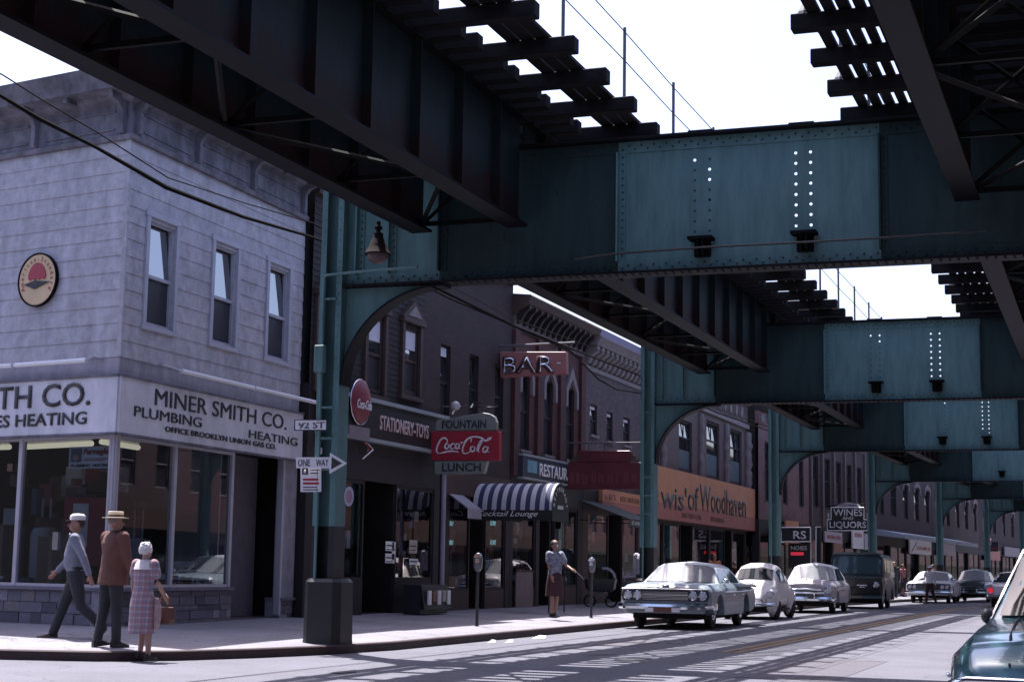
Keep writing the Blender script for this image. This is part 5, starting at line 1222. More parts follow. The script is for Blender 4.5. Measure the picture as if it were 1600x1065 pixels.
b.rect('border', 1266.5, 1268.3, 847, 886, M_white, -.07, -.051)
b = Blade('shop_sign', 'tall dark panel with thin white outline right of the RS signs', 72.5, 1275, 886)
b.rect('board', 1275, 1283, 822, 886, M_signdk, -.05, .05); b.rect('border', 1274.6, 1276.2, 822, 886, M_white, -.07, -.051); b.rect('border', 1276.3, 1283, 822, 823.6, M_white, -.07, -.051)
b = Blade('shop_sign', 'distant black sign with pink and red lettering near the street end', 112, 1538, 861)
b.rect('board', 1538, 1560, 846, 861, M_signdk, -.1, .1); q0, q1 = b.P(1541, 858), b.P(1558, 853); smudge(b.t, 'worn_lettering', q0[0], q1[0], q0[1], q1[1], -.102, M_red, 2); b.text('H', 1540, 1549, 841, 851, mat('letter_pink2', (.6, .22, .25), .5, var=0), -.102, .05)

# striped barrel canopy
cx0, cx1, cy0, cy1, zs_, zt2 = -14.58, -12.55, 37.25, 38.5, 2.63, 3.30
t = thing('striped_canopy', 'blue and white striped barrel canopy over the cocktail lounge entrance', 'awning', (cx0, (cy0+cy1)/2, 0))
hw = (cy1-cy0)/2; Lc = cx1-cx0; arc = [(-hw*math.cos(a), zs_+(zt2-zs_)*math.sin(a)) for a in [math.pi*k/16 for k in range(17)]]
mb = MB(); mb.loft([[(x, p[0], p[1]) for p in arc] for x in (0, Lc*.33, Lc*.67, Lc)], closed=False, caps=False); mb.build('fabric', stripes('awning_stripe', (.50, .49, .56), (.035, .045, .10), .245, 0, .5), t, smooth=40)
mb = MB(); mb.prism(arc, 'x', Lc-.02, Lc+.004); mb.build('end_panel', mat('awning_black', (.015, .015, .02), .8, var=.2), t)
mb = MB()
sc = [(k*Lc/24, zs_-.24-(.035 if k % 2 else 0)) for k in range(25)]
mb.prism([(0, zs_), (Lc+.004, zs_)]+sc[::-1], 'y', -hw-.012, -hw); mb.build('valance', mat('awning_black', (.015, .015, .02)), t)
mb = MB(); sc = [(-hw+k*2*hw/14, zs_-.24-(.035 if k % 2 else 0)) for k in range(15)]; mb.prism([(-hw, zs_-.001), (hw, zs_-.001)]+sc[::-1], 'x', Lc+.005, Lc+.015); mb.build('end_valance', mat('awning_black', (.015, .015, .02)), t)
text_mesh('Cocktail Lounge', M_white, t, 'lettering', .12, Lc-.35, zs_-.19, zs_-.02, -hw-.014, .004, .0, .4)
e_ = arc_text('RESTAURANT', M_white, t, 'lettering', 0, zs_, hw*.72, (zt2-zs_)*.72, 165, 15, .15, y=0, bold=.01); e_.location = (Lc+.008, 0, 0); e_.rotation_euler = (0, 0, R(90))
o = smudge(t, 'worn_lettering', -.2, .2, zs_+.04, zs_+.14, 0, M_white, 8); o.location = (Lc+.006, 0, 0); o.rotation_euler = (0, 0, R(90))
for x in (Lc-.06,):
    for y in (-hw+.04, hw-.04):
        mb = MB(); mb.tube([(x, y, .2), (x, y, zs_)], .018, 8); mb.build('pole', M_black, t)
# plain awnings
def flat_awning(f, pl, pr, z1, z0, out, m, label, val=.22, marks=False):
    t = f.sign('awning', label, cat='awning'); a = PF(pl, 800, f.key)[0]; b_ = PF(pr, 800, f.key)[0]
    mb = MB(); mb.prism([(-.02, z1), (-out, z0), (-out, z0-.02), (-.02, z1-.03)], 'x', a, b_); mb.build('fabric', m, t)
    mb = MB(); n = 18; sc = [(a+(b_-a)*k/n, z0-val-(.03 if k % 2 else 0)) for k in range(n+1)]; mb.prism([(a, z0-.021), (b_, z0-.021)]+sc[::-1], 'y', -out, -out+.012); mb.build('valance', m, t)
    mb = MB()
    for x in (a+.02, b_-.02): mb.tube([(x, -.02, z0-.05), (x, -out+.03, z0-.03)], .015, 6)
    mb.build('arm', M_dark, t)
    if marks:
        mb = MB(); random.seed(5)
        for k in range(22): x = a+.3+(b_-a-.6)*k/22; mb.box(x, x+random.uniform(.06, .16), -out-.006, -out-.0005, z0-.15-random.uniform(0, .03), z0-.07+random.uniform(0, .02))
        mb.build('worn_lettering', mat('faded_paint', (.24, .24, .25), .8, var=.2), t)
flat_awning(f3, 700, 722, 2.95, 2.62, .5, mat('awning_grey', (.26, .25, .31), .8, var=.2), 'small pale grey awning left of the striped canopy')
flat_awning(f5, 905, 952, 3.25, 2.72, 1.5, mat('awning_green', (.03, .042, .042), .8, var=.3), 'dark green cloth awning right of the striped canopy', marks=True)

# parking meters
def meter(x, y, lb):
    t = thing('parking_meter', lb, 'parking meter', (x, y, .13), 8)
    mb = MB(); mb.lathe([(.06, 0), (.045, .02), (.032, .05), (.03, 1.05)], n=10); mb.build('post', mat('meter_post', (.05, .045, .05), .5, .3, var=.3), t, smooth=40)
    mb = MB(); mb.loft([[(a*w, b_*d, z) for a, b_ in ((-1, -.6), (-.6, -1), (.6, -1), (1, -.6), (1, .6), (.6, 1), (-.6, 1), (-1, .6))] for w, d, z in ((.035, .035, 1.04), (.075, .055, 1.10), (.085, .06, 1.2), (.085, .06, 1.30))]); h = mb.build('head', mat('meter_head', (.14, .14, .16), .35, .6, var=.2), t, smooth=35)
    mb = MB(); mb.loft([[(w*math.cos(a), d, 1.30+w*math.sin(a)*1.15) for a in [math.pi*k/10 for k in range(11)]] for w, d in ((.07, -.055), (.083, -.03), (.083, .03), (.07, .055))]); mb.build('dome', M_chrome, h, smooth=50)
    mb = MB(); mb.box(-.04, .04, -.068, -.061, 1.2, 1.28); mb.build('coin_plate', M_chrome, h)
meter(-11.3, 29.2, 'parking meter on a thin post before the fountain sign'); meter(-11.25, 36.3, 'parking meter on a thin post just left of the pale sedan')
for y, lb in ((49.5, 'parking meter hidden partly behind the pale sedan'), (57.0, 'parking meter behind the white beetle')): pass

# pram, boxes outside the shops
p = on_z(938, 948, .21); t = thing('baby_carriage', 'dark baby carriage with grey hood parked by the shop window', 'pram', (p.x, p.y, .21), 20)
mb = MB(); mb.loft([[(x*s, y*s2, z) for x, y in ((-.3, -.22), (.3, -.22), (.36, 0), (.3, .22), (-.3, .22), (-.36, 0))] for s, s2, z in ((.8, .8, .42), (1.15, 1, .5), (1.3, 1.05, .78))]); mb.build('body', mat('pram_black', (.02, .02, .028), .4, var=.2), t, smooth=30)
mb = MB(); mb.loft([[(.1+.33*math.cos(a)*c-.0, .24*s_, .78+.33*math.sin(a)*c) for s_, c in ((-1, .8), (-.9, 1), (.9, 1), (1, .8))] for a in [math.pi*.02+math.pi*.55*k/6 for k in range(7)]], closed=False, caps=False); mb.build('hood', mat('pram_hood', (.26, .25, .30), .8, var=.2), t, smooth=40)
for x, y in ((-.3, -.2), (.3, -.2), (-.3, .2), (.3, .2)):
    mb = MB(); mb.lathe([(.17, -.015), (.17, .015), (.14, .015), (.14, -.015)], (x, y, .17), 16, 'y', caps=False); mb.build('wheel', M_tyre, t)
mb = MB(); mb.tube([(-.3, -.17, .17), (.2, -.17, .45)], .012, 6); mb.tube([(.3, -.17, .17), (-.2, -.17, .45)], .012, 6); mb.tube([(-.3, .17, .17), (.2, .17, .45)], .012, 6); mb.tube([(-.45, -.18, .75), (-.7, -.18, .98), (-.7, .18, .98), (-.45, .18, .75)], .012, 6); mb.build('frame', M_chrome, t)
p = on_z(982, 938, .22); t = thing('cardboard_box', 'tan cardboard box standing outside the shop left of the second column', 'box', (p.x, p.y, .21), 15); mb = MB(); mb.box(-.35, .35, -.25, .25, 0, .85); mb.build('carton', mat('cardboard', (.24, .16, .11)), t, bevel=.01); mb = MB(); mb.box(-.3, .3, -.262, -.251, .3, .55); mb.build('print', mat('faded_paint', (.24, .24, .25)), t)
p = on_z(843, 945, .24); t = thing('ribbed_panel', 'pale ribbed low panel under the shop window behind the woman', 'panel', (FX+.06, 40.9, .2), 90)
mb = MB()
for k in range(10): mb.box(-.65+k*.13, -.65+k*.13+.11, -.04, 0, 0, .95)
mb.build('slat', mat('panel_rose', (.24, .17, .18), .7, var=.2), t); mb = MB(); mb.box(-.68, .68, -.05, .0, .951, 1.0); mb.build('cap', M_trimbr, t)
# ================================================================== vehicles (local frame: front at y=0 looking to -y)
def paint(name, c, var=.06): return mat(name, c, .32, .0, var=var, scale=1.5, coat=.25)
M_under = mat('car_underside', (.01, .01, .011), .9, var=0)
M_lens = mat('headlamp_glass', (.55, .56, .6), .1, var=0, spec=.8)
def lerp(a, b, t): return tuple(p+(q-p)*t for p, q in zip(a, b))
def prof(stations, y):
    for a, b in zip(stations, stations[1:]):
        if a[0] <= y <= b[0]:
            t = (y-a[0])/(b[0]-a[0]); t2 = t*t*(3-2*t)*.5+t*.5; return tuple(p+(q-p)*t2 for p, q in zip(a, b))
    return stations[-1] if y > stations[-1][0] else stations[0]
def body_loft(stations, wheels, R_, zc):
    """stations: (y, half width, z bottom, z shoulder, z top edge, crown)"""
    L0, L1 = stations[0][0], stations[-1][0]; ys = set(s[0] for s in stations); y = L0
    while y < L1: ys.add(round(y, 3)); y += .22
    for w in wheels:
        for k in range(-8, 9): ys.add(round(w+R_*math.sin(k*math.pi/16), 3))
    rings = []
    for y in sorted(v for v in ys if L0 <= v <= L1):
        _, w, zb, zs, zt, cr = prof(stations, y); zz = zb
        for wy in wheels:
            d = abs(y-wy)
            if d <= R_: zz = max(zz, zc+math.sqrt(max(0, R_*R_-d*d)))
        zz = min(zz, zs-.06); h = zs-zz
        half = [(w*.84, zz), (w*.985, zz+.02), (w, zz+h*.4), (w*.99, zz+h*.75), (w*.955, zs), (w*.86, zt), (w*.45, zt+cr*.75), (0, zt+cr)]
        rings.append([(a, y, b) for a, b in half]+[(-a, y, b) for a, b in half[-2::-1]])
    mb = MB(); mb.loft(rings); return mb
def wheels_on(t, pts, r, tw=.16, cap=M_chrome):
    for x, y in pts:
        mb = MB(); s = 1 if x > 0 else -1
        mb.lathe([(r*.62, -tw/2), (r*.9, -tw/2), (r, -tw/3), (r, tw/3), (r*.9, tw/2), (r*.62, tw/2)], (x, y, r), 24, 'x'); w = mb.build('wheel', M_tyre, t, smooth=40)
        mb = MB(); mb.lathe([(r*.6, s*(tw/2-.02)), (r*.5, s*(tw/2+.004)), (r*.3, s*(tw/2+.02)), (.01, s*(tw/2+.025))], (x, y, r), 20, 'x'); mb.build('hubcap', cap, w, smooth=40)
def cabin(t, zb, zr, yb0, yt0, yt1, yb1, wb, wt, roofm, cr=.04, bulge=.12, split=.5, pil=.05, nm='roof', rear=True, wm=None):
    """greenhouse: returns roof; windshield, rear window and side windows become parts"""
    def ring(y, k, fl):
        if fl: xs = [-wb, -wb*.96, -wb*.62, 0, wb*.62, wb*.96, wb]; return [(x, y-k*bulge*(1-(x/wb)**2), zb) for x in xs]
        return [(-wb*.985, y, zb), (-wt-.03, y, zr-.07), (-wt+.13, y-k*bulge*.3, zr), (0, y-k*bulge*.5, zr+cr), (wt-.13, y-k*bulge*.3, zr), (wt+.03, y, zr-.07), (wb*.985, y, zb)]
    A, B, C, D = ring(yb0, 1, True), ring(yt0, 1, False), ring(yt1, -1, False), ring(yb1, -1, True)
    mid = [[lerp(b_, c, u) for b_, c in zip(B, C)] for u in (.33, .67)]
    for mrow in mid: mrow[3] = (0, mrow[3][1], zr+cr*1.5)
    mb = MB(); mb.loft([A, B]+mid+[C, D], closed=False, caps=False); roof = mb.build(nm, roofm, t, smooth=50)
    def pane(name, quadrow, off, m_=None):
        n = len(quadrow[0]); mb = MB(); mb.loft([[tuple(Vector(p)+Vector(off)) for p in r] for r in quadrow], closed=False, caps=False); return mb.build(name, m_ or M_carglass, t, smooth=60)
    def between(P, Q, lo, hi, a0=.04):
        rows = []
        for u in (lo, (lo+hi)/2, hi):
            row = [lerp(p, q, u) for p, q in zip(P[1:6], Q[1:6])]; row[0] = lerp(row[0], row[1], a0*2.4); row[4] = lerp(row[4], row[3], a0*2.4); rows.append(row)
        return rows
    pane('windshield', between(A, B, .07, .9), (0, -.012, .012), wm)
    if rear: pane('rear_window', between(D, C, .07, .9), (0, .012, .012))
    for s in (0, 6):
        sg = -1 if s == 0 else 1; i1 = 1 if s == 0 else 5
        lo = lambda y, u: lerp(lerp(A[s], D[s], 0), D[s], 0)
        def pt(v, u):   # v along from windshield base to rear base, u up
            yb = yb0+(yb1-yb0)*v; f0 = yt0; f1 = yt1
            yy = yb*(1-u)+(f0+(f1-f0)*v)*u; xx = sg*(wb*.985*(1-u)+(wt+.03)*u); return (xx+sg*.006, yy, zb+(zr-.07-zb)*u)
        for va, vb in ((.07, split-pil/2), (split+pil/2, .93)):
            mb = MB(); mb.add([pt(va, .08), pt(vb, .08), pt(vb, .93), pt(va, .93)], [(0, 1, 2, 3)]); mb.build('side_window', M_carglass, t)
    return roof
def lamp(t, x, y, z, r, name='headlight', m=None):
    mb = MB(); mb.lathe([(r*1.22, .03), (r*1.22, -.02), (r, -.03), (r, .0)], (x, y, z), 18, 'y', caps=False); h = mb.build(name, M_chrome, t, smooth=40)
    mb = MB(); mb.lathe([(r, -.01), (r*.7, -.035), (.005, -.045)], (x, y, z), 18, 'y'); mb.build('lens', m or M_lens, h, smooth=60)
def place(t, x, y, rz=0): t.location = (x, y, 0.004); t.rotation_euler = (0, 0, R(rz))

# ---- pale sedan, four headlights, wide grille
def sedan60(label, body, roofm, plate=True, name='sedan'):
    t = thing(name, label, 'car')
    st = [(0, .93, .50, .84, .88, .02), (.08, 1.0, .42, .86, .93, .03), (.5, 1.02, .30, .86, .955, .03), (1.6, 1.03, .28, .87, .985, .02), (2.6, 1.03, .28, .87, .98, .0), (4.2, 1.02, .28, .88, .96, .0), (4.9, 1.0, .34, .87, .93, .02), (5.3, .97, .42, .85, .90, .02), (5.36, .9, .5, .8, .84, .01)]
    body_loft(st, (.92, 3.95), .39, .34).build('body', body, t, smooth=38)
    cabin(t, .965, 1.40, 1.42, 2.05, 3.55, 4.25, .86, .62, roofm, bulge=.22, wm=M_glare)
    mb = MB(); mb.box(-.8, .8, .35, 5.0, .22, .5); mb.build('underbody', M_under, t)
    wheels_on(t, [(-.78, .92), (.78, .92), (-.78, 3.95), (.78, 3.95)], .335)
    mb = MB(); o = [(-.93, .60), (.93, .60), (.97, .72), (.93, .83), (-.93, .83), (-.97, .72)]; mb.prism(o, 'y', -.015, .05); g = mb.build('grille', mat('grille_dark', (.05, .052, .06), .3, .6, var=.2), t)
    mb = MB()
    for k in range(6): mb.box(-.5, .5, -.022, -.0151, .63+k*.03, .64+k*.03)
    mb.box(-.5, .5, -.035, -.0152, .715, .74); mb.build('grille_bar', M_chrome, g)
    mb = MB(); mb.box(-.96, .96, -.05, .03, .835, .865); mb.build('chrome_strip', M_chrome, t, bevel=.008)
    for x in (-.82, -.61, .61, .82): lamp(t, x, -.02, .72, .08)
    mb = MB(); mb.loft([[(x, y-d, z) for d, z in ((.0, .42), (.10, .43), (.13, .48), (.12, .53), (.04, .56), (0, .55))] for x, y in ((-1.03, .55), (-1.04, .15), (-.9, -.04), (-.4, -.10), (.4, -.10), (.9, -.04), (1.04, .15), (1.03, .55))]); mb.build('bumper', M_chrome, t, smooth=40)
    mb = MB(); mb.box(-.85, .85, -.01, .1, .34, .44); mb.build('lower_valance', body, t)
    if plate:
        mb = MB(); mb.box(-.33, .33, -.26, -.245, .36, .47); p = mb.build('license_plate', mat('plate_rust', (.16, .06, .05), .5, var=.3), t); mb = MB(); mb.box(-.38, -.2, -.262, -.2601, .37, .46); mb.box(.2, .38, -.262, -.2601, .37, .46); mb.build('plate_light_end', M_enamel, p)
    for s in (-1, 1):
        mb = MB(); mb.loft([[(s*x, y, z) for x, z in ((.86, .93), (1.03, .90), (1.06, .95), (.9, .985))] if y < 5.3 else [(s*x, y, z) for x, z in ((.7, .9), (.98, .87), (1.0, .9), (.74, .93))] for y in (2.9, 3.8, 4.7, 5.38)]); mb.build('fin', body, t, smooth=40)
        mb = MB(); mb.tube([(s*1.035, 1.4, .80), (s*1.04, 3.2, .80), (s*1.045, 4.9, .84)], .012, 6); mb.build('side_trim', M_chrome, t)
        mb = MB(); mb.box(s*1.03-.012, s*1.03+.012, 2.3, 2.42, .72, .75); mb.box(s*1.03-.012, s*1.03+.012, 3.3, 3.42, .72, .75); mb.build('door_handle', M_chrome, t)
    mb = MB(); mb.ball((.99, 1.62, 1.04), (.07, .05, .05), 10, 6); mb.tube([(.92, 1.65, .96), (.98, 1.63, 1.02)], .012, 6); mb.build('mirror', M_chrome, t, smooth=60)
    mb = MB(); mb.ball((0, .02, .93), (.09, .03, .02), 10, 5); mb.build('hood_emblem', M_chrome, t, smooth=60)
    return t
M_pale = paint('paint_pale_blue', (.24, .29, .33))
c = sedan60('pale blue sedan with wide grille and twin headlights parked nearest at the kerb', M_pale, paint('paint_pale_sunlit_roof', (.5, .54, .57))); place(c, -9.05, 34.55, 1.2)  # roof colour lightened to stand for sunlight falling on it

# ---- beetle
def beetle(label):
    t = thing('small_car', label, 'car'); bm_ = paint('paint_cream', (.62, .6, .6))
    S_ = [(.12, .28, .34, .50), (.22, .42, .34, .66), (.45, .52, .34, .80), (.8, .57, .32, .91), (1.15, .62, .30, .985), (1.2, .64, .30, 1.0), (1.55, .66, .28, 1.38), (1.85, .67, .28, 1.475), (2.2, .67, .28, 1.50), (2.6, .66, .28, 1.45), (3.0, .64, .28, 1.30), (3.35, .59, .30, 1.08), (3.7, .5, .34, .80), (3.95, .36, .38, .56), (4.02, .25, .4, .48)]
    rings = []
    for y, w, zb, zt in S_:
        zbelt = min(.95, zb+(zt-zb)*.72); top = max(zt, zbelt+.02); k = max(0, min(1, (zt-1.0)/.45))
        half = [(w*.8, zb), (w, zb+.12), (w*1.02, zb+(zbelt-zb)*.6), (w, zbelt), (w*(.93-.10*k), zbelt+(top-zbelt)*.55), (w*(.78-.10*k), zbelt+(top-zbelt)*.86), (w*.42, zbelt+(top-zbelt)*.98), (0, top)]
        rings.append([(a, y, b) for a, b in half]+[(-a, y, b) for a, b in half[-2::-1]])
    mb = MB(); mb.loft(rings); b = mb.build('body', bm_, t, smooth=50)
    r4, r5, r6, r9 = rings[5], rings[6], rings[7], rings[9]
    def panel(P, Q, idx, lo, hi, off, nm):
        mb = MB(); mb.loft([[tuple(Vector(lerp(P[i], Q[i], u))+Vector(off)) for i in idx] for u in (lo, (lo+hi)/2, hi)], closed=False, caps=False); return mb.build(nm, M_carglass, t, smooth=60)
    panel(r4, r5, [5, 6, 7, 8, 9], .16, .93, (0, -.012, .012), 'windshield')
    for s, (i0, i1) in ((1, (3, 5)), (-1, (11, 9))):
        for ya, yb in ((6, 8), (8, 10)):
            P, Q = rings[ya], rings[yb]; mb = MB(); u0, u1 = (.0, .93) if ya == 6 else (.07, .75); lo, hi = .10, .86 if ya == 6 else .8
            q = [Vector(lerp(lerp(P[i0], P[i1], lo), lerp(Q[i0], Q[i1], lo), u)) for u in (u0, u1)]+[Vector(lerp(lerp(P[i0], P[i1], hi), lerp(Q[i0], Q[i1], hi), u)) for u in (u1, u0)]
            mb.add([tuple(v+Vector((s*.03, 0, .0))) for v in q], [(0, 1, 2, 3)]); mb.build('side_window', M_carglass, t)
    for s in (-1, 1):
        mb = MB(); mb.ball((s*.60, .74, .44), (.175, .56, .40), 18, 12); f = mb.build('front_fender', bm_, t, smooth=60)
        mb = MB(); mb.ball((s*.61, 3.22, .46), (.17, .58, .42), 18, 12); mb.build('rear_fender', bm_, t, smooth=60)
        mb = MB(); mb.ball((s*.62, .745, .33), (.178, .37, .335), 16, 10); mb.build('wheel_well', M_under, t, smooth=60)
        mb = MB(); mb.ball((s*.62, 3.20, .33), (.182, .37, .335), 16, 10); mb.build('wheel_well', M_under, t, smooth=60)
        lamp(t, s*.60, .24, .66, .085)
        mb = MB(); mb.box(s*.6-.12, s*.6+.12, 1.2, 2.75, .24, .28); mb.build('running_board', M_under, t)
        mb = MB(); mb.ball((s*.60, .55, .83), (.025, .06, .03), 8, 5); mb.build('turn_signal', M_lens, t, smooth=60)
    wheels_on(t, [(-.655, .745), (.655, .745), (-.66, 3.2), (.66, 3.2)], .325, .15)
    mb = MB(); mb.tube([(-.74, .28, .40), (-.68, .0, .40), (-.3, -.06, .40), (.3, -.06, .40), (.68, 0, .40), (.74, .28, .40)], .05, 8); mb.tube([(-.45, -.03, .40), (-.42, -.05, .52), (-.2, -.07, .56), (.2, -.07, .56), (.42, -.05, .52), (.45, -.03, .40)], .022, 6); mb.build('bumper', M_chrome, t, smooth=50)
    mb = MB(); mb.box(-.25, .25, -.115, -.105, .34, .46); mb.build('license_plate', mat('plate_rust', (.16, .06, .05)), t)
    mb = MB(); mb.tube([(0, .17, .63), (0, .45, .815), (0, .8, .925), (0, 1.14, .995)], .012, 6); mb.ball((0, .18, .62), (.04, .02, .05), 8, 5); mb.build('hood_trim', M_chrome, t)
    mb = MB(); mb.box(-.6, .6, .5, 3.5, .2, .36); mb.build('underbody', M_under, t)
    return t
c = beetle('white beetle car with round fenders parked behind the pale sedan'); place(c, -9.12, 43.2, 1.5)

# ---- early fifties sedan
def sedan53(label, body, roofm, L=4.8):
    t = thing('sedan', label, 'car')
    st = [(0, .62, .48, .80, .86, .06), (.1, .82, .42, .84, .93, .09), (.45, .9, .32, .86, .97, .10), (1.5, .93, .30, .9, 1.0, .05), (2.4, .94, .30, .92, 1.0, .0), (3.6, .93, .30, .9, .98, .0), (4.3, .88, .34, .84, .90, .05), (4.7, .78, .42, .74, .80, .04), (4.8, .6, .5, .66, .7, .02)]
    body_loft(st, (.85, 3.75), .37, .33).build('body', body, t, smooth=40)
    cabin(t, .985, 1.50, 1.5, 1.95, 3.1, 3.85, .80, .60, roofm, cr=.06, bulge=.14, wm=M_glare)
    mb = MB(); mb.box(-.72, .72, .3, 4.5, .22, .5); mb.build('underbody', M_under, t)
    wheels_on(t, [(-.72, .85), (.72, .85), (-.72, 3.75), (.72, 3.75)], .335)
    mb = MB(); mb.prism([(-.55, .50), (.55, .50), (.6, .62), (.5, .74), (-.5, .74), (-.6, .62)], 'y', -.02, .06); g = mb.build('grille', mat('grille_dark', (.05, .052, .06)), t)
    mb = MB(); mb.tube([(-.6, -.02, .62), (-.3, -.05, .63), (.3, -.05, .63), (.6, -.02, .62)], .035, 8); mb.tube([(-.5, -.02, .72), (0, -.05, .75), (.5, -.02, .72)], .03, 8); mb.build('grille_bar', M_chrome, g, smooth=50)
    for x in (-.72, .72): lamp(t, x, .02, .74, .095)
    mb = MB(); mb.loft([[(x, y-d, z) for d, z in ((.0, .38), (.09, .39), (.12, .45), (.10, .51), (0, .52))] for x, y in ((-.93, .4), (-.9, .08), (-.6, -.04), (0, -.08), (.6, -.04), (.9, .08), (.93, .4))]); mb.build('bumper', M_chrome, t, smooth=40)
    for x in (-.3, .3): mb = MB(); mb.ball((x, -.14, .5), (.04, .04, .1), 8, 6); mb.build('bumper_guard', M_chrome, t, smooth=60)
    mb = MB(); mb.ball((0, .25, 1.04), (.03, .16, .03), 8, 5); mb.build('hood_ornament', M_chrome, t, smooth=60)
    for s in (-1, 1): mb = MB(); mb.tube([(s*.945, .6, .72), (s*.95, 2.2, .72)], .012, 6); mb.build('side_trim', M_chrome, t)
    return t
c = sedan53('white rounded sedan with chrome grille parked behind the beetle', paint('paint_white_two', (.36, .34, .37)), paint('paint_white_sunlit_roof', (.68, .66, .68))); place(c, -9.1, 52.0, 1.5)  # one-colour car; sunlight on the roof is put into its whiter paint

# ---- forward control van
def van(label):
    t = thing('van', label, 'van'); b = paint('paint_dark_green', (.008, .013, .014)); lt = paint('paint_sea_green', (.07, .11, .12))
    st = [(0, .86, .42, 1.08, 1.12, .02), (.06, .93, .34, 1.10, 1.16, .02), (.6, .97, .28, 1.14, 1.17, .0), (4.3, .97, .28, 1.14, 1.17, 0), (4.5, .93, .36, 1.1, 1.15, 0)]
    body_loft(st, (.75, 3.3), .37, .33).build('body', b, t, smooth=38)
    def rg(y, w, z0, z1, wt): return [(-w, y, z0), (-w, y, z0+.1), (-wt-.02, y, z1-.12), (-wt+.14, y, z1), (0, y, z1+.05), (wt-.14, y, z1), (wt+.02, y, z1-.12), (w, y, z0+.1), (w, y, z0)]
    A = rg(.03, .94, 1.12, 1.2, .9); A = [(p[0], p[1], 1.12+.01*i if i < 5 else 1.12+.01*(8-i)) for i, p in enumerate(A)]
    B = rg(.20, .965, 1.13, 1.96, .90); C_ = rg(4.40, .965, 1.13, 1.96, .90); D = rg(4.5, .94, 1.1, 1.88, .88)
    mb = MB(); mb.loft([A, B, C_, D]); mb.build('upper_body', b, t, smooth=40)
    mb = MB(); mb.loft([[lerp(A[i], B[i], u) for i in (2, 3, 4, 5, 6)] for u in (.12, .5, .86)], closed=False, caps=False); mb.xform(Matrix.Translation((0, -.02, .01)) @ Matrix.Scale(.93, 4, (1, 0, 0))); mb.build('windshield', mat('van_glass', (.05, .085, .10), .06, var=0, spec=.5), t, smooth=60)
    mb = MB(); mb.box(-.012, .012, .0, .36, 1.2, 1.8); 
    mb = MB(); mb.loft([[(x, y, z) for x, y, z in ((-.9, y0, 1.965), (-.7, y0-.03, 2.02), (.7, y0-.03, 2.02), (.9, y0, 1.965), (.84, y0, 1.94), (-.84, y0, 1.94))] for y0 in (.14, .5)]); mb.build('roof_lip', lt, t, smooth=30)
    for s in (-1, 1):
        for ya, yb in ((.5, 1.25), (1.4, 2.7), (2.85, 4.1)):
            mb = MB(); q = [(s*.972, ya, 1.3), (s*.972, yb, 1.3), (s*.938, yb, 1.76), (s*.938, ya+(.06 if ya < 1 else 0), 1.76)]; mb.add(q, [(0, 1, 2, 3)]); mb.build('side_window', M_carglass, t)
        lamp(t, s*.7, -.01, .86, .09)
        mb = MB(); mb.ball((s*1.05, .45, 1.38), (.03, .04, .09), 8, 6); mb.tube([(s*.95, .5, 1.3), (s*1.05, .46, 1.34)], .012, 6); mb.build('mirror', M_chrome, t, smooth=60)
    mb = MB(); mb.box(-.93, .93, -.03, .05, 1.10, 1.15); mb.build('belt_trim', lt, t, bevel=.01)
    mb = MB(); mb.prism([(-.9, .48), (-.55, .48), (-.62, .8), (-.78, 1.09), (-.9, 1.09)], 'y', -.012, .02); mb.build('corner_panel', lt, t)
    mb = MB(); mb.box(.02, .38, -.03, -.005, .82, .86); mb.box(.1, .3, -.03, -.005, .76, .79); mb.build('emblem', M_chrome, t)
    mb = MB(); mb.loft([[(x, y-d, z) for d, z in ((0, .36), (.08, .37), (.09, .47), (0, .48))] for x, y in ((-.97, .3), (-.9, .02), (0, -.03), (.9, .02), (.97, .3))]); mb.build('bumper', lt, t, smooth=40)
    mb = MB(); mb.box(-.15, .2, -.125, -.115, .38, .47); mb.build('license_plate', mat('plate_dim', (.2, .16, .12), .5, var=.2), t)
    wheels_on(t, [(-.78, .75), (.78, .75), (-.78, 3.3), (.78, 3.3)], .33)
    mb = MB(); mb.box(-.75, .75, .3, 4.3, .2, .5); mb.build('underbody', M_under, t)
    return t
c = van('dark green van with broad windshield parked at the end of the near row'); place(c, -8.75, 60.6, 2)

# ---- distant cars
c = sedan60('white sedan far down the street facing the road beside a pedestrian', paint('paint_far_white', (.6, .6, .62)), paint('paint_far_white', (.6, .6, .62)), False); place(c, -7.95+.1, 76.5, 0)
c = sedan53('far green sedan with pale blue roof past the white sedan', paint('paint_far_green', (.04, .055, .06)), paint('paint_far_mint', (.40, .48, .48))); place(c, -6.45, 82.0, -2)
t = sedan60('white car driving away with a red tail lamp at the right edge', paint('paint_tail_white', (.6, .56, .6)), paint('paint_tail_white', (.6, .56, .6)), False)
place(t, -3.86, 74.5, 180)
for x in (-.8, .8): lamp(t, x, 5.40, .68, .11, 'tail_light', mat('tail_red', (.6, .02, .04), .3, var=0, emit=.3))
mb = MB(); mb.loft([[(x, y+d, z) for d, z in ((0, .42), (.1, .43), (.12, .5), (0, .55))] for x, y in ((-1, 5.1), (-.9, 5.34), (.9, 5.34), (1, 5.1))]); mb.build('rear_bumper', M_chrome, t, smooth=40)
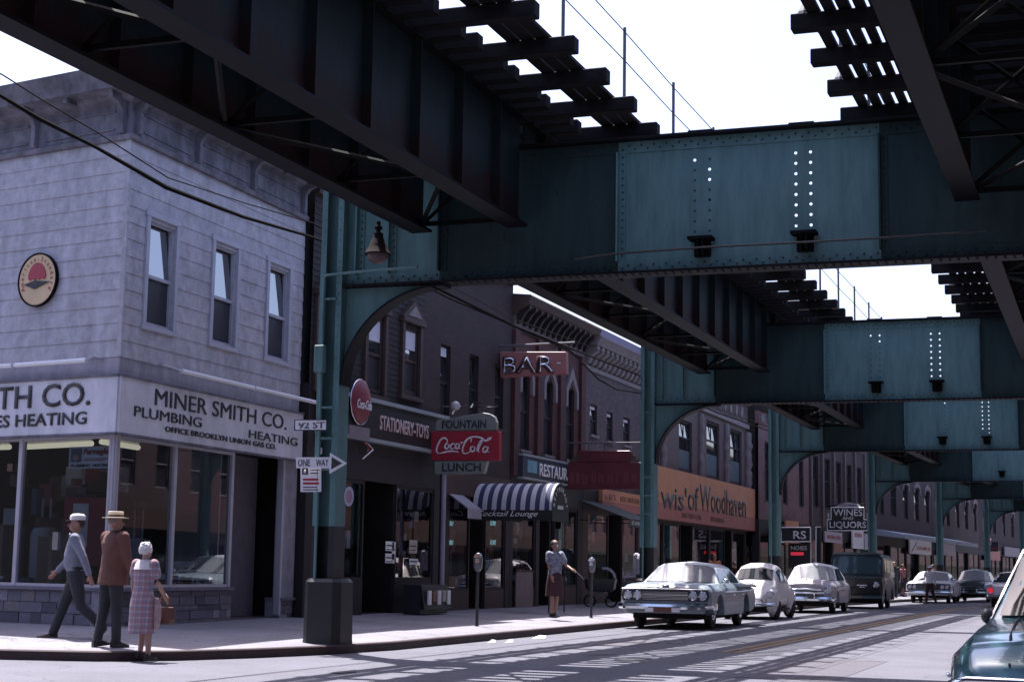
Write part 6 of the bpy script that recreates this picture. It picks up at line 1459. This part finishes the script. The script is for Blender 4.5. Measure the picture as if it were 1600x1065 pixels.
# ---- blue-green car close at the right edge of the frame
M_bluecar = mat('paint_blue_green', (.045, .13, .155), .22, .25, var=.08, scale=2, coat=.9)
t = thing('parked_car', 'blue green sedan cut off by the right edge close to the camera', 'car')
st = [(0, .84, .42, .70, .76, .02), (.05, .88, .36, .74, .81, .02), (.35, .93, .30, .80, .89, .03), (.8, .95, .28, .84, .93, .04), (1.6, .96, .28, .87, .95, .05), (2.5, .97, .28, .9, .97, .03), (3.8, .97, .28, .9, .97, .0), (4.6, .93, .34, .86, .92, .03), (5.1, .84, .44, .78, .84, .02)]
body_loft(st, (.95, 3.95), .38, .34).build('body', M_bluecar, t, smooth=45)
cabin(t, .95, 1.46, 2.35, 2.95, 4.0, 4.6, .86, .64, M_bluecar, cr=.05, bulge=.2)
mb = MB(); mb.prism([(-.82, .48), (.82, .48), (.82, .695), (-.82, .695)], 'y', -.03, .02); g = mb.build('grille', M_void, t)
mb = MB()
for k in range(5): mb.box(-.55, .55, -.04, -.0301, .51+k*.04, .522+k*.04)
mb.build('grille_bar', M_chrome, g)
mb = MB(); mb.tube([(-.9, .3, .60), (-.885, .06, .70), (-.80, -.04, .725), (0, -.06, .725), (.80, -.04, .725), (.885, .06, .70), (.9, .3, .60)], .02, 8); mb.build('chrome_brow', M_chrome, t, smooth=60)
for x in (-.68, .68): lamp(t, x, -.03, .6, .09)
mb = MB(); mb.loft([[(x, y-d, z) for d, z in ((0, .32), (.1, .33), (.13, .40), (.1, .46), (0, .47))] for x, y in ((-.98, .4), (-.93, .05), (0, -.06), (.93, .05), (.98, .4))]); mb.build('bumper', M_chrome, t, smooth=40)
for s in (-1, 1):
    mb = MB(); mb.tube([(s*.60, .02, .80), (s*.62, .5, .925), (s*.64, 1.3, .965), (s*.66, 2.2, .985)], .006, 5); mb.build('hood_seam', M_void, t)
    mb = MB(); mb.ball((s*.865, 2.42, .985), (.042, .05, .05), 14, 8); mb.tube([(s*.82, 2.45, .92), (s*.85, 2.43, .97)], .015, 6); mb.build('mirror', M_black, t, smooth=60)
    mb = MB(); mb.ball((s*.90, .08, .74), (.014, .04, .014), 8, 5); mb.build('fender_trim', M_chrome, t, smooth=60)
    mb = MB(); mb.tube([(s*.84, 2.37, .965), (s*.655, 2.95, 1.41)], .014, 6); mb.build('pillar_trim', M_chrome, t)
wheels_on(t, [(-.76, .95), (.76, .95), (-.76, 3.95), (.76, 3.95)], .335)
mb = MB(); mb.box(-.72, .72, .3, 4.8, .2, .5); mb.build('underbody', M_under, t)
place(t, .10, 8.6, 0)
# ================================================================== people
def fuse(mb, name, m, parent=None, voxel=.012, it=3, loc=(0, 0, 0)):
    """overlapping volumes fused into one continuous skin"""
    o = mb.build(name, m, None)
    r = o.modifiers.new('r', 'REMESH'); r.mode = 'VOXEL'; r.voxel_size = voxel
    s = o.modifiers.new('s', 'SMOOTH'); s.iterations = it; s.factor = .5
    dg = bpy.context.evaluated_depsgraph_get(); dg.update()
    me = bpy.data.meshes.new_from_object(o.evaluated_get(dg)); bpy.data.objects.remove(o)
    me.materials.clear(); me.materials.append(m); me.polygons.foreach_set('use_smooth', [True]*len(me.polygons)); me.name = name
    q = bpy.data.objects.new(name, me); COL.objects.link(q); q.location = loc
    if parent is not None: q.parent = parent
    return q
def limb(mb, pts, rs, n=10):
    mb.tube(pts, rs, n)
    for p, r in zip(pts, rs): mb.ball(p, r, n, 6)
def ell(c, rx, ry, z, n=20, dy=0): return [(c[0]+rx*math.cos(2*math.pi*k/n), c[1]+dy+ry*math.sin(2*math.pi*k/n), z) for k in range(n)]
SKIN = mat('skin', (.27, .145, .115), .6, var=.1); SKINL = mat('skin_light', (.34, .20, .17), .6, var=.1)
def leg_pts(s, a, b, w=.085, hz=.92, lt=.42, ls=.42):
    hip = Vector((s*w, 0, hz)); kn = hip+Vector((s*.01, -math.sin(R(a))*lt, -math.cos(R(a))*lt)); an = kn+Vector((0, -math.sin(R(a-b))*ls, -math.cos(R(a-b))*ls)); return [hip, kn, an]
def arm_pts(s, a, out, b, shx=.185, shz=1.42, lu=.29, lf=.25):
    sh = Vector((s*shx, 0, shz)); d = Vector((s*math.sin(R(out)), -math.sin(R(a))*math.cos(R(out)), -math.cos(R(a))*math.cos(R(out)))); el = sh+d*lu
    d2 = Vector((s*math.sin(R(out))*.3, -math.sin(R(a+b)), -math.cos(R(a+b)))).normalized(); return [sh, el, el+d2*lf], d2
def hand(mb, w, d, s, curl=25):
    side = Vector((0, -1, 0)); side = (side-d*side.dot(d)).normalized(); nrm = d.cross(side)*s
    p = w+d*.05; limb(mb, [w, p, w+d*.085], [.024, .034, .03], 8)
    for k in range(4):
        o = side*(.026-.0175*k); l = (.034, .04, .038, .03)[k]; a = w+d*.09+o; b = a+d*l; c = b+(d*math.cos(R(curl*2))+nrm*math.sin(R(curl*2)))*l*.8
        limb(mb, [a, b, c], [.0095, .009, .0075], 6)
    a = w+d*.03+side*.025; b = a+d*.03+side*.028; limb(mb, [a, b, b+d*.028+nrm*.006], [.012, .0105, .009], 6)
def person(label, loc, rz, H=1.75, legs=((0, 0), (0, 0)), arms=((0, 8, 10), (0, 8, 10)), head_turn=0, group=None, female=False, lean=0, vox=.010, hands=True, skin=None, belly=.0, foot_pitch=(0, 0)):
    t = thing('person', label, 'person', loc, rz, group); k = H/1.75; t.scale = (k, k, k); sk = skin or SKIN
    L = [leg_pts(s, *legs[i]) for i, s in enumerate((-1, 1))]; drop = -min(l[2].z for l in L)+.085
    A = [arm_pts(s, *arms[i], shx=.165 if female else .185) for i, s in enumerate((-1, 1))]
    mv = lambda p: Vector((p[0], p[1]-lean*max(0, p[2]-.9), p[2]+drop))
    L = [[mv(p) for p in l] for l in L]; A = [([mv(p) for p in a], d) for a, d in A]
    mb = MB()
    for l in L: limb(mb, [l[0], l[0].lerp(l[1], .5), l[1], l[1].lerp(l[2], .35), l[2]], [.085, .072, .052, .054, .036])
    mb.loft([ell(mv((0, 0, 0)), rx, ry, z+drop, dy=-lean*max(0, z-.9)-0) for rx, ry, z in ((.10, .08, .86), (.155, .105, .93), (.14, .095, 1.05), (.15, .10, 1.2), (.17, .105, 1.36), (.12, .08, 1.45), (.055, .055, 1.49))])
    for (a, d) in A:
        limb(mb, [a[0], a[0].lerp(a[1], .5), a[1], a[2]], [.056, .047, .038, .026])
    for i, (a, d) in enumerate(A):
        if hands: hand(mb, a[2], d, (-1, 1)[i])
        else: limb(mb, [a[2], a[2]+d*.1], [.03, .03], 8)
    hd = mv((0, 0, 1.62)); c, s_ = math.cos(R(head_turn)), math.sin(R(head_turn))
    def hp(x, y, z): return (hd.x+x*c-y*s_, hd.y+x*s_+y*c, hd.z+z)
    limb(mb, [mv((0, .005, 1.44)), mv((0, -.005, 1.56))], [.055, .05])
    mb.ball(hp(0, .015, .02), (.076, .092, .105), 16, 10); mb.ball(hp(0, -.03, -.045), (.056, .06, .062), 14, 8); limb(mb, [hp(0, -.085, .0), hp(0, -.108, -.025)], [.012, .015], 8); mb.ball(hp(0, -.075, -.062), (.024, .02, .012), 8, 5)
    for q in (-1, 1): mb.ball(hp(q*.078, .02, -.005), (.014, .022, .032), 8, 6)
    body = fuse(mb, 'body', sk, t, vox, 2)
    for q in (-1, 1):
        mb = MB(); mb.ball(hp(q*.03, -.083, .008), (.012, .007, .007), 8, 5); mb.build('eye', M_ink, t)
    # shoes
    return t, L, A, hp, mv, drop
def shoes(t, L, m, pitch=(0, 0), h=.085):
    for i, l in enumerate(L):
        an = l[2]; mb = MB(); a = R(pitch[i])
        def q(y, z): y2 = y*math.cos(a)-z*math.sin(a); z2 = y*math.sin(a)+z*math.cos(a); return (an.x, an.y+y2, an.z+z2)
        rings = []
        for y, w, z1 in ((.075, .028, -.03), (.06, .036, .02), (0, .04, .03), (-.07, .044, -.02), (-.14, .045, -.04), (-.18, .035, -.055), (-.20, .018, -.065)):
            c = q(y, 0); rings.append([(an.x+w*x, *q(y, z)[1:]) for x, z in ((-1, -.084), (1, -.084), (1, -.06), (.75, z1), (-.75, z1), (-1, -.06))])
        mb.loft(rings); mb.build('shoe', m, t, smooth=50)
def trousers(t, L, mv, m, cuff=.05):
    mb = MB()
    for l in L: limb(mb, [l[0], l[0].lerp(l[1], .5), l[1], l[1].lerp(l[2], .5), l[1].lerp(l[2], .97)], [.108, .095, .075, .068, .064])
    c = mv((0, 0, 0)); mb.loft([ell((0, mv((0, 0, z)).y), rx, ry, mv((0, 0, z)).z) for rx, ry, z in ((.14, .11, .82), (.175, .13, .93), (.165, .122, 1.02), (.155, .115, 1.06))])
    return fuse(mb, 'trousers', m, t, .012, 3)
def top(t, A, mv, m, name, hem=.98, sleeve=1.0, w=1.0, flare=0, belly=0, waist=1.0):
    mb = MB()
    secs = [(.175*w+flare, .13*w+flare*.6, hem), (.165*w*waist, .122*w+belly, max(hem+.05, 1.05)), (.175*w, .125*w+belly*.6, 1.2), (.195*w, .128*w, 1.34), (.165*w, .10*w, 1.43), (.075, .07, 1.485)]
    mb.loft([ell((0, mv((0, 0, z)).y-(belly*.7 if 1.0 < z < 1.3 else 0)), rx, ry, mv((0, 0, z)).z) for rx, ry, z in secs])
    for a, d in A:
        if sleeve >= 1: limb(mb, [a[0], a[0].lerp(a[1], .5), a[1], a[1].lerp(a[2], .92*min(1, sleeve))], [.078*w, .066*w, .056*w, .045*w])
        else: limb(mb, [a[0], a[0].lerp(a[1], sleeve)], [.078*w, .075*w])
    return fuse(mb, name, m, t, .012, 3)

M_navy = mat('dark_trousers', (.022, .024, .034), .85, var=.3, bump=1.0, bscale=9); M_shoeb = mat('shoe_brown', (.06, .03, .025), .5, var=.2); M_shoek = mat('shoe_black', (.015, .015, .017), .4, var=0)
# man in white cap walking left
t, L, A, hp, mv, dr = person('man in white cap and blue grey shirt striding along the shop window', (-13.62, 19.65, .15), -62, 1.78, legs=((21, 3), (-13, 36)), arms=((22, 10, 22), (-26, 14, 6)), head_turn=8, lean=.04, vox=.009)
trousers(t, L, mv, M_navy); shoes(t, L, M_shoeb, (-8, -48)); sh = top(t, A, mv, mat('shirt_blue_grey', (.17, .18, .245), .85, var=.25, scale=10, bump=1.0, bscale=9), 'shirt', .97, 1, .98, .0, .03)
mb = MB(); mb.loft([ell((0, mv((0, 0, z)).y), .168, .128, mv((0, 0, z)).z) for z in (1.0, 1.035)]); mb.build('belt', M_shoek, t)
mb = MB(); mb.loft([[hp(.088*s*math.cos(a), .015+.105*s*math.sin(a), z) for a in [2*math.pi*k/18 for k in range(18)]] for s, z in ((.98, .055), (1.04, .075), (1.0, .115), (.7, .14), (.1, .145))]); mb.add([hp(-.07, -.07, .058), hp(.07, -.07, .058), hp(.05, -.15, .045), hp(-.05, -.15, .045)], [(0, 1, 2, 3)]); mb.build('cap', mat('cap_white', (.6, .58, .6), .8, var=.1), t, smooth=50)
mb = MB(); mb.ball(hp(0, .035, .022), (.083, .085, .085), 16, 10); mb.build('hair', mat('hair_brown', (.04, .028, .025), .8, var=.2), t, smooth=60)
mb = MB(); mb.prism([(-.05, 1.46), (-.01, 1.50), (.05, 1.46), (.0, 1.425)], 'y', -.118, -.10); mb.xform(Matrix.Translation((0, 0, dr))); mb.build('collar', mat('shirt_blue_grey', (.17, .18, .245)), t)
# man in straw boater, back turned
t, L, A, hp, mv, dr = person('man with his back turned in straw boater and brown jacket', (-12.30, 18.55, .14), 158, 1.74, legs=((4, 2), (-5, 6)), arms=((10, 12, 12), (16, 12, 62)), head_turn=-18, lean=.03, vox=.009)
trousers(t, L, mv, M_navy); shoes(t, L, M_shoek, (0, -6)); M_jack = mat('jacket_brown', (.12, .052, .043), .9, var=.3, scale=6, bump=1.0, bscale=8)
top(t, A, mv, M_jack, 'jacket', .80, 1, 1.13, .035, .04)
M_straw = mat('straw', (.62, .54, .42), .8, var=.15, scale=14)
mb = MB(); mb.loft([[hp(rx*math.cos(a), .01+rx*1.12*math.sin(a), z) for a in [2*math.pi*k/24 for k in range(24)]] for rx, z in ((.085, .05), (.155, .052), (.155, .062), (.092, .066), (.09, .135), (.084, .142), (.01, .143))]); h = mb.build('boater_hat', M_straw, t, smooth=35)
mb = MB(); mb.loft([[hp(rx*math.cos(a), .01+rx*1.12*math.sin(a), z) for a in [2*math.pi*k/24 for k in range(24)]] for rx, z in ((.0935, .068), (.0925, .098))], caps=False); mb.build('hat_band', mat('hat_band', (.07, .035, .03), .7, var=0), h, smooth=60)
mb = MB(); mb.ball(hp(0, .035, .03), (.083, .085, .075), 16, 10); mb.build('hair', mat('hair_grey', (.16, .14, .14), .8, var=.2), t, smooth=60)
mb = MB(); mb.loft([ell((0, mv((0, 0, z)).y), r, r*.95, mv((0, 0, z)).z) for r, z in ((.078, 1.46), (.066, 1.515))]); mb.build('collar', M_jack, t, smooth=50)
# woman with white hair stepping up the kerb
t, L, A, hp, mv, dr = person('white haired woman from behind in a plaid dress carrying a brown handbag', (-11.55, 18.12, .008), 172, 1.49, legs=((6, 2), (24, 32)), arms=((10, 12, 30), (4, 12, 14)), female=True, lean=.05, vox=.009, skin=SKINL)
shoes(t, L, M_shoek, (0, 0))
M_plaid = plaid('plaid_cloth', (.36, .31, .35), (.24, .10, .125), (.13, .13, .22))
mb = MB(); secs = [(.205, .175, .40), (.20, .165, .60), (.20, .16, .80), (.185, .145, .93), (.158, .125, 1.05), (.17, .13, 1.22), (.182, .125, 1.34), (.15, .095, 1.43), (.08, .075, 1.475)]
mb.loft([ell((0, mv((0, 0, z)).y), rx, ry, mv((0, 0, z)).z) for rx, ry, z in secs])
for a, d in A: limb(mb, [a[0], a[0].lerp(a[1], .55)], [.078, .08])
fuse(mb, 'plaid_dress', M_plaid, t, .012, 3)
mb = MB(); mb.loft([ell((0, mv((0, 0, z)).y), rx, ry, mv((0, 0, z)).z) for rx, ry, z in ((.19, .135, 1.34), (.16, .105, 1.435), (.084, .08, 1.483))]); mb.build('sunlit_shoulders', mat('sunlit_white', (.58, .54, .56), .85, var=.1), t, smooth=60)  # white shell paints sunlight onto the shoulders of the plaid dress
mb = MB(); random.seed(2)
for k in range(170):
    a, z = random.uniform(0, 6.283), random.uniform(-.05, .115); r = .08*math.sqrt(max(.1, 1-((z-.01)/.13)**2)); y = .02+r*1.2*math.sin(a)
    if y < -.055 and z < .04: continue
    mb.ball(hp(r*1.05*math.cos(a), y, z), random.uniform(.011, .019), 6, 4)
mb.ball(hp(0, .02, .03), (.088, .10, .10), 14, 8); fuse(mb, 'curly_hair', mat('hair_white', (.58, .57, .6), .85, var=.12, scale=30), t, .007, 1)
hnd = A[0][0][2]; hnd2 = A[1][0][2]
t2 = thing('handbag', 'brown handbag hanging from the arm of the white haired woman', 'bag', t.matrix_basis @ Vector((0, 0, 0)), 172)
q = t.matrix_basis @ Vector((A[0][0][2])) if False else Matrix.Translation((-11.55, 18.12, .008)) @ Matrix.Rotation(R(172), 4, 'Z') @ Matrix.Scale(1.49/1.75, 4) @ A[0][0][2]
t2.location = (q.x+.02, q.y-.02, q.z-.40); mb = MB(); mb.loft([[(x*w, y*d, z) for x, y in ((-1, -1), (1, -1), (1, 1), (-1, 1))] for w, d, z in ((.12, .05, .05), (.14, .06, .12), (.12, .035, .27))]); mb.build('pouch', mat('bag_brown', (.10, .035, .025), .5, var=.2), t2, bevel=.01)
mb = MB(); mb.tube([(-.08, 0, .26), (-.06, 0, .38), (0, 0, .43), (.06, 0, .38), (.08, 0, .26)], .01, 6); mb.build('handle', mat('bag_brown', (.10, .035, .025)), t2, smooth=60)
t3 = thing('paper_parcel', 'crumpled white and pink parcel held beside the plaid dress', 'parcel', (q.x-.06, q.y-.10, q.z-.36), 160); mb = MB(); mb.loft([[(x*w, y*d, z) for x, y in ((-1, -.8), (-.2, -1.1), (1, -.9), (1.1, .9), (0, 1), (-1, 1))] for w, d, z in ((.06, .03, -.05), (.08, .04, .12), (.07, .035, .25), (.03, .02, .34))]); mb.build('wrapping', mat('parcel_pink', (.45, .32, .34), .8, var=.4, scale=14), t3, smooth=40)

# people farther along
def passer(label, x, y, z, rz, H, shirt, bottom, hair, legs, arms, dress=False, skirt=False, hat=None, vox=.016):
    t, L, A, hp, mv, dr = person(label, (x, y, z), rz, H, legs=legs, arms=arms, female=dress or skirt, vox=vox, hands=vox < .015)
    if skirt:
        mb = MB(); mb.loft([ell((0, mv((0, 0, z)).y), rx, ry, mv((0, 0, z)).z) for rx, ry, z in ((.22, .19, .48), (.21, .165, .75), (.18, .14, .93), (.15, .12, 1.04))]); mb.build('skirt', bottom, t, smooth=60)
    else: trousers(t, L, mv, bottom)
    shoes(t, L, M_shoek); top(t, A, mv, shirt, 'blouse' if skirt else 'shirt', .95, .6 if skirt else 1, 1.0 if skirt else 1.05)
    mb = MB(); mb.ball(hp(0, .035, .035), (.088, .095, .09), 14, 8); mb.build('hair', hair, t, smooth=60)
    if hat:
        mb = MB(); mb.loft([[hp(rx*math.cos(a), .01+rx*1.1*math.sin(a), z) for a in [2*math.pi*k/16 for k in range(16)]] for rx, z in ((.09, .05), (.14, .055), (.095, .07), (.085, .15), (.02, .155))]); mb.build('hat', hat, t, smooth=40)
    return t
H_dark = mat('hair_dark', (.018, .014, .014), .7, var=0)
p = on_z(866, 964, .21)
passer('dark haired woman in floral blouse and maroon skirt reaching out her arm', p.x, p.y, .205, 52, 1.66, mat('blouse_floral', (.26, .27, .34), .85, var=.65, scale=16, col2=(.06, .06, .10)), mat('skirt_maroon', (.05, .016, .022), .85, var=.2), H_dark, ((5, 3), (-6, 6)), ((12, 8, 20), (28, 12, 40)), skirt=True, vox=.011)
passer('man in pale shirt standing behind the pale sedan', -11.6, 42.0, .17, 175, 1.78, mat('shirt_pale', (.36, .34, .42), .85, var=.1), M_navy, mat('hair_brown', (.04, .028, .025)), ((0, 0), (2, 2)), ((5, 10, 12), (5, 10, 12)))
passer('far pedestrian in white top crossing before the white sedan', -7.55, 74.2, .005, -30, 1.66, mat('shirt_white', (.6, .57, .6), .85, var=.1), mat('trousers_maroon', (.05, .018, .02), .85, var=.2), H_dark, ((14, 4), (-12, 18)), ((20, 14, 60), (-14, 10, 10)), hat=M_white, vox=.02)
passer('far person in dark clothes standing on the pavement past the van', -9.6, 78.6, .15, 20, 1.7, M_navy, M_navy, H_dark, ((4, 2), (-6, 8)), ((6, 10, 12), (-6, 10, 12)), vox=.02)
passer('distant passer by in a brown coat under the pale canopy', -9.2, 92.0, .16, -60, 1.68, M_jack, M_navy, H_dark, ((10, 4), (-10, 14)), ((10, 10, 12), (-8, 10, 12)), vox=.022)
passer('distant passer by in pink blouse beside the far shops', -9.9, 84.5, .16, 60, 1.62, mat('blouse_pink', (.38, .14, .15), .85, var=.2), M_navy, H_dark, ((8, 4), (-8, 12)), ((8, 10, 12), (-8, 10, 12)), skirt=True, vox=.022)
passer('person in orange shirt by the shop door past the sedan roof', -12.9, 55.9, .2, 40, 1.66, mat('shirt_orange', (.36, .12, .06), .85, var=.2), M_navy, H_dark, ((4, 2), (-6, 8)), ((6, 10, 12), (-6, 10, 12)), vox=.02)
